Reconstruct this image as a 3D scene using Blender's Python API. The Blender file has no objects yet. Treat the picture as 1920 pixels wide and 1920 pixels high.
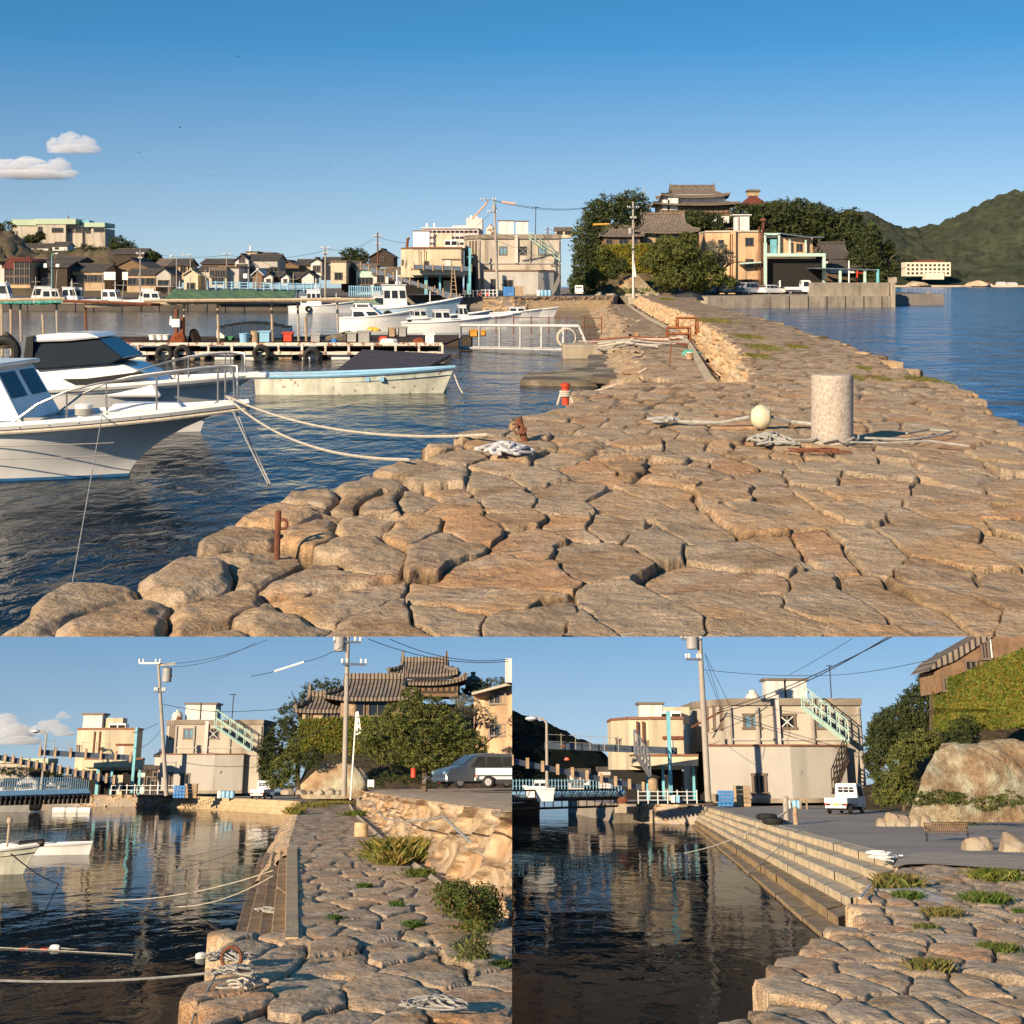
import bpy, bmesh, math, random
import numpy as np
from mathutils import Vector, Matrix
random.seed(7)
R = math.radians
F = 2700.0                 # focal length in photo pixels (photo 1920 wide)
HY = 530.0                 # photo row of the upper site's horizon
THETA = math.atan((1440.0 - HY) / F)   # the two lower sites slope down by this
CUT = 1194.0
sc = bpy.context.scene
# ---------------------------------------------------------------- camera
cam = bpy.data.cameras.new('camera')
co = bpy.data.objects.new('camera', cam)
sc.collection.objects.link(co)
cam.sensor_width = 36.0
cam.lens = 36.0 * F / 1920.0
cam.shift_y = -(960.0 - HY) / 1920.0
cam.clip_start = 0.05
cam.clip_end = 80000.0
co.rotation_euler = (R(90), 0, 0)
co.location = (0, 0, 0)
sc.camera = co
# ---------------------------------------------------------------- sky and sun
SUN_EL, SUN_AZ = R(26), R(37)          # azimuth: to the left of straight behind the camera
to_sun = Vector((-math.cos(SUN_EL) * math.sin(SUN_AZ), -math.cos(SUN_EL) * math.cos(SUN_AZ), math.sin(SUN_EL)))
sun = bpy.data.lights.new('sun', 'SUN')
sun.energy = 4.9
sun.angle = R(0.5)
sun.color = (1.0, 0.80, 0.56)
so = bpy.data.objects.new('sun', sun)
sc.collection.objects.link(so)
so.rotation_euler = to_sun.to_track_quat('Z', 'Y').to_euler()
w = bpy.data.worlds.new('World')
sc.world = w
w.use_nodes = True
nt = w.node_tree
nt.nodes.clear()
def N(t, **k):
    n = nt.nodes.new(t)
    for a, b in k.items():
        setattr(n, a, b)
    return n
def mth(op, a, b=None, tree=None):
    n = (tree or nt).nodes.new('ShaderNodeMath'); n.operation = op
    for i, v in enumerate((a, b)):
        if v is None: continue
        if isinstance(v, (int, float)): n.inputs[i].default_value = v
        else: (tree or nt).links.new(v, n.inputs[i])
    return n.outputs[0]
out = N('ShaderNodeOutputWorld')
bg = N('ShaderNodeBackground')
tc = N('ShaderNodeTexCoord')
sep = N('ShaderNodeSeparateXYZ')
nt.links.new(tc.outputs['Generated'], sep.inputs[0])
X_, Y_, Z_ = sep.outputs
ct, st = math.cos(THETA), math.sin(THETA)
zb = mth('ADD', mth('MULTIPLY', Z_, ct), mth('MULTIPLY', Y_, st))
# the two lower sites lie on a slope; seen from them the sky starts at their own horizon
lowq = mth('MULTIPLY', mth('LESS_THAN', mth('ADD', Z_, mth('MULTIPLY', Y_, (CUT - 8 - HY) / F)), 0.0), mth('GREATER_THAN', Y_, 0.0))
zz = mth('ADD', mth('MULTIPLY', Z_, mth('SUBTRACT', 1.0, lowq)), mth('MULTIPLY', zb, lowq))
zs = mth('ADD', mth('MULTIPLY', mth('MAXIMUM', zz, 0.0), 2.2), mth('ADD', 0.09, mth('MULTIPLY', lowq, 0.04)))
cmb = N('ShaderNodeCombineXYZ')
nt.links.new(X_, cmb.inputs[0]); nt.links.new(Y_, cmb.inputs[1]); nt.links.new(zs, cmb.inputs[2])
nrm = N('ShaderNodeVectorMath', operation='NORMALIZE')
nt.links.new(cmb.outputs[0], nrm.inputs[0])
sky = N('ShaderNodeTexSky', sky_type='NISHITA')
sky.sun_disc = False
sky.sun_elevation = SUN_EL
sky.sun_rotation = math.atan2(to_sun.x, to_sun.y)
sky.air_density = 1.0
sky.dust_density = 0.4
sky.ozone_density = 2.5
nt.links.new(nrm.outputs[0], sky.inputs[0])
hs = N('ShaderNodeHueSaturation')
hs.inputs['Hue'].default_value = 0.49
hs.inputs['Saturation'].default_value = 1.28
hs.inputs['Value'].default_value = 1.0
nt.links.new(sky.outputs[0], hs.inputs['Color'])
nt.links.new(mth('MINIMUM', mth('ADD', mth('MULTIPLY', mth('MAXIMUM', zz, 0.0), 3.6), 0.74), 1.32), hs.inputs['Saturation'])   # hazier towards the horizon
nt.links.new(mth('MINIMUM', mth('ADD', mth('MULTIPLY', mth('MAXIMUM', zz, 0.0), 2.3), 0.70), 1.06), hs.inputs['Value'])
dk = N('ShaderNodeMix', data_type='RGBA')          # the ground below the horizon is dark
nt.links.new(mth('MINIMUM', mth('MAXIMUM', mth('ADD', mth('MULTIPLY', zz, 25.0), 1.0), 0.0), 1.0), dk.inputs[0])
dk.inputs[6].default_value = (.07, .065, .06, 1); nt.links.new(hs.outputs[0], dk.inputs[7])
nt.links.new(dk.outputs[2], bg.inputs[0])
bg.inputs[1].default_value = 0.098
nt.links.new(bg.outputs[0], out.inputs[0])
sc.view_settings.view_transform = 'Standard'
sc.view_settings.look = 'None'
sc.view_settings.gamma = 1.0
sc.view_settings.exposure = 0.68
sc.view_settings.use_curve_mapping = False
sc.cycles.max_bounces = 5
sc.cycles.diffuse_bounces = 2
sc.cycles.transparent_max_bounces = 12
sc.cycles.use_denoising = True
sc.cycles.volume_bounces = 3
# ---------------------------------------------------------------- the three sites
SCALE = {'A': 10.0, 'B': 0.66, 'C': 0.46}
SITE = 'A'
def site_matrix(s):
    k = SCALE[s]
    if s == 'A':
        return Matrix.Scale(k, 4)
    return Matrix.Rotation(-THETA, 4, 'X') @ Matrix.Scale(k, 4)
TOPS = {'A': [], 'B': [], 'C': []}
def ray(px, py):
    x, z = (px - 960.0) / F, -(py - HY) / F
    if SITE == 'A':
        return Vector((x, 1.0, z))
    return Vector((x, ct - z * st, st + z * ct))
def P(px, py, d):
    """point of the site at depth d seen at photo pixel px, py"""
    r = ray(px, py)
    return r * (d / r.y)
def G(px, py, z):
    """point of the site's level z seen at photo pixel px, py"""
    r = ray(px, py)
    return r * (z / r.z)
def PX(d):
    """metres per photo pixel at depth d"""
    return d / F
# ---------------------------------------------------------------- materials
_mats = {}
def mat(name, col, rough=0.7, var=0.18, scale=3.0, bump=0.0, bscale=20.0, metal=0.0, attr=False, streak=0.0,
        spec=0.35, trans=0.0, emis=None, rust=0.0, alpha=None, wave=None, speck=0, c2=None, clear=0.0):
    key = (name, SITE)
    if key in _mats: return _mats[key]
    k = SCALE[SITE]
    m = bpy.data.materials.new(name); m.use_nodes = True
    t = m.node_tree; b = t.nodes['Principled BSDF']; L = t.links.new
    tcn = t.nodes.new('ShaderNodeTexCoord')
    b.inputs['Roughness'].default_value = rough
    b.inputs['Metallic'].default_value = metal
    b.inputs['Specular IOR Level'].default_value = spec
    rgb = t.nodes.new('ShaderNodeRGB'); rgb.outputs[0].default_value = (*col, 1)
    cur = rgb.outputs[0]
    def mix(kind, fac, a, bb):
        n = t.nodes.new('ShaderNodeMix'); n.data_type = 'RGBA'; n.blend_type = kind
        if isinstance(fac, float): n.inputs[0].default_value = fac
        else: L(fac, n.inputs[0])
        for s_, v in ((6, a), (7, bb)):
            if isinstance(v, tuple): n.inputs[s_].default_value = (*v, 1)
            else: L(v, n.inputs[s_])
        return n.outputs[2]
    def noise(sc_, det=5, vec=None, rgh=0.6):
        n = t.nodes.new('ShaderNodeTexNoise'); n.inputs['Scale'].default_value = sc_; n.inputs['Detail'].default_value = det
        n.inputs['Roughness'].default_value = rgh
        L(vec or tcn.outputs['Object'], n.inputs['Vector']); return n.outputs['Fac']
    def ramp(v, a, bb, c0=(0, 0, 0), c1=(1, 1, 1)):
        n = t.nodes.new('ShaderNodeValToRGB'); n.color_ramp.elements[0].position = a; n.color_ramp.elements[1].position = bb
        n.color_ramp.elements[0].color = (*c0, 1); n.color_ramp.elements[1].color = (*c1, 1); L(v, n.inputs[0]); return n.outputs[0]
    if attr:
        at = t.nodes.new('ShaderNodeAttribute'); at.attribute_name = 'Col'
        cur = mix('MULTIPLY', 1.0, cur, at.outputs['Color'])
    if c2:
        cur = mix('MIX', ramp(noise(scale * 0.5, 4), 0.42, 0.62), cur, c2)
    if var:
        v = ramp(noise(scale, 6), 0.3, 0.72, (1 - var,) * 3, (1 + var,) * 3)
        cur = mix('MULTIPLY', 1.0, cur, v)
    if speck:
        cur = mix('MULTIPLY', 1.0, cur, ramp(noise(scale * 22, 3, None, .7), .36, .62, (1 - speck * .6,) * 3, (1 + speck * .35,) * 3))
        cur = mix('MIX', mth('MULTIPLY', ramp(noise(scale * 1.4, 9, None, .72), .56, .63), .55, t), cur, (.13, .105, .08))
        cur = mix('MIX', mth('MULTIPLY', ramp(noise(scale * .8, 9, None, .7), .60, .68), .5, t), cur, (.50, .46, .40))
    if streak:
        mp = t.nodes.new('ShaderNodeMapping'); mp.inputs['Scale'].default_value = (1, 1, 0.12); L(tcn.outputs['Object'], mp.inputs[0])
        v = ramp(noise(scale * 1.7, 5, mp.outputs[0]), 0.5, 0.68)
        cur = mix('MIX', mth('MULTIPLY', v, streak, t), cur, (0.10, 0.075, 0.05))
    if rust:
        v = ramp(noise(scale * 2.3, 6, None, 0.7), 0.62 - rust * 0.2, 0.70 - rust * 0.2)
        cur = mix('MIX', v, cur, (0.20, 0.07, 0.025))
    L(cur, b.inputs['Base Color'])
    if bump or wave:
        bp = t.nodes.new('ShaderNodeBump'); bp.inputs['Strength'].default_value = 1.0
        h = None
        if bump:
            bp.inputs['Distance'].default_value = bump * k
            h = noise(bscale, 8, None, 0.65)
        if wave:
            wv = t.nodes.new('ShaderNodeTexWave'); wv.inputs['Scale'].default_value = wave[0]; wv.bands_direction = wave[1]
            wv.inputs['Distortion'].default_value = 0.4
            L(tcn.outputs['Object'], wv.inputs['Vector'])
            bp.inputs['Distance'].default_value = wave[2] * k
            h = mth('ADD', wv.outputs['Fac'], mth('MULTIPLY', h, bump / max(wave[2], 1e-4), t), t) if h is not None else wv.outputs['Fac']
        L(h, bp.inputs['Height']); L(bp.outputs[0], b.inputs['Normal'])
    if trans:
        tr = t.nodes.new('ShaderNodeBsdfTranslucent'); L(cur, tr.inputs[0])
        ms = t.nodes.new('ShaderNodeMixShader'); ms.inputs[0].default_value = trans
        o = t.nodes['Material Output']
        L(b.outputs[0], ms.inputs[1]); L(tr.outputs[0], ms.inputs[2]); L(ms.outputs[0], o.inputs[0])
    if clear:
        b.inputs['Coat Weight'].default_value = clear
    if alpha is not None:
        b.inputs['Alpha'].default_value = alpha
    _mats[key] = m
    return m
# common materials, made per site on demand
def M(n):
    T = {
        'white': lambda: mat('white_paint', (0.78, 0.77, 0.74), 0.35, 0.06, 2, streak=0.12, clear=0.3),
        'gelcoat': lambda: mat('gelcoat', (0.76, 0.75, 0.72), 0.22, 0.10, 1.3, streak=0.10, clear=0.5),
        'cream_hull': lambda: mat('old_cream_paint', (0.62, 0.62, 0.50), 0.5, 0.22, 2.5, streak=0.3, rust=0.15),
        'whitewash': lambda: mat('plaster_white', (0.64, 0.62, 0.58), 0.85, 0.12, 1.0, streak=0.35, bump=0.01),
        'cream': lambda: mat('plaster_cream', (0.58, 0.50, 0.35), 0.85, 0.16, 0.5, streak=0.35, bump=0.01, bscale=8),
        'beige': lambda: mat('plaster_beige', (0.46, 0.41, 0.33), 0.85, 0.14, 0.5, streak=0.55, bump=0.01, bscale=8),
        'greywall': lambda: mat('plaster_grey', (0.45, 0.42, 0.37), 0.85, 0.12, 0.5, streak=0.3, bump=0.008, bscale=8),
        'tan': lambda: mat('plaster_tan', (0.46, 0.33, 0.20), 0.85, 0.14, 0.6, streak=0.45),
        'orange': lambda: mat('plaster_orange', (0.58, 0.38, 0.22), 0.85, 0.16, 0.6, streak=0.5),
        'pink': lambda: mat('plaster_pink', (0.66, 0.53, 0.47), 0.85, 0.1, 0.6, streak=0.2),
        'mint': lambda: mat('mint_paint', (0.44, 0.60, 0.52), 0.5, 0.15, 2, rust=0.12),
        'aqua': lambda: mat('aqua_paint', (0.16, 0.45, 0.52), 0.5, 0.2, 2, rust=0.12, streak=0.3),
        'tile': lambda: mat('roof_tile', (0.115, 0.098, 0.085), 0.75, 0.3, 2.0, wave=(4.0, 'X', 0.05), bump=0.02),
        'tilebrown': lambda: mat('roof_tile_brown', (0.21, 0.165, 0.125), 0.8, 0.35, 2.0, wave=(1.6, 'X', 0.08), bump=0.03, bscale=6),
        'redtile': lambda: mat('roof_tile_red', (0.20, 0.055, 0.035), 0.7, 0.25, 2.0, wave=(3.0, 'X', 0.05)),
        'darkwood': lambda: mat('dark_wood', (0.06, 0.042, 0.03), 0.8, 0.3, 4.0, wave=(3.0, 'X', 0.02)),
        'wood': lambda: mat('old_wood', (0.24, 0.15, 0.085), 0.8, 0.3, 4.0, wave=(5.0, 'X', 0.02), streak=0.4),
        'plank': lambda: mat('pale_plank', (0.40, 0.28, 0.17), 0.8, 0.3, 5.0, streak=0.4, bump=0.006),
        'bamboo': lambda: mat('bamboo', (0.42, 0.33, 0.22), 0.6, 0.25, 6.0),
        'greypole': lambda: mat('grey_concrete_pole', (0.36, 0.32, 0.27), 0.8, 0.15, 3.0, streak=0.2),
        'steel': lambda: mat('steel_rail', (0.50, 0.47, 0.43), 0.3, 0.1, 5, metal=0.8),
        'greysteel': lambda: mat('blue_grey_steel', (0.10, 0.13, 0.17), 0.5, 0.2, 2, rust=0.08),
        'rust': lambda: mat('rust', (0.17, 0.062, 0.032), 0.9, 0.4, 9, bump=0.003, bscale=60),
        'tyre': lambda: mat('rubber', (0.018, 0.017, 0.016), 0.7, 0.2, 6, bump=0.003),
        'glass': lambda: mat('window_glass', (0.02, 0.025, 0.03), 0.12, 0.15, 1, spec=0.4),
        'glassblue': lambda: mat('window_glass_blue', (0.16, 0.27, 0.33), 0.1, 0.3, 2, spec=0.7),
        'black': lambda: mat('black_matte', (0.012, 0.012, 0.013), 0.5, 0.1, 3),
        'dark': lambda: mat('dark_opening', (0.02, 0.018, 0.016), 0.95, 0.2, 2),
        'frame': lambda: mat('window_frame', (0.16, 0.12, 0.09), 0.5, 0.1, 3),
        'trimbrown': lambda: mat('brown_trim', (0.22, 0.10, 0.055), 0.6, 0.2, 2),
        'concrete': lambda: mat('concrete', (0.36, 0.30, 0.22), 0.9, 0.22, 0.8, bump=0.03, bscale=5, streak=0.55),
        'asphalt': lambda: mat('asphalt', (0.20, 0.175, 0.15) if SITE == 'A' else (0.34, 0.29, 0.24), 0.95, 0.22, 0.35, bump=0.012, bscale=40),
        'rope': lambda: mat('rope', (0.50, 0.44, 0.35), 0.9, 0.25, 12, bump=0.006, bscale=60),
        'ropegrey': lambda: mat('rope_grey', (0.33, 0.32, 0.29), 0.9, 0.3, 12, bump=0.006, bscale=60),
        'wire': lambda: mat('wire', (0.03, 0.03, 0.035), 0.6, 0, 1),
        'bluecrate': lambda: mat('blue_plastic', (0.06, 0.22, 0.52), 0.45, 0.15, 3),
        'skyplastic': lambda: mat('pale_blue_plastic', (0.25, 0.46, 0.62), 0.45, 0.1, 3),
        'redplastic': lambda: mat('red_plastic', (0.55, 0.06, 0.025), 0.45, 0.15, 3),
        'orangenet': lambda: mat('orange_net', (0.25, 0.06, 0.02), 0.95, 0.45, 8, bump=0.05, bscale=14),
        'foam': lambda: mat('white_foam', (0.80, 0.78, 0.72), 0.8, 0.08, 3, streak=0.1),
        'greyplastic': lambda: mat('grey_plastic', (0.33, 0.32, 0.30), 0.5, 0.15, 3),
        'tealtarp': lambda: mat('teal_tarp', (0.08, 0.33, 0.25), 0.6, 0.2, 3, bump=0.03, bscale=5),
        'greentarp': lambda: mat('green_tarp', (0.10, 0.17, 0.075), 0.6, 0.2, 2, bump=0.05, bscale=3),
        'boulder': lambda: mat('boulder', (0.40, 0.29, 0.185), 0.95, 0.3, 1.2, bump=0.08, bscale=4, c2=(0.33, 0.29, 0.22)),
        'brick': lambda: mat('cut_stone', (0.50, 0.37, 0.22), 0.95, 0.22, 1.3, bump=0.02, bscale=12),
    }
    return T[n]()
# ---------------------------------------------------------------- mesh building
class MB:
    def __init__(s): s.v = []; s.f = []; s.m = []
    def add(s, vs, fs, m=0):
        o = len(s.v); s.v += [tuple(v) for v in vs]
        s.f += [tuple(i + o for i in f) for f in fs]; s.m += [m] * len(fs); return s
    def box(s, cx, cy, cz, sx, sy, sz, m=0, rz=0.0, taper=1.0):
        """cz is the bottom"""
        vs = []
        c, n = math.cos(rz), math.sin(rz)
        for k, t in ((0, 1.0), (1, taper)):
            for a, b in ((-1, -1), (1, -1), (1, 1), (-1, 1)):
                x, y = a * sx / 2 * t, b * sy / 2 * t
                vs.append((cx + x * c - y * n, cy + x * n + y * c, cz + k * sz))
        return s.add(vs, [(3, 2, 1, 0), (4, 5, 6, 7), (0, 1, 5, 4), (1, 2, 6, 5), (2, 3, 7, 6), (3, 0, 4, 7)], m)
    def prism(s, poly, z0, z1, m=0):
        n = len(poly)
        vs = [(x, y, z0) for x, y in poly] + [(x, y, z1) for x, y in poly]
        return s.add(vs, [tuple(range(n))[::-1], tuple(range(n, 2 * n))] + [(i, (i + 1) % n, n + (i + 1) % n, n + i) for i in range(n)], m)
    def slab(s, poly, y0, y1, m=0):
        """outline in x,z given a thickness in y"""
        n = len(poly)
        vs = [(x, y0, z) for x, z in poly] + [(x, y1, z) for x, z in poly]
        return s.add(vs, [tuple(range(n)), tuple(range(n, 2 * n))[::-1]] + [((i + 1) % n, i, n + i, n + (i + 1) % n) for i in range(n)], m)
    def tube(s, pts, r, n=6, m=0, cap=True):
        pts = [Vector(p) for p in pts]
        rr = r if isinstance(r, (list, tuple)) else [r] * len(pts)
        vs, prev = [], None
        for i, p in enumerate(pts):
            d = (pts[min(i + 1, len(pts) - 1)] - pts[max(i - 1, 0)])
            d = d.normalized() if d.length > 1e-9 else Vector((0, 0, 1))
            if prev is None:
                a = d.cross(Vector((0, 0, 1)) if abs(d.z) < 0.9 else Vector((1, 0, 0))).normalized()
            else:
                a = (prev - d * prev.dot(d)); a = a.normalized() if a.length > 1e-6 else d.orthogonal().normalized()
            prev = a; b = d.cross(a)
            for j in range(n):
                t = 2 * math.pi * j / n
                vs.append(p + (a * math.cos(t) + b * math.sin(t)) * rr[i])
        fs = [(i * n + j, i * n + (j + 1) % n, (i + 1) * n + (j + 1) % n, (i + 1) * n + j) for i in range(len(pts) - 1) for j in range(n)]
        if cap: fs += [tuple(range(n))[::-1], tuple(range((len(pts) - 1) * n, len(pts) * n))]
        return s.add(vs, fs, m)
    def lathe(s, prof, n=16, cx=0, cy=0, cz=0, m=0):
        vs = [(cx + r * math.cos(2 * math.pi * j / n), cy + r * math.sin(2 * math.pi * j / n), cz + z) for r, z in prof for j in range(n)]
        k = len(prof)
        fs = [(i * n + j, i * n + (j + 1) % n, (i + 1) * n + (j + 1) % n, (i + 1) * n + j) for i in range(k - 1) for j in range(n)]
        fs += [tuple(range(n))[::-1], tuple(range((k - 1) * n, k * n))]
        return s.add(vs, fs, m)
    def torus(s, c, R_, r, axis='y', n=18, k=8, m=0, sq=1.0):
        vs = []
        for i in range(n):
            a = 2 * math.pi * i / n
            for j in range(k):
                b = 2 * math.pi * j / k
                u, h = R_ + r * math.cos(b), r * math.sin(b) * sq
                x, y = u * math.cos(a), u * math.sin(a)
                q = {'y': (x, h, y), 'x': (h, x, y), 'z': (x, y, h)}[axis]
                vs.append((c[0] + q[0], c[1] + q[1], c[2] + q[2]))
        fs = [(i * k + j, ((i + 1) % n) * k + j, ((i + 1) % n) * k + (j + 1) % k, i * k + (j + 1) % k) for i in range(n) for j in range(k)]
        return s.add(vs, fs, m)
    def quad(s, a, b, c, d, m=0): return s.add([a, b, c, d], [(0, 1, 2, 3)], m)
    def loft(s, secs, closed=True, m=0, cap=True):
        n = len(secs[0]); vs = [p for q in secs for p in q]
        rng = range(n if closed else n - 1)
        fs = [(i * n + j, i * n + (j + 1) % n, (i + 1) * n + (j + 1) % n, (i + 1) * n + j) for i in range(len(secs) - 1) for j in rng]
        if cap: fs += [tuple(range(n))[::-1], tuple(range((len(secs) - 1) * n, len(secs) * n))]
        return s.add(vs, fs, m)
def link(o):
    sc.collection.objects.link(o)
def tag(o, label=None, cat=None, group=None, kind=None):
    if label: o['label'] = label
    if cat: o['category'] = cat
    if group: o['group'] = group
    if kind: o['kind'] = kind
    return o
def reg(o):
    TOPS[SITE].append(o); return o
def obj(name, mb, m, parent=None, smooth=False, bevel=0.0, loc=None):
    me = bpy.data.meshes.new(name)
    if isinstance(mb, MB):
        me.from_pydata(mb.v, [], mb.f)
        ms = m if isinstance(m, (list, tuple)) else [m]
        for x in ms: me.materials.append(x)
        if len(ms) > 1: me.polygons.foreach_set('material_index', mb.m)
    me.validate(); me.update()
    bm = bmesh.new(); bm.from_mesh(me)
    bmesh.ops.recalc_face_normals(bm, faces=bm.faces)
    if bevel > 0:
        bmesh.ops.bevel(bm, geom=bm.edges[:], offset=bevel, segments=1, affect='EDGES', clamp_overlap=True)
    bm.to_mesh(me); bm.free()
    if smooth:
        me.polygons.foreach_set('use_smooth', [True] * len(me.polygons))
        me.set_sharp_from_angle(angle=R(40))
    o = bpy.data.objects.new(name, me); link(o)
    if parent is not None: o.parent = parent
    else:
        reg(o)
        if loc is not None: o.location = loc
    return o
def thing(name, label, cat, loc=(0, 0, 0), rz=0.0, group=None):
    o = bpy.data.objects.new(name, None); link(o)
    o.empty_display_size = 0.2
    o.location = loc; o.rotation_euler = (0, 0, rz)
    tag(o, label, cat, group); reg(o)
    return o
def solo(name, label, cat, mb, m, loc=(0, 0, 0), rz=0.0, group=None, smooth=False, bevel=0.0):
    o = obj(name, mb, m, None, smooth, bevel); o.location = loc; o.rotation_euler = (0, 0, rz)
    return tag(o, label, cat, group)
def kids(o): return [c for c in list(sc.objects) if c.parent is o]
def dup(o, loc, rz=0.0, label=None, group=None, scale=1.0, ch=None):
    r = o.copy(); link(r); reg(r); r.location = loc; r.rotation_euler = (0, 0, rz); r.scale = (scale,) * 3
    if label: r['label'] = label
    if group: r['group'] = group
    for c in (ch if ch is not None else o.children):
        n = c.copy(); link(n); n.parent = r
        for g in c.children:
            q = g.copy(); link(q); q.parent = n
    return r
def np_obj(name, V, Fq, m, parent=None, cols=None, smooth=True, tri=False):
    """fast mesh from numpy arrays of quads"""
    me = bpy.data.meshes.new(name)
    k = Fq.shape[1]
    me.vertices.add(len(V)); me.vertices.foreach_set('co', np.ascontiguousarray(V, dtype=np.float32).ravel())
    me.loops.add(len(Fq) * k); me.loops.foreach_set('vertex_index', np.ascontiguousarray(Fq, dtype=np.int32).ravel())
    me.polygons.add(len(Fq)); me.polygons.foreach_set('loop_start', np.arange(0, len(Fq) * k, k, dtype=np.int32))
    me.polygons.foreach_set('use_smooth', np.full(len(Fq), smooth, dtype=bool))
    if cols is not None:
        a = me.color_attributes.new('Col', 'FLOAT_COLOR', 'POINT')
        c4 = np.ones((len(V), 4), dtype=np.float32); c4[:, :3] = cols
        a.data.foreach_set('color', c4.ravel())
    me.update(calc_edges=True); me.validate()
    me.materials.append(m)
    o = bpy.data.objects.new(name, me); link(o)
    if parent is not None: o.parent = parent
    else: reg(o)
    return o
# ---------------------------------------------------------------- numpy noise
def _h(ix, iy, s):
    n = (ix.astype(np.int64) * 374761393 + iy.astype(np.int64) * 668265263 + s * 974634777) & 0x7fffffff
    n = ((n ^ (n >> 13)) * 1274126177) & 0x7fffffff
    return ((n ^ (n >> 16)) & 0xffff) / 65535.0
def vnoise(x, y, s=0):
    ix, iy = np.floor(x), np.floor(y); fx, fy = x - ix, y - iy
    fx = fx * fx * (3 - 2 * fx); fy = fy * fy * (3 - 2 * fy)
    a = _h(ix, iy, s) * (1 - fx) + _h(ix + 1, iy, s) * fx
    b = _h(ix, iy + 1, s) * (1 - fx) + _h(ix + 1, iy + 1, s) * fx
    return a * (1 - fy) + b * fy
def fbm(x, y, s=0, o=5, g=0.5):
    t, a, n = 0, 1.0, 0
    for i in range(o):
        t = t + a * vnoise(x * 2 ** i, y * 2 ** i, s + i * 17); n += a; a *= g
    return t / n
def cells(X, Y, sx, sy, seed, jit=0.85, drop=0.12, warp=0.25):
    """irregular cells: distance to the nearest joint (0..), id numbers and centre of each point's cell"""
    wx = (fbm(X / sx * 1.3, Y / sy * 1.3, seed + 5, 3) - 0.5) * warp * 2
    wy = (fbm(X / sx * 1.3, Y / sy * 1.3, seed + 9, 3) - 0.5) * warp * 2
    u, v = X / sx + wx, Y / sy + wy
    iu, iv = np.floor(u), np.floor(v)
    d1 = np.full(u.shape, 9.0); d2 = np.full(u.shape, 9.0)
    cu = np.zeros(u.shape); cv = np.zeros(u.shape)
    for a in range(-2, 3):
        for b in range(-2, 3):
            gx, gy = iu + a, iv + b
            keep = _h(gx, gy, seed + 3) > drop
            off = np.where(np.mod(gy, 2) == 0, 0.5, 0.0)
            sxp = gx + 0.5 + off * 0.8 + (_h(gx, gy, seed) - 0.5) * jit
            syp = gy + 0.5 + (_h(gx, gy, seed + 1) - 0.5) * jit
            d = np.where(keep, np.maximum(np.hypot(u - sxp, v - syp) * 0.75 + 0.25 * (np.abs(u - sxp) + np.abs(v - syp)) * 0.8, 0), 9.0)
            c1 = d < d1
            d2 = np.where(c1, d1, np.minimum(d2, d))
            d1 = np.where(c1, d, d1)
            cu = np.where(c1, sxp, cu); cv = np.where(c1, syp, cv)
    return d2 - d1, cu * sx, cv * sy
def inside(px, py, poly):
    r = np.zeros(px.shape, dtype=bool); n = len(poly)
    for i in range(n):
        x1, y1 = poly[i]; x2, y2 = poly[(i + 1) % n]
        c = ((y1 > py) != (y2 > py))
        r ^= c & (px < (x2 - x1) * (py - y1) / ((y2 - y1) if y2 != y1 else 1e-9) + x1)
    return r
def ss(x, a, b):
    t = np.clip((x - a) / (b - a), 0, 1); return t * t * (3 - 2 * t)
def grid_faces(nr, nc):
    i = np.arange(nr - 1)[:, None] * nc + np.arange(nc - 1)[None, :]
    return np.stack([i, i + 1, i + nc + 1, i + nc], -1).reshape(-1, 4)
STONE_TINT = [(1.0, 1.0, 1.0), (1.12, 1.08, 1.02), (0.86, 0.82, 0.80), (1.05, 0.93, 0.80), (0.95, 0.99, 1.06), (1.10, 0.98, 0.86), (0.80, 0.74, 0.68), (1.02, 0.84, 0.72)]
def tint(h, h2):
    T = np.array(STONE_TINT)[(h * 7.99).astype(int)]
    return T * (0.88 + 0.24 * h2[..., None])
def stone_mat():
    return mat('granite_block', (0.48, 0.335, 0.195) if SITE == 'A' else (0.62, 0.44, 0.27), 0.92, 0.34, 3.2, bump=0.05, bscale=9, speck=.5, attr=True, c2=(0.40, 0.30, 0.20) if SITE == 'A' else (0.52, 0.40, 0.27))
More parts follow.
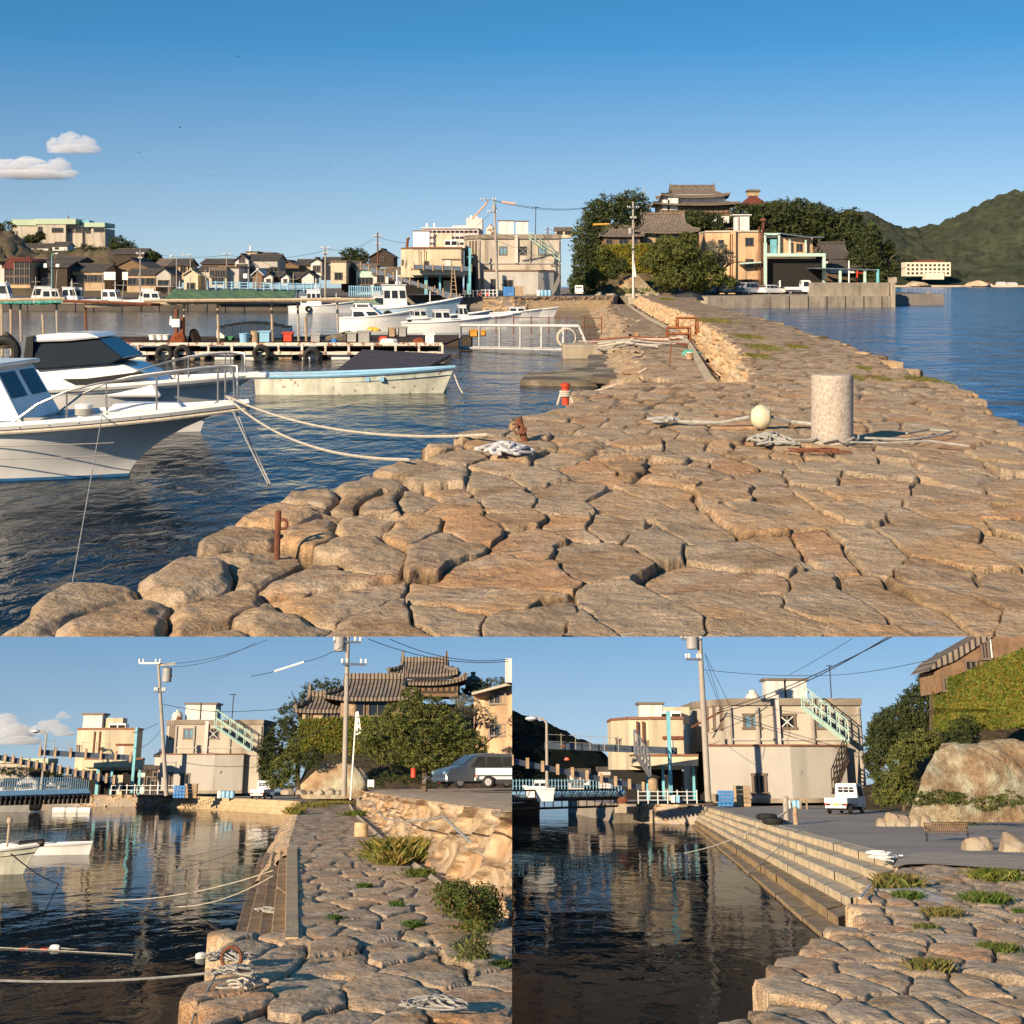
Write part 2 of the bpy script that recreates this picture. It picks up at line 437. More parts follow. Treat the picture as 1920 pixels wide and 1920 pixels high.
def paving(name, z0, poly_px, rows, x0, x1, nc, sx, sy, seed, parent, crack=0.13, low=-1.7, rough=0.05, hard=None, shelf=None, rd=None, dome=0.05, ang=0.0, m=None, drop=0.12, tiltk=0.06, cw=0.10):
    """a paved area of separate stones on level z0, outline given by where its corners are seen"""
    poly = [tuple(G(px, py, z0)[:2]) for px, py in poly_px]
    pys = np.array(rows, dtype=float); us = np.linspace(0, 1, nc)
    Yv = np.array([G(960, p, z0).y for p in pys])
    sc_ = np.array([G(1960, p, z0).x / 1000.0 for p in pys])
    xl = np.array([x0(p) if callable(x0) else x0 for p in pys]); xr = np.array([x1(p) if callable(x1) else x1 for p in pys])
    pxs = xl[:, None] + (xr - xl)[:, None] * us[None, :]
    X = (pxs - 960) * sc_[:, None]; Y = np.repeat(Yv[:, None], nc, 1)
    ca, sa = math.cos(ang), math.sin(ang)
    U, V = X * ca - Y * sa * (sx / sy) * 0 - Y * sa, Y * ca + X * sa
    e, cu, cv = cells(U, V, sx, sy, seed, drop=drop)
    cx, cy = cu * ca + cv * sa, cv * ca - cu * sa
    ok = inside(X, Y, poly) if hard else inside(cx, cy, poly)
    h1, h2, h3, h4 = (_h(np.round(cu * 97), np.round(cv * 89), seed + q) for q in (1, 2, 3, 4))
    n1 = fbm(X * 1.3 / sx * .45, Y * 1.1 / sy * .9, seed + 30, 6, .58) - 0.5
    n2 = fbm(X * 9, Y * 6, seed + 60, 4, 0.6) - 0.5
    dY = np.abs(np.gradient(Yv))[:, None] / sy; cw = np.maximum(cw, 1.9 * dY)
    rdv = np.full(X.shape, 0.12) if rd is None else rd(X, Y)
    prof = ss(e, 0.01, cw) * (1 - rdv) + ss(e, 0.01, cw * 1.4) * rdv * .45 + ss(e, 0.0, 0.38) * rdv * .55
    crack = crack * (.55 + 1.1 * rdv)
    far = np.clip(12.0 / Y, 0.22, 1.0); crack = crack * far; tiltk = tiltk * far; dome = dome * far; rough = rough * np.clip(14.0 / Y, 0.5, 1.0)
    h = crack * (prof - 1.0) + dome * (ss(e, 0.0, 0.45)) + (h3 - 0.5) * tiltk + n1 * rough * (.8 + 1.6 * rdv) + n2 * rough * 0.7
    h += ((X - cx) / sx * (h1 - 0.5) + (Y - cy) / sy * (h2 - 0.5)) * tiltk * 1.2
    Z = z0 + np.where(ok, h, low)
    if shelf:        # lower boulders stepping down outside the edge
        for q in (2, 1):
            okq = inside(cx + shelf[0] * q, cy, poly) & ~ok
            Z = np.where(okq, z0 + h - shelf[1] * q - 0.12 * h3, Z)
        ok = ok | inside(cx + shelf[0], cy, poly) | inside(cx + shelf[0] * 2, cy, poly)
    edge = ok & (e < 0.02)
    cols = tint(h1, h4)
    cols *= (0.34 + 0.66 * ss(e, 0.004, np.maximum(0.07, 1.3 * dY)))[..., None]      # joints darkened in the vertex colour
    Vt = np.stack([X, Y, Z], -1).reshape(-1, 3)
    Fq = grid_faces(len(pys), nc)
    okf = ok.reshape(-1)
    Fq = Fq[okf[Fq].any(1)]
    o = np_obj(name, Vt, Fq, m or stone_mat(), parent, cols.reshape(-1, 3))
    return o, poly
def poly_at(pts, t):
    """point at arc fraction t of a polyline (numpy)"""
    P_ = np.array([tuple(p) for p in pts], dtype=float)
    d = np.r_[0, np.cumsum(np.linalg.norm(np.diff(P_, axis=0), axis=1))]
    d /= d[-1]
    return np.stack([np.interp(t, d, P_[:, i]) for i in range(P_.shape[1])], -1)
def stone_wall(name, base, top, nu, nv, su, sv, seed, parent, bulge=0.08, crack=0.12, persp=1.0, lean=0.0, m=None, flip=1, drop=0.12, rough=0.05, tfun=None):
    """a rubble wall between a base line and a top line"""
    t = np.linspace(0, 1, nu) ** persp
    A_, B_ = poly_at(base, t), poly_at(top, t)
    L = np.r_[0, np.cumsum(np.linalg.norm(np.diff(B_, axis=0), axis=1))]
    v = np.linspace(0, 1, nv)
    Pp = A_[:, None, :] * (1 - v)[None, :, None] + B_[:, None, :] * v[None, :, None]
    Hh = np.linalg.norm(B_ - A_, axis=1)
    U = np.repeat(L[:, None], nv, 1); V = Hh.mean() * np.repeat(v[None, :], nu, 0)
    e, cu, cv = cells(U + V * lean, V, su, sv, seed, drop=drop)
    h1, h2, h3 = (_h(np.round(cu * 97), np.round(cv * 89), seed + q) for q in (1, 2, 3))
    T = np.gradient(B_, axis=0); T[:, 2] = 0; T /= np.linalg.norm(T, axis=1)[:, None] + 1e-9
    Nn = np.stack([-T[:, 1], T[:, 0], np.zeros(nu)], -1) * flip
    h = crack * (ss(e, 0, 0.12) - 1) + bulge * ss(e, 0.02, 0.8) + (h3 - 0.5) * 0.06 + (fbm(U * 1.6 / su, V * 1.6 / sv, seed, 6, .58) - 0.5) * rough * 2
    fade = ss(v, 0.0, 0.001)[None, :]
    rnd = -0.18 * ss(v, 0.82, 1.0)[None, :]
    Pp = Pp + Nn[:, None, :] * (h + rnd * 0.8)[..., None]
    Fq = grid_faces(nu, nv)
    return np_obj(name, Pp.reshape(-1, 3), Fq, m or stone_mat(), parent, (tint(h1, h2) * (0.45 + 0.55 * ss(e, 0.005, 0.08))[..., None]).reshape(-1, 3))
# ---------------------------------------------------------------- foliage
def leaf_mat(name, c):
    return mat(name, c, 0.75, 0.35, 0.35, attr=True, trans=0.25, spec=0.25)
def leaves(name, lobes, n, size, m, parent=None, seed=1, tints=((1, 1, 1), (0.7, 0.75, 0.6), (1.25, 1.2, 0.9)), shell=0.55, flat=0.35, squash=(1, 1, 1), clump=14, clr=0.5):
    """a crown of leaf sprays: clumps spread through lobes (centre, radii)"""
    rg = np.random.RandomState(seed)
    vol = np.array([l[1][0] * l[1][1] * l[1][2] for l in lobes]) ** 0.67
    nc = max(1, n // clump)
    li = rg.choice(len(lobes), nc, p=vol / vol.sum())
    C = np.array([l[0] for l in lobes], dtype=float)[li]; Rr = np.array([l[1] for l in lobes], dtype=float)[li]
    d = rg.normal(size=(nc, 3)); d /= np.linalg.norm(d, axis=1)[:, None]
    rad = (shell + (1 - shell) * rg.rand(nc) ** 0.6) * (0.88 + 0.24 * rg.rand(nc))
    cc = C + d * Rr * rad[:, None]
    tl = np.array(tints)[rg.randint(0, len(tints), nc)] * (0.75 + 0.5 * rg.rand(nc))[:, None]
    p = np.repeat(cc, clump, 0) + rg.normal(size=(nc * clump, 3)) * size * clr * np.array([2.2, 2.2, 1.5])
    q = len(p)
    nn = np.repeat(d, clump, 0) * 0.7 + rg.normal(size=(q, 3)) * 0.75 + np.array([0, 0, flat])
    nn /= np.linalg.norm(nn, axis=1)[:, None]
    a = np.cross(nn, rg.normal(size=(q, 3))); a /= np.linalg.norm(a, axis=1)[:, None] + 1e-9
    b = np.cross(nn, a)
    s_ = size * (0.5 + 0.8 * rg.rand(q))[:, None]
    V = np.stack([p - a * s_, p - b * s_ * 0.5, p + a * s_, p + b * s_ * 0.5], 1).reshape(-1, 3)
    cols = np.repeat(np.repeat(tl, clump, 0) * (0.8 + 0.4 * rg.rand(q))[:, None], 4, 0)
    return np_obj(name, V, np.arange(q * 4).reshape(-1, 4), m, parent, cols, smooth=False)
def trunk(parent, base, top, r, seed=0, branches=4, mt=None, spread=0.5):
    rg = random.Random(seed); mb = MB()
    b, t = Vector(base), Vector(top)
    mid = (b + t) / 2 + Vector((rg.uniform(-1, 1), rg.uniform(-1, 1), 0)) * r * 1.5
    mb.tube([b, mid, t], [r, r * 0.75, r * 0.4], 7)
    for i in range(branches):
        s = b.lerp(t, 0.35 + 0.5 * i / max(1, branches))
        a = rg.uniform(0, 6.28); L = (t - b).length * spread
        e = s + Vector((math.cos(a) * L, math.sin(a) * L * 0.6, L * rg.uniform(0.4, 0.9)))
        mb.tube([s, s.lerp(e, 0.5) + Vector((0, 0, L * 0.08)), e], [r * 0.45, r * 0.3, r * 0.12], 5)
    return obj('trunk', mb, mt or mat('bark', (0.12, 0.085, 0.06), 0.9, 0.3, 3, bump=0.03, bscale=6), parent, smooth=True)
def blob(name, label, cat, loc, rad, seed, m, n=28, rough=0.25, group=None, flatz=0.0, parent=None, facet=1):
    """a rock or soft heap: a sphere pushed about by noise, sunk a little"""
    th = np.linspace(0, math.pi, n); ph = np.linspace(0, 2 * math.pi, 2 * n)
    T, H_ = np.meshgrid(th, ph, indexing='ij')
    D = np.stack([np.sin(T) * np.cos(H_), np.sin(T) * np.sin(H_), np.cos(T)], -1)
    k = 0.75 + rough * 2 * (fbm(D[..., 0] * 1.6 + D[..., 2] * 1.1 + 9, D[..., 1] * 1.6 - D[..., 2] * 0.8 + 7, seed, 5, 0.55) - 0.35)
    k[:, -1] = k[:, 0]; k[0, :] = k[0, :].mean(); k[-1, :] = k[-1, :].mean()
    V = D * k[..., None] * np.array(rad)
    rg = np.random.RandomState(seed)
    for _ in range(int(7 * facet)):        # flat broken faces
        nv = rg.normal(size=3); nv[2] = abs(nv[2]); nv /= np.linalg.norm(nv); U = V / np.array(rad)
        V = V - (np.maximum(0, U @ nv - rg.uniform(.5, .8))[..., None] * nv) * np.array(rad)
    V[..., 2] = np.maximum(V[..., 2], -rad[2] * 0.3)
    if flatz: V[..., 2] = np.minimum(V[..., 2], rad[2] * flatz)
    o = np_obj(name, V.reshape(-1, 3), grid_faces(n, 2 * n), m, parent)
    o.location = loc
    if label: tag(o, label, cat, group)
    return o
# ---------------------------------------------------------------- buildings
def window_mesh(w, h, mull=1, glass='glass', frame='frame', t=0.07, cross=False):
    key = ('win', round(w, 2), round(h, 2), mull, glass, frame, SITE)
    if key in _mats: return _mats[key]
    mb = MB()
    mb.box(-w / 2 + t / 2, 0, 0, t, 0.10, h, 0); mb.box(w / 2 - t / 2, 0, 0, t, 0.10, h, 0)
    mb.box(0, 0, -t * 0.6, w + t, 0.16, t, 0); mb.box(0, 0, h - t * 0.4, w + t * 0.5, 0.12, t, 0)
    for i in range(mull):
        mb.box(-w / 2 + w * (i + 1) / (mull + 1), 0.005, t * 0.4, t * 0.7, 0.08, h - t * 0.8, 0)
    mb.box(0, 0.03, t * 0.4, w - 2 * t, 0.02, h - t * 0.8, 1)
    me = bpy.data.meshes.new('window'); me.from_pydata(mb.v, [], mb.f)
    me.materials.append(M(frame)); me.materials.append(M(glass)); me.polygons.foreach_set('material_index', mb.m); me.update()
    _mats[key] = me; return me
def window(parent, x, z, w, h, y=0.0, mull=1, glass='glass', frame='frame', rz=0.0):
    o = bpy.data.objects.new('window', window_mesh(w, h, mull, glass, frame)); link(o)
    o.parent = parent; o.location = (x, y - 0.03, z); o.rotation_euler = (0, 0, rz); return o
def roof_mesh(w, dp, kind, rh, ov=0.35, th=0.12):
    mb = MB(); a, b = w / 2 + ov, dp / 2 + ov
    if kind == 'side':       # ridge runs left to right, the slope faces the camera
        for s in (-1, 1):
            mb.add([(-a, s * b, 0), (a, s * b, 0), (a, 0, rh), (-a, 0, rh), (-a, s * b, -th), (a, s * b, -th), (a, 0, rh - th), (-a, 0, rh - th)],
                   [(0, 1, 2, 3), (7, 6, 5, 4), (0, 4, 5, 1), (1, 5, 6, 2), (3, 7, 4, 0), (2, 6, 7, 3)])
        mb.box(0, 0, rh - 0.03, 2 * a, 0.3, 0.16)
    elif kind == 'front':    # gable faces the camera
        for s in (-1, 1):
            mb.add([(s * a, -b, 0), (s * a, b, 0), (0, b, rh), (0, -b, rh), (s * a, -b, -th), (s * a, b, -th), (0, b, rh - th), (0, -b, rh - th)],
                   [(0, 1, 2, 3), (7, 6, 5, 4), (0, 4, 5, 1), (1, 5, 6, 2), (3, 7, 4, 0), (2, 6, 7, 3)])
        mb.box(0, 0, rh - 0.03, 0.3, 2 * b, 0.16)
    elif kind == 'hip':
        r = max(0.0, a - b)
        mb.add([(-a, -b, 0), (a, -b, 0), (a, b, 0), (-a, b, 0), (-r, 0, rh), (r + 0.01, 0, rh), (-a, -b, -th), (a, -b, -th), (a, b, -th), (-a, b, -th)],
               [(0, 1, 5, 4), (1, 2, 5), (2, 3, 4, 5), (3, 0, 4), (0, 6, 7, 1), (1, 7, 8, 2), (2, 8, 9, 3), (3, 9, 6, 0), (9, 8, 7, 6)])
        mb.box(0, 0, rh - 0.03, 2 * r + 0.3, 0.3, 0.16)
    elif kind == 'flat':
        mb.box(0, 0, 0, 2 * a - ov, 2 * b - ov, 0.25)
    return mb
def house(label, px0, px1, yb, ye, yr, d, kind, wall, roof='tile', dp=6.0, rz=0.0, wins=(), wr=1, cat='house', group=None, name='house', zb=None, winh=1.0, gable=None, ov=0.35, door=False):
    """front wall seen from px0 to px1, base row yb, eaves row ye, ridge row yr at depth d; wins = (fraction across, fraction up, width)"""
    pxm = (px0 + px1) / 2
    b = P(pxm, yb, d); wdt = (px1 - px0) * PX(d) / max(0.5, math.cos(rz)); h = (yb - ye) * PX(d); rh = max(0.05, (ye - yr) * PX(d))
    t = thing(name, label, cat, (b.x, b.y + dp / 2, b.z), rz, group)
    mb = MB(); mb.box(0, 0, 0, wdt, dp, h)
    if kind == 'front': mb.slab([(-wdt / 2, h), (wdt / 2, h), (0, h + rh * 0.93)], -dp / 2 + 0.001, dp / 2 - 0.001)
    if kind == 'side':
        for s in (-1, 1):
            mb.add([(s * (wdt / 2 - 0.001), -dp / 2, h), (s * (wdt / 2 - 0.001), dp / 2, h), (s * (wdt / 2 - 0.001), 0, h + rh * 0.93)], [(0, 1, 2)])
    obj('wall', mb, M(wall), t)
    obj('roof', roof_mesh(wdt, dp, kind, rh, ov if kind != 'flat' else 0.15), M(roof), t).location = (0, 0, h + (0.03 if kind != 'flat' else 0))
    for (fx, fz, ww) in wins:
        window(t, -wdt / 2 + fx * wdt, fz * h, ww, min(winh, h * 0.4), -dp / 2, 1)
    return t
def jp_roof(w_, d_, rise, mats, parent, lift=0.35, ridge=0.62, name='roof', skirt=0.45):
    """tiled hip-and-gable roof with upswept corners and a ridge with end tiles"""
    n = 17; mb = MB()
    def ring(a, b, z, lf):
        p = []
        for (x0, y0, x1, y1) in ((-a, -b, a, -b), (a, -b, a, b), (a, b, -a, b), (-a, b, -a, -b)):
            for i in range(n - 1):
                t = i / (n - 1); c = abs(2 * t - 1) ** 3
                p.append((x0 + (x1 - x0) * t, y0 + (y1 - y0) * t, z + lf * c))
        return p
    rx = w_ / 2 * ridge
    secs = [ring(w_ / 2, d_ / 2, -0.18, lift), ring(w_ / 2, d_ / 2, 0, lift)]
    for s in (0.25, 0.5, 0.75, 1.0):
        a = w_ / 2 + (rx * 1.05 - w_ / 2) * s; b = d_ / 2 * (1 - s * 0.55)
        secs.append(ring(a, b, rise * skirt * (s ** 1.25), lift * (1 - s) ** 2))
    mb.loft(secs, True, 0, False)
    b1 = d_ / 2 * 0.45; zt = rise * skirt; a1 = rx * 1.05
    k = 5
    for s in (-1, 1):
        pr = []
        for i in range(k + 1):
            t = i / k
            pr.append([( -a1, s * b1 * (1 - t), zt + (rise - zt) * (t ** 1.15)), (a1, s * b1 * (1 - t), zt + (rise - zt) * (t ** 1.15))])
        for i in range(k):
            mb.quad(pr[i][0], pr[i][1], pr[i + 1][1], pr[i + 1][0])
    o = obj(name, mb, mats[0], parent)
    g = MB()
    for s in (-1, 1):
        g.add([(s * (a1 - 0.35), -b1, zt - 0.05), (s * (a1 - 0.35), b1, zt - 0.05), (s * (a1 - 0.35), 0, rise - 0.05)], [(0, 1, 2)])
    obj('gable', g, mats[1], o)
    r = MB(); r.box(0, 0, rise - 0.05, 2 * a1 + 0.1, 0.34, 0.30)
    for s in (-1, 1):
        r.box(s * a1, 0, rise, 0.22, 0.42, 0.62, taper=0.5)
        for q in (-1, 1):
            r.tube([(s * a1, q * b1 * 0.05, rise), (s * a1, q * b1 * 0.55, zt + (rise - zt) * 0.36), (s * a1, q * b1, zt + 0.08), (s * (a1 + (w_ / 2 - a1) * 0.5), q * (b1 + (d_ / 2 - b1) * 0.5), rise * skirt * 0.45 + 0.12), (s * w_ / 2, q * d_ / 2, lift + 0.10)], [0.13] * 5, 6)
    obj('ridge', r, mats[0], o, smooth=True)
    return o
# ---------------------------------------------------------------- boats
def hull(L, B, Hs, over=1.0, stern=0.85, sheer=0.35, draft=0.25, flare=1.5, n=22, mats=None, parent=None, stripe=None, deck=None, deckdrop=0.12, fine=2.2):
    """bow at +x, origin amidships on the water line; over = how far the deck runs out past the stem at the water"""
    ts = np.linspace(0, 1, n); secs = []
    K = 7
    def deckp(t):
        return (-L / 2 + L * t, B / 2 * (stern + (1 - stern) * min(1, t * 3)) * (1 - max(0, (t - 0.35) / 0.65) ** fine), Hs + sheer * Hs * (t ** 2.0) * 1.6)
    rails = []
    for t in ts:
        xd, yd, zd = deckp(t); yd = max(yd, 0.02)
        xw = -L / 2 + 0.05 + (L - over) * t
        yw = B / 2 * 0.93 * (1 - max(0, (t - 0.25) / 0.75) ** 1.6) * (stern + (1 - stern) * min(1, t * 3)) ; yw = max(yw, 0.01)
        col = []
        for i in range(K + 1):
            s = i / K; sx = s ** flare
            col.append((xw + (xd - xw) * sx, yw + (yd - yw) * (s ** 1.1), -draft + (zd + draft) * s))
        secs.append([(x, -y, z) for x, y, z in col[::-1]] + [(x, y, z) for x, y, z in col])
        rails.append((xd, yd, zd))
    mb = MB(); mb.loft(secs, False, 0, False)
    mb.add(secs[0], [tuple(range(len(secs[0])))])
    hl = obj('hull', mb, mats[0], parent, smooth=True)
    dk = MB(); dd = deckdrop
    lp = [[(x, -y * 0.97, z - dd), (x, y * 0.97, z - dd)] for x, y, z in rails]
    for i in range(n - 1):
        dk.quad(lp[i][0], lp[i][1], lp[i + 1][1], lp[i + 1][0])
    obj('deck', dk, mats[1], parent)
    gw = MB(); gw.tube([(x, -y, z) for x, y, z in rails] , 0.035 + 0.004 * L, 6); gw.tube([(x, y, z) for x, y, z in rails], 0.035 + 0.004 * L, 6)
    gw.tube([(-L / 2, -rails[0][1], rails[0][2]), (-L / 2, rails[0][1], rails[0][2])], 0.04, 6)
    obj('gunwale', gw, mats[2], parent, smooth=True)
    if stripe:
        st_ = MB();
        for sgn in (-1, 1):
            r0, r1 = [], []
            for q in secs:
                c = q[K + 1:] if sgn > 0 else q[:K + 1][::-1]
                def at(z):
                    for i in range(K):
                        if c[i][2] <= z <= c[i + 1][2]:
                            f = (z - c[i][2]) / (c[i + 1][2] - c[i][2]); return tuple(c[i][j] + f * (c[i + 1][j] - c[i][j]) for j in range(3))
                    return c[0]
                p0, p1 = at(stripe[1]), at(stripe[2])
                r0.append((p0[0] + 0.01, p0[1] + sgn * 0.012, p0[2])); r1.append((p1[0] + 0.01, p1[1] + sgn * 0.012, p1[2]))
            for i in range(n - 1): st_.quad(r0[i], r0[i + 1], r1[i + 1], r1[i])
        obj('waterline_stripe', st_, stripe[0], hl)
    return rails
def cabin(parent, x, y, z, L, W, H, m, glass='glass', rake=0.25, wins=3, roofm=None, back=0.0, name='cabin', frac=(0.45, 0.86)):
    """a wheelhouse: sides with a window band, raked front (to +x), a roof"""
    mb = MB(); r = rake * H
    lo = [(-L / 2, -W / 2), (L / 2, -W / 2), (L / 2, W / 2), (-L / 2, W / 2)]
    def sec(s, o=0.0):
        a0, a1 = -L / 2 + back * H * s - o, L / 2 - r * s + o; ww = W / 2 * (1 - 0.08 * s) + o
        return [(x + a0, y - ww, z + H * s), (x + a1, y - ww, z + H * s), (x + a1, y + ww, z + H * s), (x + a0, y + ww, z + H * s)]
    mb.loft([sec(0), sec(1)]); c = obj(name, mb, m, parent)
    g = MB(); f0, f1 = frac
    A_, B_ = sec(f0, 0.012), sec(f1, 0.012)
    for (i, j, k) in ((0, 1, wins), (1, 2, 2), (3, 2, wins), (0, 3, 2)):
        for q in range(k):
            t0, t1 = (q + 0.12) / k, (q + 0.88) / k
            L2 = lambda p, q2, t: tuple(p[m_] + (q2[m_] - p[m_]) * t for m_ in range(3))
            g.quad(L2(A_[i], A_[j], t0), L2(A_[i], A_[j], t1), L2(B_[i], B_[j], t1), L2(B_[i], B_[j], t0))
    obj('window', g, M(glass), c)
    rf = MB(); s1 = sec(1, 0.10 * W * 0.6)
    rf.loft([[(p[0], p[1], p[2]) for p in s1], [(p[0], p[1], p[2] + 0.07) for p in s1]])
    obj('cabin_roof', rf, roofm or m, c, bevel=0.015)
    return c
def rail(parent, pts, h, r=0.02, posts=5, m=None, name='railing', mid=False):
    mb = MB(); top = [(p[0], p[1], p[2] + h) for p in pts]
    mb.tube(top, r, 6)
    if mid: mb.tube([(p[0], p[1], p[2] + h * 0.5) for p in pts], r * 0.8, 6)
    for i in range(posts):
        q = poly_at(pts, i / (posts - 1) if posts > 1 else 0.5)
        mb.tube([tuple(q), (q[0], q[1], q[2] + h)], r * 0.9, 6)
    return obj(name, mb, m or M('steel'), parent, smooth=True)
def sag(a, b, s, n=14):
    a, b = Vector(a), Vector(b)
    return [a.lerp(b, i / n) - Vector((0, 0, 4 * s * (i / n) * (1 - i / n))) for i in range(n + 1)]
def rope(label, a, b, s, r, m='rope', name='mooring_rope', group=None, cat='rope', pts=None, n=14):
    mb = MB(); mb.tube(pts or sag(a, b, s, n), r, 6)
    return solo(name, label, cat, mb, M(m), group=group, smooth=True)
def small_boat(label, px, py, d, L, B, H, rz=0.0, cab=None, hm='gelcoat', group=None, over=0.8, name='boat', zw=-3.1, extras=True, cat='boat', deckm='white', stripe=None, mast=0.0):
    p = P(px, py, d)
    t = thing(name, label, cat, (p.x, p.y, zw), rz, group)
    rails = hull(L, B, H, over=over, mats=(M(hm), M(deckm), M('white') if hm != 'cream_hull' else M('skyplastic')), parent=t, stripe=stripe, n=14)
    if cab:
        cabin(t, cab[0] * L, 0, H * 0.9, cab[1] * L, B * 0.6, cab[2], M('gelcoat'), rake=0.3, wins=2)
    if mast:
        mb = MB(); mb.tube([(-L * 0.05, 0, H), (-L * 0.05, 0, H + mast)], 0.04, 6); mb.tube([(-L * 0.05, -0.5, H + mast * 0.8), (-L * 0.05, 0.5, H + mast * 0.8)], 0.03, 5)
        obj('mast', mb, M('white'), t)
    if extras:
        mb = MB(); mb.box(-L * 0.42, 0, H * 0.4, 0.35, 0.3, H * 0.9, taper=0.7); obj('outboard_motor', mb, M('black'), t, bevel=0.03)
    return t
def lettering(body, size, m, parent, loc, rot=(R(90), 0, 0), name='lettering'):
    c = bpy.data.curves.new(name, 'FONT'); c.body = body; c.size = size; c.extrude = .002
    o = bpy.data.objects.new(name, c); link(o); bpy.context.view_layer.update()
    me = bpy.data.meshes.new_from_object(o.evaluated_get(bpy.context.evaluated_depsgraph_get())); bpy.data.objects.remove(o)
    o = bpy.data.objects.new(name, me); link(o); me.materials.clear(); me.materials.append(m)
    o.parent = parent; o.location = loc; o.rotation_euler = rot; return o
# ---------------------------------------------------------------- cars
def car(label, loc, rz, kind, paint, name='parked_car', group=None, cat='car', scale=1.0):
    """front at -y. kind: van, mini, wagon, truck"""
    t = thing(name, label, cat, loc, rz, group)
    pm = mat('car_paint_%s' % paint[0], paint[1], 0.25, 0.04, 1, spec=0.5, clear=0.8)
    L, Wd = {'van': (3.4, 1.5), 'mini': (4.2, 1.7), 'wagon': (3.9, 1.65), 'truck': (3.3, 1.48)}[kind]
    prof = {'van': [(-1.7, .35), (-1.72, .8), (-1.6, 1.05), (-1.25, 1.72), (-1.0, 1.85), (1.55, 1.88), (1.68, 1.75), (1.72, .8), (1.7, .35)],
            'mini': [(-2.1, .32), (-2.12, .68), (-1.95, .9), (-1.1, 1.12), (-.35, 1.6), (.2, 1.68), (1.6, 1.64), (1.95, 1.2), (2.1, .9), (2.1, .35)],
            'wagon': [(-1.95, .32), (-1.95, .68), (-1.8, .88), (-1.0, 1.0), (-.4, 1.42), (.3, 1.48), (1.3, 1.42), (1.8, 1.0), (1.93, .8), (1.93, .35)],
            'truck': [(-1.65, .35), (-1.66, .85), (-1.6, 1.05), (-1.35, 1.7), (-1.1, 1.78), (-.35, 1.78), (-.28, 1.7), (-.28, .5), (-.28, .42)]}[kind]
    def shell(pr, w0, top_in):
        secs = []
        zmax = max(z for _, z in pr)
        for s in (-1, -0.93, 0.93, 1):
            q = []
            for (y, z) in pr:
                inn = 1 - top_in * max(0, (z - 0.95)) / max(0.1, zmax - 0.95)
                e = 0.97 if abs(s) == 1 else 1.0
                q.append((s * w0 / 2 * inn, y * e, (z - 0.6) * (0.985 if abs(s) == 1 else 1) + 0.6))
            secs.append(q)
        m_ = MB(); m_.loft(secs); return m_
    obj('body', shell(prof, Wd, 0.10), pm, t, smooth=True)
    g = MB()
    zt = max(z for _, z in prof)
    def side(y0, y1, z0, z1, sl=0.12):
        for s in (-1, 1):
            f0 = 1 - 0.10 * max(0, z0 - 0.95) / (zt - 0.95); f1 = 1 - 0.10 * (z1 - 0.95) / (zt - 0.95)
            g.quad((s * (Wd / 2 * f0 + .012), y0, z0), (s * (Wd / 2 * f0 + .012), y1, z0), (s * (Wd / 2 * f1 + .012), y1 - 0.03, z1), (s * (Wd / 2 * f1 + .012), y0 + sl, z1))
    W8 = Wd * 0.42
    if kind == 'van':
        side(-1.35, -.55, 1.08, 1.66, .25); side(-.48, .55, 1.08, 1.66, 0); side(.62, 1.5, 1.08, 1.66, 0)
        g.quad((-W8, -1.60, 1.10), (W8, -1.60, 1.10), (W8 * .93, -1.30, 1.68), (-W8 * .93, -1.30, 1.68)); g.quad((-W8 * .9, 1.735, 1.1), (W8 * .9, 1.735, 1.1), (W8 * .86, 1.705, 1.66), (-W8 * .86, 1.705, 1.66))
    elif kind == 'truck':
        side(-1.35, -.5, 1.02, 1.6, .25)
        g.quad((-W8, -1.62, 1.08), (W8, -1.62, 1.08), (W8 * .93, -1.385, 1.66), (-W8 * .93, -1.385, 1.66))
        for i in range(3): g.quad((-.5 + i * .35, -.262, 1.25), (-.2 + i * .35, -.262, 1.25), (-.2 + i * .35, -.262, 1.55), (-.5 + i * .35, -.262, 1.55))
    else:
        z1 = 1.5 if kind == 'mini' else 1.34
        side(-.75, .1, 1.02, z1, .45); side(.18, 1.0, 1.02, z1, 0); side(1.08, 1.7, 1.05, z1, 0)
        g.quad((-W8, -1.12, 1.14 if kind == 'mini' else 1.03), (W8, -1.12, 1.14 if kind == 'mini' else 1.03), (W8 * .88, -.42, z1 + .08), (-W8 * .88, -.42, z1 + .08))
        g.quad((-W8 * .9, 1.96, 1.2), (W8 * .9, 1.96, 1.2), (W8 * .82, 1.68, z1 + .05), (-W8 * .82, 1.68, z1 + .05))
    obj('window', g, M('glass'), t)
    if kind == 'truck':
        b = MB(); b.box(0, .72, .62, 1.44, 1.9, .05);
        for s in (-1, 1): b.box(s * .71, .72, .67, .03, 1.9, .28)
        b.box(0, 1.66, .67, 1.44, .03, .28); b.box(-.6, -.22, .67, .04, .04, .75); b.box(.6, -.22, .67, .04, .04, .75); b.box(0, -.22, 1.4, 1.24, .04, .04); b.box(0, -.2, .67, 1.44, .03, .28)
        b.box(0, .7, .42, .8, 1.9, .15)
        obj('cargo_bed', b, pm, t, bevel=0.01)
        pl = MB()
    yw = {'van': (-1.15, 1.15), 'mini': (-1.32, 1.3), 'wagon': (-1.2, 1.2), 'truck': (-1.1, 1.05)}[kind]
    for y in yw:
        for s in (-1, 1):
            a = MB(); a.torus((0, 0, 0), .215, .085, 'x', 18, 8); o = obj('wheel', a, M('tyre'), t, smooth=True); o.location = (s * (Wd / 2 - .08), y, .30)
            h = MB(); h.tube([(s * -.02, 0, 0), (s * .07, 0, 0)], [.19, .17], 12); h.tube([(s * .05, 0, 0), (s * .085, 0, 0)], .05, 8)
            obj('rim', h, M('steel'), o, smooth=True)
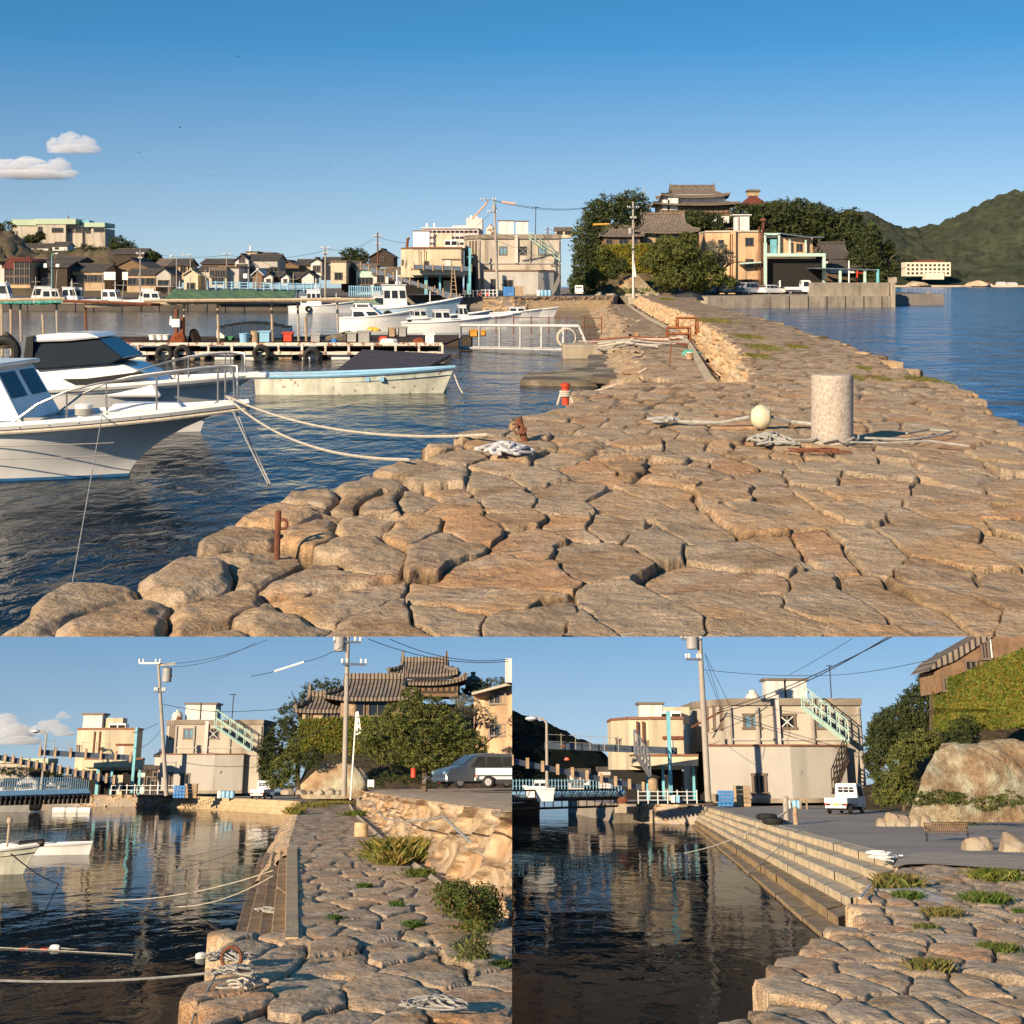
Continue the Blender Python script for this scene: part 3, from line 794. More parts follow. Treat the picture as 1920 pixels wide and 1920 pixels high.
    fy = -max(-y for y, z in prof) ; ry = max(y for y, z in prof) if kind != 'truck' else 1.68
    for s in (-1, 1):
        a = MB(); a.box(s * Wd * .39, fy - .005 , .66, .26, .05, .16); obj('headlight', a, M('glassblue'), t, bevel=.015)
        a = MB(); a.box(s * Wd * .42, ry + .005, .52 if kind == 'truck' else .75, .16, .04, .12 if kind == 'truck' else .3); obj('tail_light', a, mat('tail_lamp', (.45, .03, .02), .3, 0), t, bevel=.01)
    a = MB(); a.box(0, ry + .02, .46, .33, .02, .165); obj('number_plate', a, mat('plate_yellow', (.75, .52, .04), .5, .05), t)
    for yy in (fy - .02, ry + .01):
        a = MB(); a.box(0, yy, .36, Wd * .9, .09, .15); obj('bumper', a, pm if kind != 'truck' else M('white'), t, bevel=.02)
    a = MB(); a.box(0, (yw[0] + yw[1]) / 2, .22, Wd * .8, yw[1] - yw[0] + .3, .16); obj('underbody', a, M('black'), t)
    t.scale = (scale,) * 3
    return t
def pole(label, base, top, r0, r1, arms=(), m='greypole', name='utility_pole', cat='utility pole', trafo=None, group=None):
    """arms: (fraction up, half length, angle)"""
    base, top = Vector(base), Vector(top)
    t = thing(name, label, cat, base, 0, group)
    v = top - base
    mb = MB(); mb.tube([(0, 0, 0), v * .5, v], [r0, (r0 + r1) / 2, r1], 10); obj('pole_shaft', mb, M(m), t, smooth=True)
    for (f, hl, an, *sh) in arms:
        c = v * f + Vector((sh[0] if sh else 0, -r0, 0)); dx = Vector((math.cos(an), math.sin(an), 0)) * hl
        a = MB(); a.box(c.x, c.y, c.z, 2 * hl, .09, .09, rz=an); o = obj('crossarm', a, M('steel'), t)
        ins = MB()
        for s in (-1, -.6, .6, 1):
            q = c + dx * s; ins.lathe([(.03, .09), (.06, .12), (.04, .16), (.07, .2), (.03, .27)], 8, q.x, q.y, q.z)
        obj('insulator', ins, M('foam'), o)
    if trafo:
        c = v * trafo; a = MB(); a.lathe([(.05, 0), (.24, .02), (.25, .7), (.1, .78)], 12, -.4, -.1, c.z); a.box(-.18, -.05, c.z + .3, .3, .08, .08)
        obj('transformer', a, M('greyplastic'), t, smooth=True)
    return t
# =====================================================================  SITE A: the upper site, the harbour mole
SITE = 'A'
def water_mat(name, deep, scale, bumpd, rough=0.04, stretch=(1, 1, 1), ior=1.2):
    m = bpy.data.materials.new(name); m.use_nodes = True
    t = m.node_tree; b = t.nodes['Principled BSDF']; L = t.links.new; k = SCALE[SITE]
    b.inputs['Base Color'].default_value = (*deep, 1); b.inputs['Roughness'].default_value = rough
    b.inputs['IOR'].default_value = ior
    tcn = t.nodes.new('ShaderNodeTexCoord'); mp = t.nodes.new('ShaderNodeMapping'); mp.inputs['Scale'].default_value = stretch
    L(tcn.outputs['Object'], mp.inputs[0])
    last = None
    for sc_, d_, det in ((scale, bumpd, 4), (scale * 0.22, bumpd * 2.6, 2)):
        n = t.nodes.new('ShaderNodeTexNoise'); n.inputs['Scale'].default_value = sc_; n.inputs['Detail'].default_value = det; n.inputs['Distortion'].default_value = 0.6
        L(mp.outputs[0], n.inputs['Vector'])
        bp = t.nodes.new('ShaderNodeBump'); bp.inputs['Distance'].default_value = d_ * k; bp.inputs['Strength'].default_value = 1
        L(n.outputs['Fac'], bp.inputs['Height'])
        if last is not None: L(last, bp.inputs['Normal'])
        last = bp.outputs[0]
    L(last, b.inputs['Normal'])
    return m
WZ = -3.1
def sheet(name, pts, z, m, th=None, kind='structure'):
    mb = MB()
    if th: mb.prism(pts, z - th, z)
    else: mb.add([(x, y, z) for x, y in pts], [tuple(range(len(pts)))])
    o = obj(name, mb, m); o['kind'] = kind; return o
# harbour basin on the left of the mole, open sea on the right
sheet('water', [(-400, 5), (6.5, 5), (9.5, 220), (30, 260), (-400, 260)], WZ, water_mat('harbour_water', (0.005, 0.013, 0.024), 3.0, 0.038, stretch=(1, .55, 1), ior=1.09))
sheet('water', [(6.5, 5), (2500, 5), (2500, 1110), (-60, 1110), (30, 260), (9.5, 220)], WZ, water_mat('sea_water', (0.010, 0.055, 0.16), 1.5, 0.2, 0.12, stretch=(.6, .45, 1)))
# ---- the mole: plaza and upper deck, lower walkway, rubble walls
mole = thing('stone_mole', 'long mole of rough tan granite blocks running out to the wooded headland', 'mole')
LE = [(-900, 1420), (-260, 1232), (-50, 1168), (150, 1100), (365, 1010), (470, 985), (560, 945), (620, 902), (705, 888), (730, 868), (830, 828), (960, 790), (1060, 752), (1110, 735), (1205, 717)]
WT = [(1407, 717), (1400, 690), (1380, 653), (1350, 625), (1315, 600), (1280, 585), (1225, 566), (1196, 553)]
RE = [(1300, 553), (1310, 566), (1450, 602), (1600, 650), (1700, 690), (1800, 735), (1858, 772), (1888, 800), (1925, 835), (2010, 880), (2200, 1232), (2900, 1420)]
def xl(py):
    a = LE[::-1]; v = float(np.interp(py, [q[1] for q in a], [q[0] for q in a])) if py > 717 else float(np.interp(py, [q[1] for q in WT[::-1]], [q[0] for q in WT[::-1]]))
    return v - (90 if py > 960 else 45 if py > 735 else 70 if py > 700 else 6)
def xr(py):
    return float(np.interp(py, [q[1] for q in RE], [q[0] for q in RE])) + (30 if py > 600 else 8)
rows = list(np.arange(1206, 740, -1.35)) + list(np.arange(740, 600, -1.2)) + list(np.arange(600, 552.4, -1.0))
cutp = [tuple(G(px, py, -1.6)[:2]) for px, py in [(1300, 716)] + WT[:] + [(1100, 553), (1100, 716)]]
addp = [tuple(G(px, py, -1.6)[:2]) for px, py in WT + [(px + 60 * (py - 530) / 180, py) for px, py in WT[::-1]]]
_ins = inside
def paveA():
    poly = LE + WT + RE
    global inside
    def ins2(x, y, p):
        return _ins(x, y, p)
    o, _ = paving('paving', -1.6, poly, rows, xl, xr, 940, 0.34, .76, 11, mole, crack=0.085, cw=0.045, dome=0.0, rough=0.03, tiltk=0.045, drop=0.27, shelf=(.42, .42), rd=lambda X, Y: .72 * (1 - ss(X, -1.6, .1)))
    return o
pv = paveA()
# trim the deck along the retaining wall line
co_ = np.empty(len(pv.data.vertices) * 3, dtype=np.float32); pv.data.vertices.foreach_get('co', co_); co_ = co_.reshape(-1, 3)
cm = _ins(co_[:, 0], co_[:, 1], cutp); am = _ins(co_[:, 0], co_[:, 1], addp)
co_[:, 2] = np.where(cm, -2.55, np.where(am & (co_[:, 2] < -2.2), -1.63, co_[:, 2]))
pv.data.vertices.foreach_set('co', co_.ravel()); pv.data.update()
zl = -2.4
WB = [(1357, 717), (1337, 687), (1317, 655), (1300, 635), (1270, 617), (1235, 600), (1205, 582), (1188, 570)]
base = [(3.70, 22.8, zl)] + [tuple(G(x, y, zl)) for x, y in WB]
top = [(3.85, 22.8, -1.6)] + [tuple(G(x, y, -1.6)) for x, y in WT[:]]
stone_wall('retaining_wall', base, top, 330, 24, 3.2, 1.1, 5, mole, bulge=0.10, crack=0.14, persp=1.9, lean=0.1, m=mat('sunlit_wall_stone', (.66, .48, .28), .92, .3, 2, attr=True, bump=.05, bscale=6), flip=1, drop=0.1)  # paler than the paving: sunlight on this face is put into the colour
WL = [(1196, 740), (1203, 716), (1204, 690), (1192, 652), (1182, 628), (1176, 606), (1160, 590), (1148, 578), (1140, 569)]
lw = WL + WB[::-1]
def xl2(py): return float(np.interp(py, [q[1] for q in WL[::-1]], [q[0] for q in WL[::-1]])) - 12
def xr2(py): return float(np.interp(py, [q[1] for q in WB[::-1]], [q[0] for q in WB[::-1]])) + 14
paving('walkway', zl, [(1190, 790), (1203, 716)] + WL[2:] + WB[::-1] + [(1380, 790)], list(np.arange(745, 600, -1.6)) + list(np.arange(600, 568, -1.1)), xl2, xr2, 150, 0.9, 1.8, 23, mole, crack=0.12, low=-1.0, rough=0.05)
wl3 = [tuple(G(x, y, zl)) for x, y in WL[1:]]
stone_wall('harbour_wall', [(x - 0.9 - 0.01 * y, y, WZ - 0.15) for x, y, z in wl3], [(x - 0.15, y, z - 0.02) for x, y, z in wl3], 240, 22, 2.6, 0.45, 9, mole, bulge=0.2, crack=0.2, persp=1.5)
mb = MB(); mb.prism([tuple((G(*q, -2.93))[:2]) for q in ((975, 712), (1200, 716), (1204, 668), (1115, 655), (1102, 664), (1100, 688), (985, 700))], WZ - .4, -2.93)
mb.prism([tuple((G(*q, -2.75))[:2]) for q in ((1108, 706), (1196, 712), (1198, 690), (1118, 688))], -2.95, -2.75)
obj('landing_step', mb, mat('mossy_concrete', (0.13, 0.105, 0.075), 0.95, 0.4, 1.0, bump=0.05, bscale=6, c2=(0.30, 0.25, 0.17)), mole, bevel=0.03)
mb = MB(); g = [G(x - 8, y + 2, zl) for x, y in WB]; mb.tube([(q.x - .18, q.y, zl + .04) for q in g], .14, 4)
obj('gutter', mb, M('concrete'), mole)
# ---- ground of the quays
asph = M('asphalt')
qe = [tuple(G(x, y, -1.6)[:2]) for x, y in ((905, 557.5), (965, 557.5), (1150, 556.5))]
gp = [qe[0], qe[1], qe[2], (14.0, 190), (26, 196), (60, 200), (95, 430), (-14, 430), (-14, 182), (qe[0][0] - .2, 176)]
sheet('ground', gp, -1.602, asph, th=2.0)
wallt = thing('quay_wall', 'pale coursed stone wall of the far quay below the beige building', 'quay wall')
bb = [(q[0], q[1] - .05, WZ - .2) for q in qe]; tt = [(q[0], q[1] - .02, -1.57) for q in qe]
stone_wall('masonry', bb, tt, 300, 26, 1.0, 0.42, 31, wallt, bulge=0.05, crack=0.08)
mb = MB()
for i in range(3):
    a, b_ = Vector((*qe[1], 0)), Vector((*qe[2], 0)); mb.prism([(a.x + 1.5, a.y - .4 - .35 * i), (b_.x - .3, b_.y - .4 - .35 * i), (b_.x - .3, b_.y + .3), (a.x + 1.5, a.y + .3)], WZ - .3, -2.0 - .36 * i)
obj('step', mb, M('brick'), wallt)
# town quay on the left
TQ = 160.0
sheet('ground', [(-140, 170), (-13.6, 170), (-13.6, 186), (-20, 520), (-260, 520)], -2.0, mat('town_ground', (.12, .10, .08), .95, .3, .2), th=2.0)
tq = thing('quay_wall', 'dark low quay wall in front of the town across the basin', 'quay wall')
mb = MB(); mb.box(-77, TQ + .6, WZ - .3, 126, 1.6, 1.05); obj('masonry', mb, mat('dark_quay', (.10, .085, .07), .95, .35, .6, bump=.05, bscale=3), tq)
mb = MB(); mb.box(-77, TQ + .6, -2.33, 126, 1.8, .1); obj('coping', mb, M('concrete'), tq)
# parking quay on the right
sheet('ground', [(G(1345, 558, -1.7).x, 172), (48.2, 184), (60, 250), (14, 250), (14.2, 176)], -1.7, M('concrete'), th=1.6)
pq = thing('sea_wall', 'tan concrete sea wall with a raised parapet below the car park', 'sea wall')
c0, c1 = Vector((G(1350, 578, WZ).x, 173.5)), Vector((48.0, 182.5))
mb = MB(); mb.prism([(c0.x, c0.y), (c1.x, c1.y), (c1.x + 1, c1.y + 2), (c0.x, c0.y + 1.2)], WZ - .4, -1.69); obj('lower_wall', mb, M('concrete'), pq)
mb = MB()
for i in range(9):
    q = c0.lerp(c1, (i + .5) / 9.0); mb.box(q.x, q.y - .02, WZ, .06, .1, 1.42)
obj('joint', mb, M('dark'), pq)
u0 = c0.lerp(c1, .52)
mb = MB(); mb.prism([(u0.x, u0.y + .9), (c1.x - .1, c1.y + .5), (c1.x + .1, c1.y + 1.2), (u0.x, u0.y + 1.6)], -1.69, 0.02); obj('parapet', mb, M('concrete'), pq)
mb = MB(); mb.prism([(48.0, 182.6), (48.6, 182.6), (52.0, 197), (51.2, 197)], WZ - .3, 0.02)
for i in range(4): mb.box(49.4 + .6 * i, 186 + 3 * i, 0, .5, .5, .7)
obj('end_wall', mb, M('concrete'), pq)
# ---- far shore and hills
def hill(name, label, ridge, d0, d1, m, seed, amp, base=None, nx=220, ny=60, kind='structure', z0=WZ + .3):
    pxs = np.linspace(ridge[0][0], ridge[-1][0], nx); ry = np.interp(pxs, [q[0] for q in ridge], [q[1] for q in ridge])
    ts = np.linspace(0, 1.25, ny)
    D = d0 + (d1 - d0) * ts
    xs1 = np.array([P(a_, b_, 1.0).x for a_, b_ in zip(pxs, ry)]); X = xs1[None, :] * D[:, None]
    zr = np.array([P(a_, b_, d1).z for a_, b_ in zip(pxs, ry)])[None, :]
    s = np.sin(np.clip(ts, 0, 1) * math.pi / 2)[:, None] ** 1.1 * np.where(ts > 1, 1 - (ts - 1) * 2, 1)[:, None]
    Y = np.repeat(D[:, None], nx, 1)
    nz = (fbm(X / amp / 6, Y / amp / 9, seed, 5) - .5) * amp * 3 + (fbm(X / amp / 1.1, Y / amp / 1.6, seed + 5, 3) - .5) * amp * 1.6
    Z = z0 + (zr - z0) * s + nz * ss(ts, .02, .2)[:, None]
    o = np_obj(name, np.stack([X, Y, Z], -1).reshape(-1, 3), grid_faces(ny, nx), m)
    o['kind'] = kind
    return o
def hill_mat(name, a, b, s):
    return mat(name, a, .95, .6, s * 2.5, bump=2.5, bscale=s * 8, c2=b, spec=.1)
hm = hill_mat('wooded_hill', (.085, .09, .05), (.05, .058, .036), .035)
hill('hill', '', [(1900, 372), (1880, 378), (1850, 390), (1820, 402), (1790, 417), (1760, 433), (1730, 442), (1700, 436), (1660, 418), (1630, 408), (1600, 404), (1560, 408), (1400, 440)][::-1] + [(1910, 370), (1960, 362), (2050, 350)], 1060, 1900, hm, 3, 7.0)
hill('hill', '', [(1560, 536), (1620, 500), (1680, 486), (1750, 492), (1800, 505), (1850, 520), (1900, 524), (2050, 500)], 1056, 1300, hill_mat('near_wood', (.045, .052, .026), (.03, .038, .02), .05), 8, 5.0, ny=36)
sheet('shore', [((1600 - 960) / F * 1046, 1046), (650, 1046), (650, 1120), ((1600 - 960) / F * 1046, 1120)], WZ + 1.2, mat('sand', (.52, .42, .28), .9, .2, .05), th=1.6)
for i, (px, py, rx, ry) in enumerate([(1722, 531, 26, 8), (1700, 535, 16, 4), (1832, 530, 26, 9), (1806, 535, 22, 4)]):
    b = P(px, py + 3, 1050); k = PX(1050)
    blob('shore_rock', ['broad tan sea cliff on the far shore under the hotel', 'low tan rock ledge at the waterline left of the far cliff', 'pointed tan cliff on the far shore right of the hotel', 'low tan ledge left of the pointed far cliff'][i], 'rock', b, (rx * k, 14, ry * k * 1.3), 40 + i, mat('far_rock', (.50, .38, .25), .95, .3, .1, bump=1.5, bscale=.3), n=18)
# hotel on the far shore
t = thing('hotel', 'long cream seaside hotel with red roof huts on the wooded far shore', 'hotel', P(1736, 518, 1075))
k = PX(1075); mb = MB(); mb.box(0, 0, 0, 84 * k, 12, 26 * k); mb.box(8 * k, -7, -6 * k, 34 * k, 10, 12 * k); obj('wall', mb, mat('hotel_wall', (.72, .60, .45), .8, .06, .1), t)
mb = MB(); mb.box(-14 * k, 0, 26 * k, 14 * k, 8, 3 * k); mb.box(6 * k, 0, 26 * k, 24 * k, 8, 4.5 * k); mb.box(26 * k, 0, 26 * k, 16 * k, 8, 2 * k); obj('rooftop_hut', mb, M('redtile'), t)
for r_ in range(3):
    for c_ in range(10):
        wn = window(t, (-37 + c_ * 8.2) * k, (3.5 + r_ * 7.5) * k, 4.6 * k, 4.0 * k, -6, 1)
for i, (px, w_, h_) in enumerate([(1880, 14, 8), (1900, 16, 7), (1856, 10, 8)]):
    house(['white boathouse on the far beach', 'second white hut on the far beach by the right edge', 'small brown-roofed hut on the far beach'][i], px - w_ / 2, px + w_ / 2, 537, 537 - h_ * .6, 537 - h_, 1058, 'side', 'whitewash', 'redtile' if i == 2 else 'whitewash', dp=8)
b = G(1742, 561, WZ)
blob('sea_rock', 'rounded tan rock standing in the sea off the sea wall', 'rock', (b.x, b.y, WZ), (16 * PX(b.y), 3, 17 * PX(b.y)), 77, M('boulder'), rough=.12)
b = G(1762, 562, WZ); blob('sea_rock', 'flat dark rock just above the water right of the rounded rock', 'rock', (b.x, b.y, WZ), (9 * PX(b.y), 2, 2.4 * PX(b.y)), 78, M('boulder'))
b = G(1704, 566, WZ); blob('sea_rock', 'brown boulder at the foot of the sea wall corner', 'rock', (b.x, b.y, WZ), (13 * PX(b.y), 2, 13 * PX(b.y)), 79, M('boulder'))
# ---- the wooded headland
hd = mat('earth', (.16, .11, .06), .95, .4, .3, bump=.3, bscale=1, c2=(.09, .08, .03))
def mound(px0, px1, ridge, d0, d1, seed, amp=.5, m=None):
    return hill('headland', '', ridge, d0, d1, m or hd, seed, amp, nx=90, ny=30, z0=-1.7)
mound(0, 0, [(1075, 545), (1110, 470), (1160, 425), (1230, 412), (1300, 410), (1400, 404), (1500, 412), (1580, 430), (1630, 470), (1668, 530)], 214, 262, 51, 1.0)
mound(0, 0, [(1100, 556), (1130, 508), (1160, 497), (1240, 495), (1310, 510), (1340, 540)], 196, 213, 52, .3)
LM = {}
def crown(label, lobes, d, n, size, col=(.05, .075, .022), cat='tree', name='broadleaf_tree', seed=1, group=None, base=None, tr=True, tints=None, depth=None, shell=.55, cname='crown', mname='leaves_green', trad=.35, **kw):
    """lobes are (px, py, rx, ry) in photo pixels at depth d"""
    k = PX(d)
    cx = sum(l[0] for l in lobes) / len(lobes)
    by = base if base else max(l[1] + l[3] for l in lobes)
    o = P(cx, by, d); L_ = []
    for i, l in enumerate(lobes):
        c = P(l[0], l[1], d); dy = (((i * 37) % 11) / 11 - .5) * (depth or l[2] * k) * .8
        L_.append(((c.x - o.x, dy, c.z - o.z), (l[2] * k, depth or max(l[2], l[3]) * k * .9, l[3] * k)))
    t = thing(name, label, cat, o, 0, group)
    leaves(cname, L_, n, size * k, leaf_mat(mname, col), t, seed, tints or ((1, 1, 1), (.6, .66, .55), (1.35, 1.22, 1.0), (1.1, 1.1, .9)), shell, **kw)
    if tr: trunk(t, (0, 0, -.2), (0.0, 0, (L_[0][0][2]) * .95), trad, seed)
    return t
DG = (.060, .076, .030); MG = (.115, .130, .038); YG = (.12, .13, .022)
crown('huge dark evergreen tree on the left end of the headland', [(1150, 420, 58, 55), (1185, 395, 35, 40), (1105, 450, 34, 45), (1100, 500, 28, 45), (1140, 480, 50, 50), (1200, 430, 18, 40), (1120, 400, 30, 25), (1080, 530, 14, 24)], 207, 46000, 2.3, DG, base=556, seed=3, mname='leaves_dark')
crown('small rounded tree beside the upper tiled house', [(1250, 372, 10, 8), (1243, 378, 8, 7)], 250, 900, 2.2, DG, seed=5, base=392, mname='leaves_dark')
crown('bright green shrubs at the foot of the ivy wall', [(1120, 525, 18, 24), (1105, 540, 14, 14), (1140, 500, 14, 24), (1130, 480, 12, 20), (1108, 520, 12, 14)], 192, 6500, 1.9, MG, 'shrub', 'shrub', 6, base=556, tr=False, mname='leaves_bright')
crown('dark round bush on the rock below the ivy', [(1163, 497, 16, 14), (1150, 512, 10, 12)], 190, 2600, 1.8, DG, 'shrub', 'shrub', 7, base=515, tr=False, mname='leaves_dark')
crown('spreading green maple tree in front of the lower tiled house', [(1270, 470, 40, 24), (1240, 490, 40, 24), (1300, 490, 45, 25), (1270, 520, 50, 22), (1335, 515, 30, 22), (1290, 450, 22, 14), (1250, 452, 18, 12), (1310, 535, 30, 12), (1232, 468, 18, 14), (1365, 530, 14, 12)], 190, 32000, 2.2, MG, base=556, seed=8, mname='leaves_bright')
crown('grey-leaved tree between the maple and the tan building', [(1345, 470, 20, 16), (1360, 482, 16, 14), (1335, 460, 12, 10)], 196, 2600, 1.8, (.17, .17, .14), seed=9, base=545, mname='leaves_grey')
lob = [[(1300, 415, 34, 20), (1330, 425, 30, 26), (1280, 425, 24, 14)], [(1400, 405, 34, 24), (1430, 415, 34, 34), (1440, 395, 24, 14)], [(1470, 400, 34, 26), (1490, 425, 34, 34), (1450, 440, 30, 24)],
       [(1530, 408, 34, 26), (1550, 430, 32, 28), (1510, 440, 30, 26)], [(1590, 418, 28, 28), (1600, 445, 26, 34), (1575, 450, 24, 30)], [(1500, 379, 12, 7), (1520, 383, 11, 6), (1492, 390, 20, 12)],
       [(1632, 450, 18, 34), (1640, 490, 18, 34), (1620, 495, 22, 30)], [(1655, 470, 10, 12), (1666, 460, 9, 8), (1672, 478, 8, 8)], [(1650, 515, 18, 18), (1675, 505, 10, 12), (1610, 490, 18, 30)]]
lab = ['dark green tree below the white base of the upper house', 'dense dark tree behind the white roof tower', 'dark green tree right of the red roof', 'dark spreading tree in the middle of the headland wood', 'dark tree at the right shoulder of the headland wood', 'small flat-topped pine rising above the headland wood', 'tall dark tree behind the shrine', 'wind-bent pine with thin tufts at the right tip of the headland', 'low dark tree at the seaward end of the headland']
for i, (l, s_) in enumerate(zip(lob, lab)):
    crown(s_, l, 236 if i < 6 else 216, 11000 if i not in (5, 7) else 1500, 2.4, DG if i != 7 else (.05, .07, .02), seed=20 + i, base=540 if i not in (0, 1, 5) else 460, mname='leaves_dark' if i != 7 else 'leaves_pine', group='trees on the headland')
crown('yellow-green bush on the skyline beside the red roof', [(1455, 387, 28, 9), (1480, 388, 20, 8)], 240, 1500, 2.2, YG, 'shrub', 'shrub', 31, base=402, tr=False, mname='leaves_yellow')
# ivy wall
def ivy(label, quad, d0, n, size, seed, y_off=.6):
    """creeper over a wall given by four photo corners and depths"""
    rg = np.random.RandomState(seed)
    Q = [np.array(P(*q)) for q in quad]
    o = Vector(Q[0])
    u, v = rg.rand(n), rg.rand(n)
    p = (Q[0][None] * ((1 - u) * (1 - v))[:, None] + Q[1][None] * (u * (1 - v))[:, None] + Q[2][None] * (u * v)[:, None] + Q[3][None] * ((1 - u) * v)[:, None])
    cl = fbm(p[:, 0] * .9, p[:, 2] * 1.4, seed, 4)
    p[:, 1] -= .1 + y_off * cl * rg.rand(n)
    p += rg.normal(size=p.shape) * size * .5
    nn = np.array([-.25, -.75, .35]) + rg.normal(size=(n, 3)) * .5; nn /= np.linalg.norm(nn, axis=1)[:, None]
    a = np.cross(nn, rg.normal(size=(n, 3))); a /= np.linalg.norm(a, axis=1)[:, None]; b = np.cross(nn, a)
    s_ = size * (.5 + .8 * rg.rand(n))[:, None]
    V = np.stack([p - a * s_, p - b * s_ * .7, p + a * s_, p + b * s_ * .7], 1).reshape(-1, 3) - np.array(o)
    T = np.array([(.75, .85, .2), (1.0, 1.0, .25), (.5, .7, .2), (1.25, .85, .25), (.95, 1.0, .25)])[np.clip(((cl * 1.3 - .2 + rg.rand(n) * .5) * 5).astype(int) % 5, 0, 4)]
    T = T * (.7 + .6 * rg.rand(n))[:, None]
    t = thing('ivy_wall', label, 'ivy', o)
    w_ = MB(); qs = [Vector(q) - o for q in Q]; w_.add([tuple(q) for q in qs] + [tuple(q + Vector((0, .5, 0))) for q in qs], [(0, 1, 2, 3), (7, 6, 5, 4), (0, 4, 5, 1), (1, 5, 6, 2), (2, 6, 7, 3), (3, 7, 4, 0)])
    obj('wall', w_, mat('ivy_backing', (.12, .09, .05), .95, .3, 1), t)
    np_obj('leaves', V, np.arange(n * 4).reshape(-1, 4), leaf_mat('ivy_leaves', (.19, .185, .085) if SITE == 'A' else (.135, .15, .08)), t, np.repeat(T, 4, 0), smooth=False)
    return t
ivy('yellowing creeper covering the terrace wall under the lower tiled house', [(1127, 508, 193), (1248, 512, 193), (1240, 458, 193), (1128, 460, 193)], 193, 15000, .16, 4)
crown('tan rock face strip of weeds', [(1190, 545, 40, 5), (1240, 540, 16, 8)], 189, 1200, 1.6, MG, 'weeds', 'weeds', 33, tr=False, base=551, mname='leaves_bright')['label'] = 'row of weeds along the foot of the tan rock face'
b = P(1188, 552, 191); blob('rock_outcrop', 'large bare tan rock face below the ivy wall', 'rock', b, (58 * PX(191), 2.2, 46 * PX(191)), 61, mat('rock_face', (.38, .25, .14), .95, .4, .6, bump=.25, bscale=1.6, c2=(.33, .30, .20)), n=40, rough=.16)
for i, (px, rx, ry) in enumerate([(1123, 10, 9), (1145, 12, 7), (1180, 10, 6), (1197, 8, 6), (1215, 9, 7), (1233, 7, 7)]):
    b = P(px, 554, 184); blob('boulder', ['pale boulder beside the white kei truck', 'second pale boulder from the kei truck', 'low boulder in the middle of the row under the rock face', 'small boulder left of the pole foot', 'boulder just right of the pole foot', 'last small boulder of the row right of the pole'][i], 'boulder', b, (rx * PX(184), .7, ry * PX(184)), 70 + i, M('boulder'), n=14, group='boulders along the road edge')
# ---- houses of the headland
def jhouse(label, px0, px1, yb, yw, ye, yr, d, wallm, winf, name='tiled_house', dp=8, base=None, rz=0, cat='house', ov=1.0, roofm='tilebrown', lift=.35, slats=0):
    k = PX(d); b = P((px0 + px1) / 2, yb, d); W_ = (px1 - px0) * k
    t = thing(name, label, cat, (b.x, b.y + dp / 2, b.z), rz)
    h = (yb - ye) * k
    mb = MB(); mb.box(0, 0, 0, W_, dp, h); wl = obj('wall', mb, M(wallm), t)
    if slats:
        s_ = MB()
        for i in range(slats): s_.box(-W_ / 2 + W_ * (i + .5) / slats, -dp / 2 - .03, (yb - yw) * k, .09, .08, h - (yb - yw) * k)
        s_.box(0, -dp / 2 - .04, (yb - yw) * k, W_, .1, .12); s_.box(0, -dp / 2 - .04, h * .96, W_, .1, .1)
        obj('timber_frame', s_, M('darkwood'), t)
    if base:
        mb = MB(); mb.box(0, 0, -base * k, W_ * .96, dp * .97, base * k); obj('foundation', mb, M('whitewash'), t)
    r = jp_roof(W_ + 2 * ov, dp + 2 * ov, (ye - yr) * k, (M(roofm), M('whitewash')), t, lift=lift)
    r.location = (0, 0, h)
    for (fx, fz, w_, h_) in winf: window(t, -W_ / 2 + fx * W_, fz * h, w_, h_, -dp / 2, 1, 'glass')
    return t, W_, h
t, W_, h_ = jhouse('two-tiered tiled house with white base on top of the headland', 1238, 1370, 404, 400, 384, 366, 240, 'wood', [], dp=9, base=14, slats=14, ov=1.3)
# the upper tier of its roof
u = MB(); u.box(0, 0, h_ + .3, W_ * .86, 6.5, 1.5); obj('upper_wall', u, M('whitewash'), t)
r = jp_roof(W_ * .98, 9.0, (372 - 349) * PX(240), (M('tilebrown'), M('whitewash')), t, lift=.5); r.location = (0, 0, h_ + 1.35)
mb = MB(); mb.box(-W_ * .32, -4.6, .9, 1.7, .1, 2.0); mb.box(-W_ * .42, -4.6, .9, 1.2, .1, 1.7); obj('shutter', mb, M('whitewash'), t)
t, W_, h_ = jhouse('weathered tiled house above the ivy wall', 1200, 1296, 462, 440, 436, 399, 200, 'wood', [(.12, .2, 1.0, .9), (.4, .1, 1.3, 1.3), (.62, .1, 1.8, 1.4)], dp=8, ov=1.1)
mb = MB(); mb.box(-W_ * .28, -4.05, .2, 1.3, .1, 1.5); mb.box(W_ * .02, -4.04, .2, .9, .1, 1.5); obj('shutter', mb, M('plank'), t)
t, W_, h_ = jhouse('low wooden wing of the weathered tiled house', 1132, 1200, 462, 450, 442, 424, 199, 'wood', [(.15, .15, .9, .8), (.55, .15, 1.3, .8), (.85, .15, .8, .9)], dp=6, ov=.6, lift=.1)
t = house('small rusty-red roofed house with a smoke hut on the skyline', 1392, 1440, 392, 386, 362, 246, 'hip', 'wood', 'redtile', dp=5)
mb = MB(); k = PX(246); mb.box(0, 0, (392 - 366) * k, 22 * k, 1.5, 7 * k); obj('smoke_hut', mb, M('tan'), t)
mb = MB(); mb.slab([(-14 * k, 34 * k), (14 * k, 34 * k), (10 * k, 38 * k), (-10 * k, 38 * k)], -1, 1); obj('hut_roof', mb, M('tilebrown'), t)
house('cream house far behind the beige building', 1042, 1072, 446, 432, 426, 330, 'side', 'cream', 'tilebrown', dp=6, wins=((.25, .45, 1.4), (.75, .45, 1.4)))
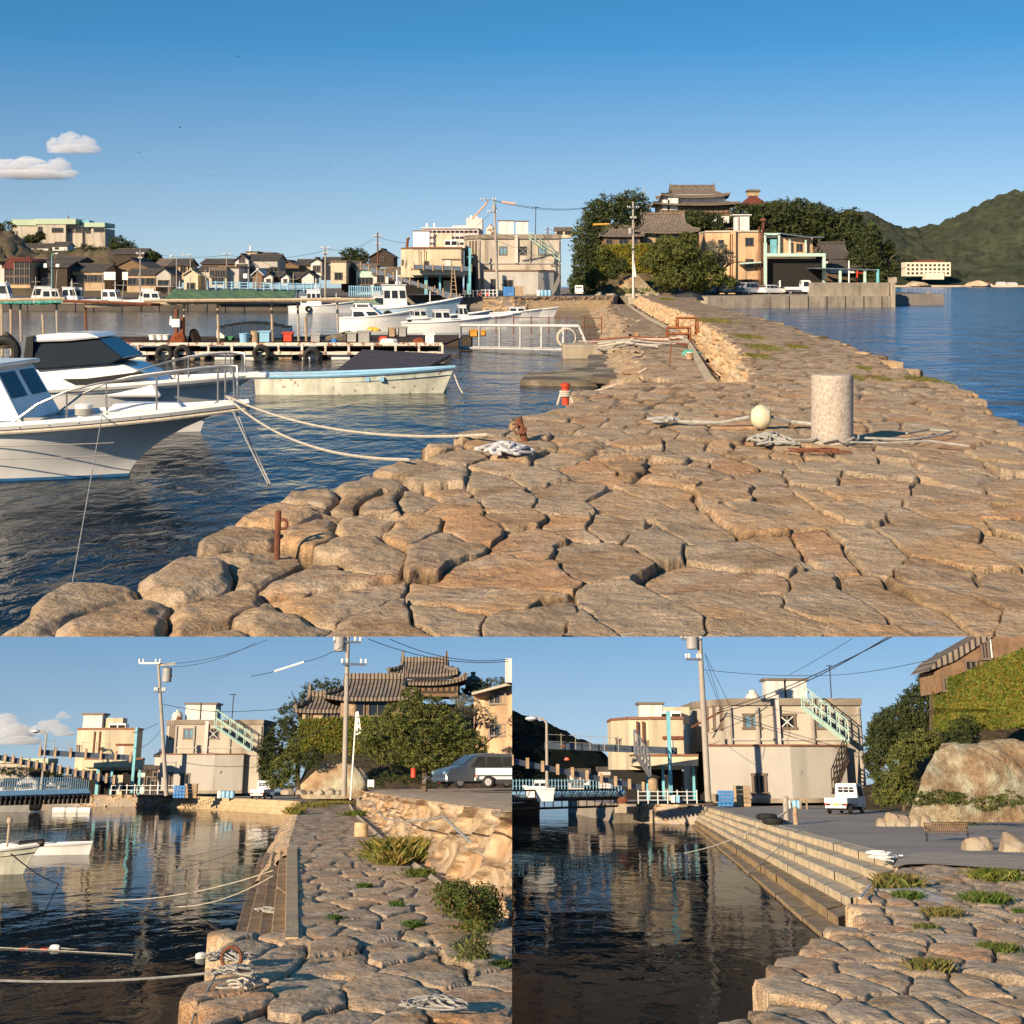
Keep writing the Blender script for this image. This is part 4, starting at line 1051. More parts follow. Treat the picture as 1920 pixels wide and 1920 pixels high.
# tan building with a white tower
d = 205; k = PX(d); b = P(1378, 551, d)
t = thing('apartment_building', 'three-storey tan building with rusty pipes and a dark ground-floor opening', 'building', (b.x, b.y, b.z))
mb = MB(); mb.prism([(-52 * k, 5), (-52 * k, 1.5), (-2 * k, 0), (52 * k, 0), (52 * k, 9), (-52 * k, 9)], 0, 116 * k)
obj('wall', mb, M('orange'), t)
mb = MB(); mb.prism([(-53 * k, 5.2), (-53 * k, 1.3), (-2 * k, -.2), (53 * k, -.2), (53 * k, 9.2), (-53 * k, 9.2)], 116 * k, 119 * k); obj('parapet', mb, M('beige'), t)
mb = MB(); mb.box(-4 * k, -.25, 0, 9 * k, .6, 118 * k); obj('pillar', mb, M('orange'), t)
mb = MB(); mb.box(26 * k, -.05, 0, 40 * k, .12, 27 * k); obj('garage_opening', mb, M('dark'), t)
mb = MB()
for x in (-10, -6, 50, 44): mb.tube([(x * k, -.5, 1.0), (x * k, -.5, 112 * k if x < 40 else 126 * k)], .09, 6)
mb.tube([(4 * k, -.3, 60 * k), (44 * k, -.6, 58 * k)], .1, 6)
mb.tube([(48 * k, -.2, 100 * k), (53 * k, -.2, 118 * k), (53 * k, -.2, 138 * k)], .16, 7); mb.lathe([(.1, 0), (.45, .05), (.45, .3), (.1, .5)], 10, 53 * k, -.2, 136 * k)
obj('pipe', mb, M('rust'), t)
for (x, z, w_) in [(-20, 86, 22), (27, 90, 16), (-20, 44, 22), (27, 50, 16)]: window(t, x * k, z * k, w_ * k, 15 * k, .0 if x > 0 else .55, 1)
mb = MB(); mb.slab([(6 * k, 55 * k), (46 * k, 58 * k), (46 * k, 60 * k), (6 * k, 58 * k)], -1.6, -.2); obj('canopy', mb, M('mint'), t)
b = P(1389, 436, d + 2)
t = thing('water_tower', 'white box tower standing on the tan building roof', 'roof tower', b)
mb = MB(); mb.box(3 * k, 0, 0, 22 * k, 2, 32 * k); mb.box(-11 * k, -.3, 0, 5 * k, 1.2, 32 * k); obj('casing', mb, M('whitewash'), t)
mb = MB(); mb.box(0, 0, 32 * k, 36 * k, 2.6, .12); obj('lid', mb, M('white'), t)
mb = MB(); mb.tube([(-6 * k, -1.1, -8 * k), (-6 * k, -1.1, 30 * k)], .06, 5); obj('pipe', mb, M('rust'), t)
# mint steel frame and sheds
b = P(1490, 551, 203); k = PX(203)
t = thing('steel_frame_shed', 'mint-green steel frame with a roofed upper floor beside the tan building', 'shed', b)
mb = MB()
for x in (-56, 54): mb.box(x * k, -.3, 0, 5.5 * k, .45, 74 * k if x > 0 else 96 * k)
mb.box(0, -.35, 70 * k, 113 * k, .4, 6 * k)
for x in (-30, -56): mb.box(x * k, -.2, 72 * k, 3.4 * k, .3, 40 * k)
mb.box(-43 * k, -.2, 110 * k, 30 * k, .3, 4 * k)
for x in (-10, 20): mb.box(x * k, -.2, 72 * k, 3 * k, .25, 30 * k)
obj('beam', mb, M('mint'), t)
mb = MB(); mb.slab([(-28 * k, 112 * k), (30 * k, 104 * k), (30 * k, 106 * k), (-28 * k, 114 * k)], -1, 6); mb.box(0, 4, 106 * k, 116 * k, 6, .15); obj('roof', mb, M('greysteel'), t)
mb = MB(); mb.box(4 * k, 2.5, 76 * k, 62 * k, 4, 30 * k); obj('wall', mb, M('orange'), t)
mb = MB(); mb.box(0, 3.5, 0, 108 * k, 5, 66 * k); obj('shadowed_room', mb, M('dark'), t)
mb = MB(); mb.box(-40 * k, -.1, 76 * k, 12 * k, .1, 26 * k); obj('door', mb, M('aqua'), t)
window(t, 10 * k, 80 * k, 12 * k, 14 * k, .45)
b = P(1580, 531, 200); k = PX(200)
t = thing('pier_canopy', 'flat grey canopy on mint posts above the sea wall', 'canopy', b)
mb = MB(); mb.slab([(-56 * k, 27 * k), (58 * k, 24 * k), (58 * k, 26 * k), (-56 * k, 29 * k)], -1.5, 4); obj('roof', mb, M('greysteel'), t)
for x in (18, 64, 88):
    mb = MB(); mb.box((x - 26 + 0) * k, -1, -2 * k, 4.6 * k, .35, 28 * k); obj('post', mb, M('mint' if x < 80 else 'aqua'), t)
mb = MB(); mb.tube([(8 * k, -1.2, 0), (8 * k, -1.2, 42 * k)], .1, 6); obj('mast', mb, M('white'), t)
# shrine and torii
t, W_, h_ = jhouse('red-walled shrine with a steep grey tiled roof under the trees', 1542, 1590, 502, 495, 484, 455, 222, 'redtile', [], name='shrine', dp=5, cat='shrine', ov=1.0, roofm='tile', lift=.7)
mb = MB(); mb.box(-W_ * .15, -2.6, h_ * .45, W_ * .7, .1, h_ * .4); obj('white_panel', mb, M('whitewash'), t)
t, W_, h_ = jhouse('low tiled hall in front of the shrine', 1558, 1612, 512, 505, 500, 490, 215, 'whitewash', [], name='shrine', dp=4, cat='shrine hall', ov=.8, roofm='tile', lift=.2)
b = P(1614, 532, 206); k = PX(206)
t = thing('torii_gate', 'small bright red torii gate behind the sea wall', 'torii', b)
mb = MB(); rp = mat('vermilion', (.55, .03, .015), .5, .1, 2)
for s in (-1, 1): mb.tube([(s * 7 * k, 0, 0), (s * 6.3 * k, 0, 25 * k)], .13, 8)
mb.box(0, 0, 25 * k, 23 * k, .3, 2 * k); mb.box(0, 0, 20 * k, 18 * k, .2, 1.3 * k); obj('gate_frame', mb, rp, t)
for i, (px, w_, h_, m_) in enumerate([(1505, 40, 20, 'orange'), (1560, 40, 14, 'wood'), (1470, 24, 22, 'greywall')]):
    house(['orange store room under the steel frame', 'low wooden store under the canopy', 'grey store wall behind the parked truck'][i], px - w_ / 2, px + w_ / 2, 549, 549 - h_, 549 - h_ - 3, 208, 'flat', m_, 'greysteel', dp=3, cat='shed')
# ---- parked cars on the car park
cars = [('white van seen from behind at the left end of the car park row', 1284, 551, 'van', ('white', (.75, .75, .72)), R(174), 1.14),
        ('dark grey hatchback beside the white van', 1312, 550, 'wagon', ('grey', (.07, .075, .085)), R(150), 1.0),
        ('small light blue car in the car park row', 1336, 550, 'wagon', ('blue', (.12, .30, .50)), R(165), 1.0),
        ('silver box van beside the small blue car', 1362, 550, 'van', ('silver', (.38, .38, .37)), R(140), 1.2),
        ('silver-blue minivan parked side-on in front of the tan building', 1408, 549, 'mini', ('steelblue', (.28, .30, .36)), R(128), 1.05),
        ('low white car beside the silver-blue minivan', 1446, 549, 'wagon', ('white', (.75, .75, .72)), R(125), .95),
        ('white kei truck parked behind the white car', 1462, 545, 'truck', ('white', (.75, .75, .72)), R(150), 1.15),
        ('white kei truck parked side-on at the right end of the row', 1497, 549, 'truck', ('white', (.75, .75, .72)), R(88), 1.15)]
for (lb, px, py, kd, pc, rz, s_) in cars:
    g = P(px, py, 200); car(lb, (g.x, 200 + (4 if py < 546 else 0), -1.695), rz, kd, pc, group='vehicles in the car park', scale=s_)
g = G(1081, 553.5, -1.6); car('white kei truck seen from behind beside the green shrubs on the far quay', (g.x, 177, -1.6), R(178), 'truck', ('white', (.75, .75, .72)), name='kei_truck', cat='kei truck', scale=.72)
# ---- beige fish plant and cream building
def fish_plant(label, pxc, pyb, d, ah=47, lg=61, wz=78, sc_=None, al=-52, am=48, ar=78, wx=(-17, 20, 56), ww=15):
    k = PX(d); b = P(pxc, pyb, d)
    t = thing('fish_plant', label, 'building', (b.x, b.y, b.z))
    mb = MB(); mb.prism([(-92 * k, 5), (-60 * k, 0), (92 * k, 0), (92 * k, 12), (-92 * k, 12)], 52 * k if False else 0, 108 * k); obj('wall', mb, M('beige'), t)
    mb = MB(); mb.prism([(-93 * k, 4.8), (-60.5 * k, -.25), (93 * k, -.25), (93 * k, 12.2), (-93 * k, 12.2)], 108 * k, 116 * k); obj('parapet', mb, mat('stained_parapet', (.25, .21, .16), .9, .35, .8, streak=.5), t)
    mb = MB(); mb.prism([(-61 * k, -.01), (-61 * k, -.16), (92.3 * k, -.16), (92.3 * k, -.01)], lg * k, (lg + 2.5) * k); obj('ledge', mb, M('greywall'), t)
    mb = MB(); mb.prism([(al * k, -.05), (al * k, -2.6), (am * k, -2.6), (ar * k, -1.2), (ar * k, -.05)], 0, ah * k); a = obj('annex', mb, M('greywall'), t)
    mb = MB(); mb.prism([((al - 1) * k, -.04), ((al - 1) * k, -2.75), ((am + .3) * k, -2.75), ((ar + 1) * k, -1.3), ((ar + 1) * k, -.04)], ah * k, (ah + 2) * k); obj('annex_roof_trim', mb, M('trimbrown'), a)
    mb = MB(); mb.prism([((al + .5) * k, -.05), ((al + .5) * k, -2.68), ((am + .2) * k, -2.68), ((ar + .5) * k, -1.25), ((ar + .5) * k, -.05)], -.01, 4.5 * k); obj('annex_plinth', mb, M('concrete'), a)
    window(t, (al + 45 if al > -90 else al + 55) * k, 10 * k, 17 * k, 20 * k, -2.62, 1)
    if al > -90: window(t, (al + 18) * k, 8 * k, 12 * k, 24 * k, -2.62, 1, 'glass')
    mb = MB(); mb.tube([((am + 8) * k, -2.3, 33 * k), ((am + 11) * k, -2.4, 33 * k)], .07, 8); obj('wall_light', mb, M('greyplastic'), t)
    for x, g_ in zip(wx, ('glassblue', 'glass', 'glassblue')): window(t, x * k, wz * k, ww * k, 15 * k, 0, 1, g_)
    mb = MB()
    for a in (-1, 1): mb.tube([((wx[1] - 7) * k, -.1, (wz + 7 + a * 6) * k), ((wx[1] + 7) * k, -.1, (wz + 7 - a * 6) * k)], .015, 4)
    obj('tape_cross', mb, M('white'), t)
    mb = MB(); mb.box((wx[1] - 12) * k, -.2, 62 * k, 6 * k, .25, 52 * k); obj('duct', mb, M('pink'), t)
    for x in (-62, -30, 34, 88): mb = MB(); mb.tube([(x * k, -.2, 0 if x in (-62, 88) else 62 * k), (x * k, -.2, 106 * k)], .06, 6); obj('downpipe', mb, M('greypole'), t)
    for x in (-80, -74, -68):
        o = window(t, x * k, wz * k, 5 * k, 26 * k, 3.6 - (x + 84) * .15 * 1.05, 0); o.rotation_euler = (0, 0, -math.atan2(5, 32 * k))
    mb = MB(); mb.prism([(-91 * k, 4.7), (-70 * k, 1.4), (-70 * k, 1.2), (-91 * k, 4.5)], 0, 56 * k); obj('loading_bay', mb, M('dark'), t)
    if sc_: t.scale = sc_
    return t
fish_plant('two-storey beige concrete building with a low annex on the far quay', 960, 555.5, 178)
d = 178; k = PX(d)
def stair(label, p0, p1, width, m, n=16, name='steel_staircase', railh=.9):
    p0, p1 = Vector(p0), Vector(p1); t_ = thing(name, label, 'staircase', p0); v = p1 - p0
    mb = MB()
    for y in (0, width): mb.tube([(0, y, 0), (v.x, v.y + y, v.z)], .07, 4)
    obj('stringer', mb, m, t_)
    mb = MB()
    for i in range(n):
        q = v * ((i + .5) / n); mb.box(q.x, q.y + width / 2, q.z, abs(v.x) / n * .9, width, .04)
    obj('tread', mb, m, t_)
    mb = MB()
    for y in (0, width):
        for hh in (railh, railh * .5): mb.tube([(0, y, hh), (v.x, v.y + y, v.z + hh)], .028, 5)
        for i in range(6): q = v * (i / 5); mb.tube([(q.x, q.y + y, q.z), (q.x, q.y + y, q.z + railh)], .025, 5)
    obj('handrail', mb, m, t_); return t_
stair('mint steel staircase running down from the beige building roof', P(992, 447, d - .9), P(1050, 489, d - .9), .7, M('mint'))
stair('wooden ladder stair leaning beside the annex', P(1040, 548, d - 3.2), P(1049, 528, d - 1.2), .6, M('greypole'), 8)
def roofbox(label, px0, px1, y0, y1, d, dp=2.2, m='white', cap=True, name='rooftop_unit', cat='rooftop unit', fans=0):
    k = PX(d); b = P((px0 + px1) / 2, y1, d)
    t = thing(name, label, cat, b, 0); mb = MB(); mb.box(0, 0, 0, (px1 - px0) * k, dp, (y1 - y0) * k); obj('casing', mb, M(m), t)
    if cap: mb = MB(); mb.box(0, 0, (y1 - y0) * k + .002, (px1 - px0) * k + .2, dp + .2, .1); obj('lid', mb, M('frame'), t)
    if fans:
        mb = MB()
        for i in range(fans): mb.box(((i + .5) / fans - .5) * (px1 - px0) * k, -dp / 2 - .01, (y1 - y0) * k * .3, (px1 - px0) * k / fans * .8, .04, (y1 - y0) * k * .5)
        obj('grille', mb, M('dark'), t)
    return t
roofbox('tall white box tank on the beige building roof, the left of two', 935, 963, 415, 446, 182, m='whitewash')
roofbox('tall white box tank on the beige building roof, the right of two', 967, 990, 416, 446, 182, m='whitewash')
b = P(920, 444, 181); mb = MB(); k = PX(181); mb.lathe([(8 * k, 0), (9 * k, 3 * k), (9 * k, 10 * k), (7 * k, 18 * k), (3 * k, 20 * k), (3 * k, 24 * k), (0.1, 24 * k)], 14)
solo('cooling_tank', 'rust-stained round tank on the beige building roof', 'tank', mb, mat('rusty_white', (.70, .62, .52), .6, .15, 1, rust=.6), b, smooth=True)
mb = MB(); mb.tube([(0, 0, 0), (.05, 0, 58 * k)], .05, 5); mb.tube([(-.5, 0, 56 * k), (.5, 0, 56 * k)], .03, 4); solo('antenna', 'thin antenna mast on the beige building roof', 'antenna', mb, M('wire'), P(1004, 444, 184))
def ice_plant(label, pxc, pyb, d, sc_=None):
    k = PX(d); b = P(pxc, pyb, d)
    t = thing('ice_plant', label, 'building', b)
    mb = MB(); mb.prism([(-61 * k, 4), (-35 * k, 0), (-2 * k, 0), (-2 * k, -.6), (57 * k, -.6), (57 * k, 9), (-61 * k, 9)], 32 * k, 86 * k); obj('wall', mb, M('cream'), t)
    mb = MB(); mb.prism([(-62 * k, 4), (-35.5 * k, -.2), (-2.5 * k, -.2), (-2.5 * k, -.8), (58 * k, -.8), (58 * k, 9.2), (-62 * k, 9.2)], 86 * k, 89 * k); obj('roof_trim', mb, M('trimbrown'), t)
    mb = MB(); mb.prism([(-36 * k, 0), (-34 * k, -2.4), (76 * k, -2.4), (76 * k, -.1)], 36 * k, 46 * k); obj('awning', mb, M('cream'), t)
    mb = MB(); mb.prism([(-36.5 * k, 0), (-34.5 * k, -2.5), (76.5 * k, -2.5), (76.5 * k, -.1)], 46 * k, 48.5 * k); obj('awning_trim', mb, M('trimbrown'), t)
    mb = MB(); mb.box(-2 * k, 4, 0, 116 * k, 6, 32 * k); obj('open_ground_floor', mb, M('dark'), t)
    for x, w_ in ((-8, 6), (18, 4), (70, 4)):
        mb = MB(); mb.box(x * k, -1.2, 0, w_ * k, .4, 36 * k); obj('pillar', mb, M('aqua'), t)
    mb = MB(); mb.box(-34 * k, 2, 0, 12 * k, .5, 32 * k); obj('pier_wall', mb, M('cream'), t)
    mb = MB(); mb.box(30 * k, .8, 0, 14 * k, .5, 26 * k); obj('pier_wall', mb, M('cream'), t)
    for x, z, w_ in ((-55, 55, 4.5), (-45, 55, 4.5), (-8, 52, 9), (4, 53, 6)): window(t, x * k, z * k, w_ * k, 10 * k, 0 if x > -40 else 1.8, 1)
    mb = MB(); mb.box(32 * k, -.66, 50 * k, 11 * k, .1, 16 * k); obj('door', mb, M('whitewash'), t)
    mb = MB(); mb.tube([(20 * k, -.8, 66 * k), (56 * k, -.8, 66 * k)], .05, 5); mb.tube([(-12 * k, -.3, 50 * k), (-12 * k, -.3, 84 * k)], .05, 5); mb.tube([(-22 * k, -.3, 50 * k), (-22 * k, -.3, 84 * k)], .05, 5); obj('pipe', mb, M('rust'), t)
    if sc_: t.scale = sc_
    return t
ice_plant('cream building with brown roof trim raised over an open dark ground floor', 808, 552, 174)
d = 174; k = PX(d)
mb = MB(); mb.box(0, 0, 0, 4.4 * k, .35, 85 * k); mb.box(0, 0, 48 * k + 20 * k, 11 * k, .2, 1.2 * k); solo('crane_post', 'pale blue steel post standing in front of the cream building', 'steel post', mb, M('aqua'), P(881, 552, 170))
roofbox('white box unit on the cream building roof', 776, 806, 434, 464, 178)
roofbox('cream panelled unit behind the fans on the cream building roof', 814, 848, 438, 464, 179, m='cream', cap=False)
roofbox('white fan unit with two dark grilles on the cream building roof', 834, 858, 450, 464, 176, fans=2, cap=False)
mb = MB(); mb.tube([(0, 0, 0), (0.1, 0, 1.1), (.35, 0, 1.15)], .17, 8); solo('vent_pipe', 'rusty bent vent pipe on the left corner of the cream roof', 'vent pipe', mb, M('rust'), P(763, 464, 177))
# pinkish hotel behind
d = 230; k = PX(d); b = P(850, 466, d)
t = thing('hotel', 'long pinkish-white hotel with a tower block behind the cream building', 'hotel', b)
mb = MB(); mb.box(-4 * k, 0, 0, 105 * k, 8, 36 * k); mb.box(40 * k, 1, 0, 30 * k, 7, 56 * k); mb.box(22 * k, 1, 36 * k, 46 * k, 6, 6 * k); obj('wall', mb, M('pink'), t)
mb = MB()
for r_ in (0, 1, 2):
    for c_ in range(12): mb.box((-50 + c_ * 8.4) * k, -4.03, (6 + r_ * 11) * k, 6.5 * k, .1, 4 * k)
obj('window_band', mb, M('glass'), t)
mb = MB(); mb.box(-4 * k, -.1, 35.9 * k, 107 * k, 8.4, 1.5 * k)
for x in (-48, -34): mb.lathe([(2.2 * k, 0), (2.2 * k, 9 * k), (.5 * k, 10 * k)], 10, x * k, -2, 37 * k)
mb.lathe([(3 * k, 0), (3 * k, 5 * k), (.5 * k, 7 * k)], 10, 34 * k, 0, 56 * k); mb.lathe([(3 * k, 0), (3 * k, 4 * k), (.5 * k, 6 * k)], 10, 44 * k, 0, 56 * k)
obj('roof_fitting', mb, M('white'), t)
# ramps and conveyors
def beam(label, a, b, w_, m, name='conveyor_ramp', cat='ramp', truss=0):
    a, b = Vector(a), Vector(b); t_ = thing(name, label, cat, a); v = b - a
    mb = MB(); mb.loft([[(0, 0, 0), (0, .8, 0), (0, .8, w_), (0, 0, w_)], [tuple(v + Vector(q)) for q in ((0, 0, 0), (0, .8, 0), (0, .8, w_), (0, 0, w_))]]); obj('beam', mb, m, t_)
    if truss:
        mb = MB()
        for i in range(truss + 1): mb = MB(); q = v * (i / truss); mb.box(q.x, q.y - .06, q.z - w_ * .3, .12, .1, w_ * 1.9); obj('bracket', mb, M('plank'), t_)
    return t_
beam('long dark conveyor ramp sloping down to the right in front of the cream building', P(676, 503, 168), P(862, 562, 166), .45, M('greysteel'), truss=12)
beam('short dark conveyor ramp under the first one', P(800, 540, 165), P(842, 562, 164), .3, M('greysteel'), truss=4)
beam('level dark steel gantry along the cream building awning', P(776, 504, 170), P(884, 508, 170), .5, M('greysteel'), truss=6)
mb = MB(); p0, p1 = P(845, 558, 160), P(848, 506, 166); q0, q1 = P(857, 558, 160), P(852, 506, 166)
mb.tube([p0, p1], .07, 5); mb.tube([q0, q1], .07, 5)
for i in range(1, 7): mb.tube([p0.lerp(p1, i / 7), q0.lerp(q1, i / 7)], .04, 4)
solo('wooden_ladder', 'tall pale wooden ladder standing in front of the cream building', 'ladder', mb, M('plank'))
# quay clutter
def stack(label, px, py, d, nx, nz, w_, h_, m, name, cat, group=None, z=None):
    b = P(px, py, d); t = thing(name, label, cat, (b.x, b.y, z if z is not None else b.z), 0, group)
    for i in range(nx):
        mb = MB()
        for j in range(nz): mb.box((i - (nx - 1) / 2) * w_ * 1.06, 0, j * h_, w_, w_ * .8, h_ * .93)
        obj('crate', mb, M(m), t, bevel=.02)
    return t
stack('stack of blue crates beside the annex window on the far quay', 954, 555, 173, 3, 4, .42, .28, 'bluecrate', 'crate_stack', 'crates', z=-1.6)
stack('stack of brown crates right of the blue ones on the far quay', 972, 555, 173.2, 2, 5, .55, .24, 'plank', 'crate_stack', 'crates', z=-1.6)
for i in range(4):
    b = P(1010 + 7 * i, 554, 174); mb = MB(); mb.lathe([(.2, 0), (.23, .1), (.23, .62), (.2, .7)], 12)
    solo('plastic_drum', ['white drum at the left end of the drum row on the far quay', 'second drum of the row, pale blue', 'third drum of the row, pale blue', 'right end drum of the row, pale blue'][i], 'drum', mb, M('foam' if i == 0 else 'skyplastic'), (b.x, b.y, -1.6), smooth=True, group='drums on the far quay')
def fence(label, a, b, h, n, m, name='guard_rail', rails=2, r=.045, group=None):
    a, b = Vector(a), Vector(b); t = thing(name, label, 'railing', a, 0, group); v = b - a
    mb = MB()
    for i in range(rails): mb.tube([Vector((0, 0, h * (i + 1) / rails - r)), v + Vector((0, 0, h * (i + 1) / rails - r))], r * .8, 6)
    obj('rail', mb, m, t)
    for i in range(n + 1):
        mb = MB(); q = v * (i / n); mb.tube([q, q + Vector((0, 0, h + .05))], r * 1.3, 6); obj('post', mb, m, t)
    return t
fence('white guard rail on the far quay beside the utility pole', P(903, 555.5, 167), P(932, 555.5, 167), .75, 4, M('white'))
fence('grey guard rail below the cream building', P(872, 557, 168), P(903, 556.5, 167), .75, 4, M('steel'))
for i, px in enumerate((900, 914)):
    mb = MB(); mb.box(0, 0, 0, .35, .3, .45, taper=.85); solo('red_bucket', ['red bucket behind the guard rail, left', 'red bucket behind the guard rail, right'][i], 'bucket', mb, M('redplastic'), P(px, 555, 169), bevel=.03)
# poles and wires
pole('tall utility pole in front of the beige building carrying a transformer', P(933, 556, 168), P(927, 373, 168), .19, .11, ((.985, .85, 0, -.7), (.86, .5, 0, -.3)), trafo=.87)
pole('concrete utility pole at the end of the mole with a banner', P(1188, 557, 175), P(1187, 378, 175), .19, .12, ((.93, .7, .3), (.82, .35, .3)), trafo=.66)
mb = MB(); a_ = P(1187, 558, 173); mb.tube([(0, 0, 0), (0, 0, 5.2)], .07, 8); mb.quad((.05, -.02, 2.6), (.05, .04, 5.0), (.42, .04, 2.4), (.42, -.02, 2.4))
solo('banner_pole', 'white flag pole with a narrow white banner against the utility pole', 'banner pole', mb, M('white'), a_)
pole('short leaning utility pole between the two quay buildings', P(900, 553, 176), P(897, 466, 176), .14, .10, ())
pole('reddish utility pole standing among the town houses', P(709, 552, 190), P(708, 436, 190), .13, .09, ((.93, .5, .2), (.8, .3, .2)), m='rust')
pole('tall thin pole right of the upper headland trees', P(1209, 418, 215), P(1209, 348, 215), .09, .06, ())
pole('utility pole in the town with two round lamps', P(610, 560, 172), P(610, 462, 172), .12, .09, ((.95, .5, 0), (.85, .3, .5)))
pole('utility pole between the town roofs near the wide gable', P(263, 556, 176), P(263, 468, 176), .09, .07, ((.9, .45, 0), (.8, .2, .3)))
pole('thin utility pole above the town roofs left of the white house', P(425, 520, 200), P(425, 474, 200), .08, .06, ((.9, .4, .2),))
pole('thin utility pole by the tan roofs in the town', P(357, 540, 185), P(357, 478, 185), .07, .05, ((.97, .5, 0, -.5),))
pole('small utility pole behind the beige building roof', P(1027, 448, 260), P(1027, 426, 260), .12, .1, ((.8, .9, .3), (.5, .6, .2)), m='rust')
def lamp(label, px, yb, yt, d, side=1, m='aqua'):
    b, t_ = P(px, yb, d), P(px, yt, d); t = thing('street_lamp', label, 'street lamp', b); h = t_.z - b.z
    mb = MB(); mb.tube([(0, 0, 0), (0, 0, h * .93), (side * .12, 0, h * .985), (side * .45, 0, h)], [.07, .05, .045, .04], 7); obj('lamp_post', mb, M(m), t, smooth=True)
    mb = MB(); mb.lathe([(.05, .08), (.22, .02), (.24, -.05), (.1, -.12)], 10, side * .6, 0, h); obj('lamp_head', mb, M('white'), t, smooth=True); return t
lamp('curved blue street lamp in front of the town houses', 97, 556, 475, 168)
lamp('grey street lamp beside the tan-roofed town house', 331, 552, 480, 170, -1, 'greypole')
def wires(label, lst, r=.03, m='wire', name='power_line', cat='power line', group=None):
    mb = MB()
    for (a, b, s_) in lst: mb.tube(sag(a, b, s_, 12), r, 4)
    return solo(name, label, cat, mb, M(m), group=group)
wires('bundle of wires from the tall pole to the headland tree', [(P(930, 376, 168), P(1110, 388, 205), .6), (P(930, 378, 168), P(1110, 389, 205), .65)], .025)
wires('wires from the tall pole to the roofs at its left', [(P(927, 392, 168), P(867, 440, 182), .3), (P(926, 436, 168), P(1065, 428, 200), 1.0)], .025)
wires('thin wires between the town poles', [(P(708, 444, 190), P(765, 455, 180), .2), (P(610, 466, 172), P(700, 448, 190), .7), (P(425, 478, 200), P(610, 470, 172), .7), (P(263, 472, 176), P(425, 478, 200), .5)], .022)
mb = MB(); mb.tube([P(941, 379, 168), P(966, 382, 168.2)], .13, 6); solo('wire_cover', 'orange insulating sleeve on the wire right of the tall pole', 'wire sleeve', mb, mat('pale_orange', (.75, .42, .25), .6, .1, 2))
mb = MB(); mb.tube([P(1112, 421, 170), P(1142, 420, 170.2)], .11, 6); solo('wire_cover', 'orange insulating sleeve in front of the big dark tree', 'wire sleeve', mb, mat('orange_sleeve', (.75, .36, .06), .6, .1, 2))
mb = MB(); mb.tube(sag(P(915, 377, 168), P(885, 410, 170), .1, 6), .1, 6); solo('wire_cover', 'pinkish insulating sleeve hanging left of the tall pole', 'wire sleeve', mb, mat('pale_orange', (.75, .42, .25), .6, .1, 2))
b = P(925, 386, 168)
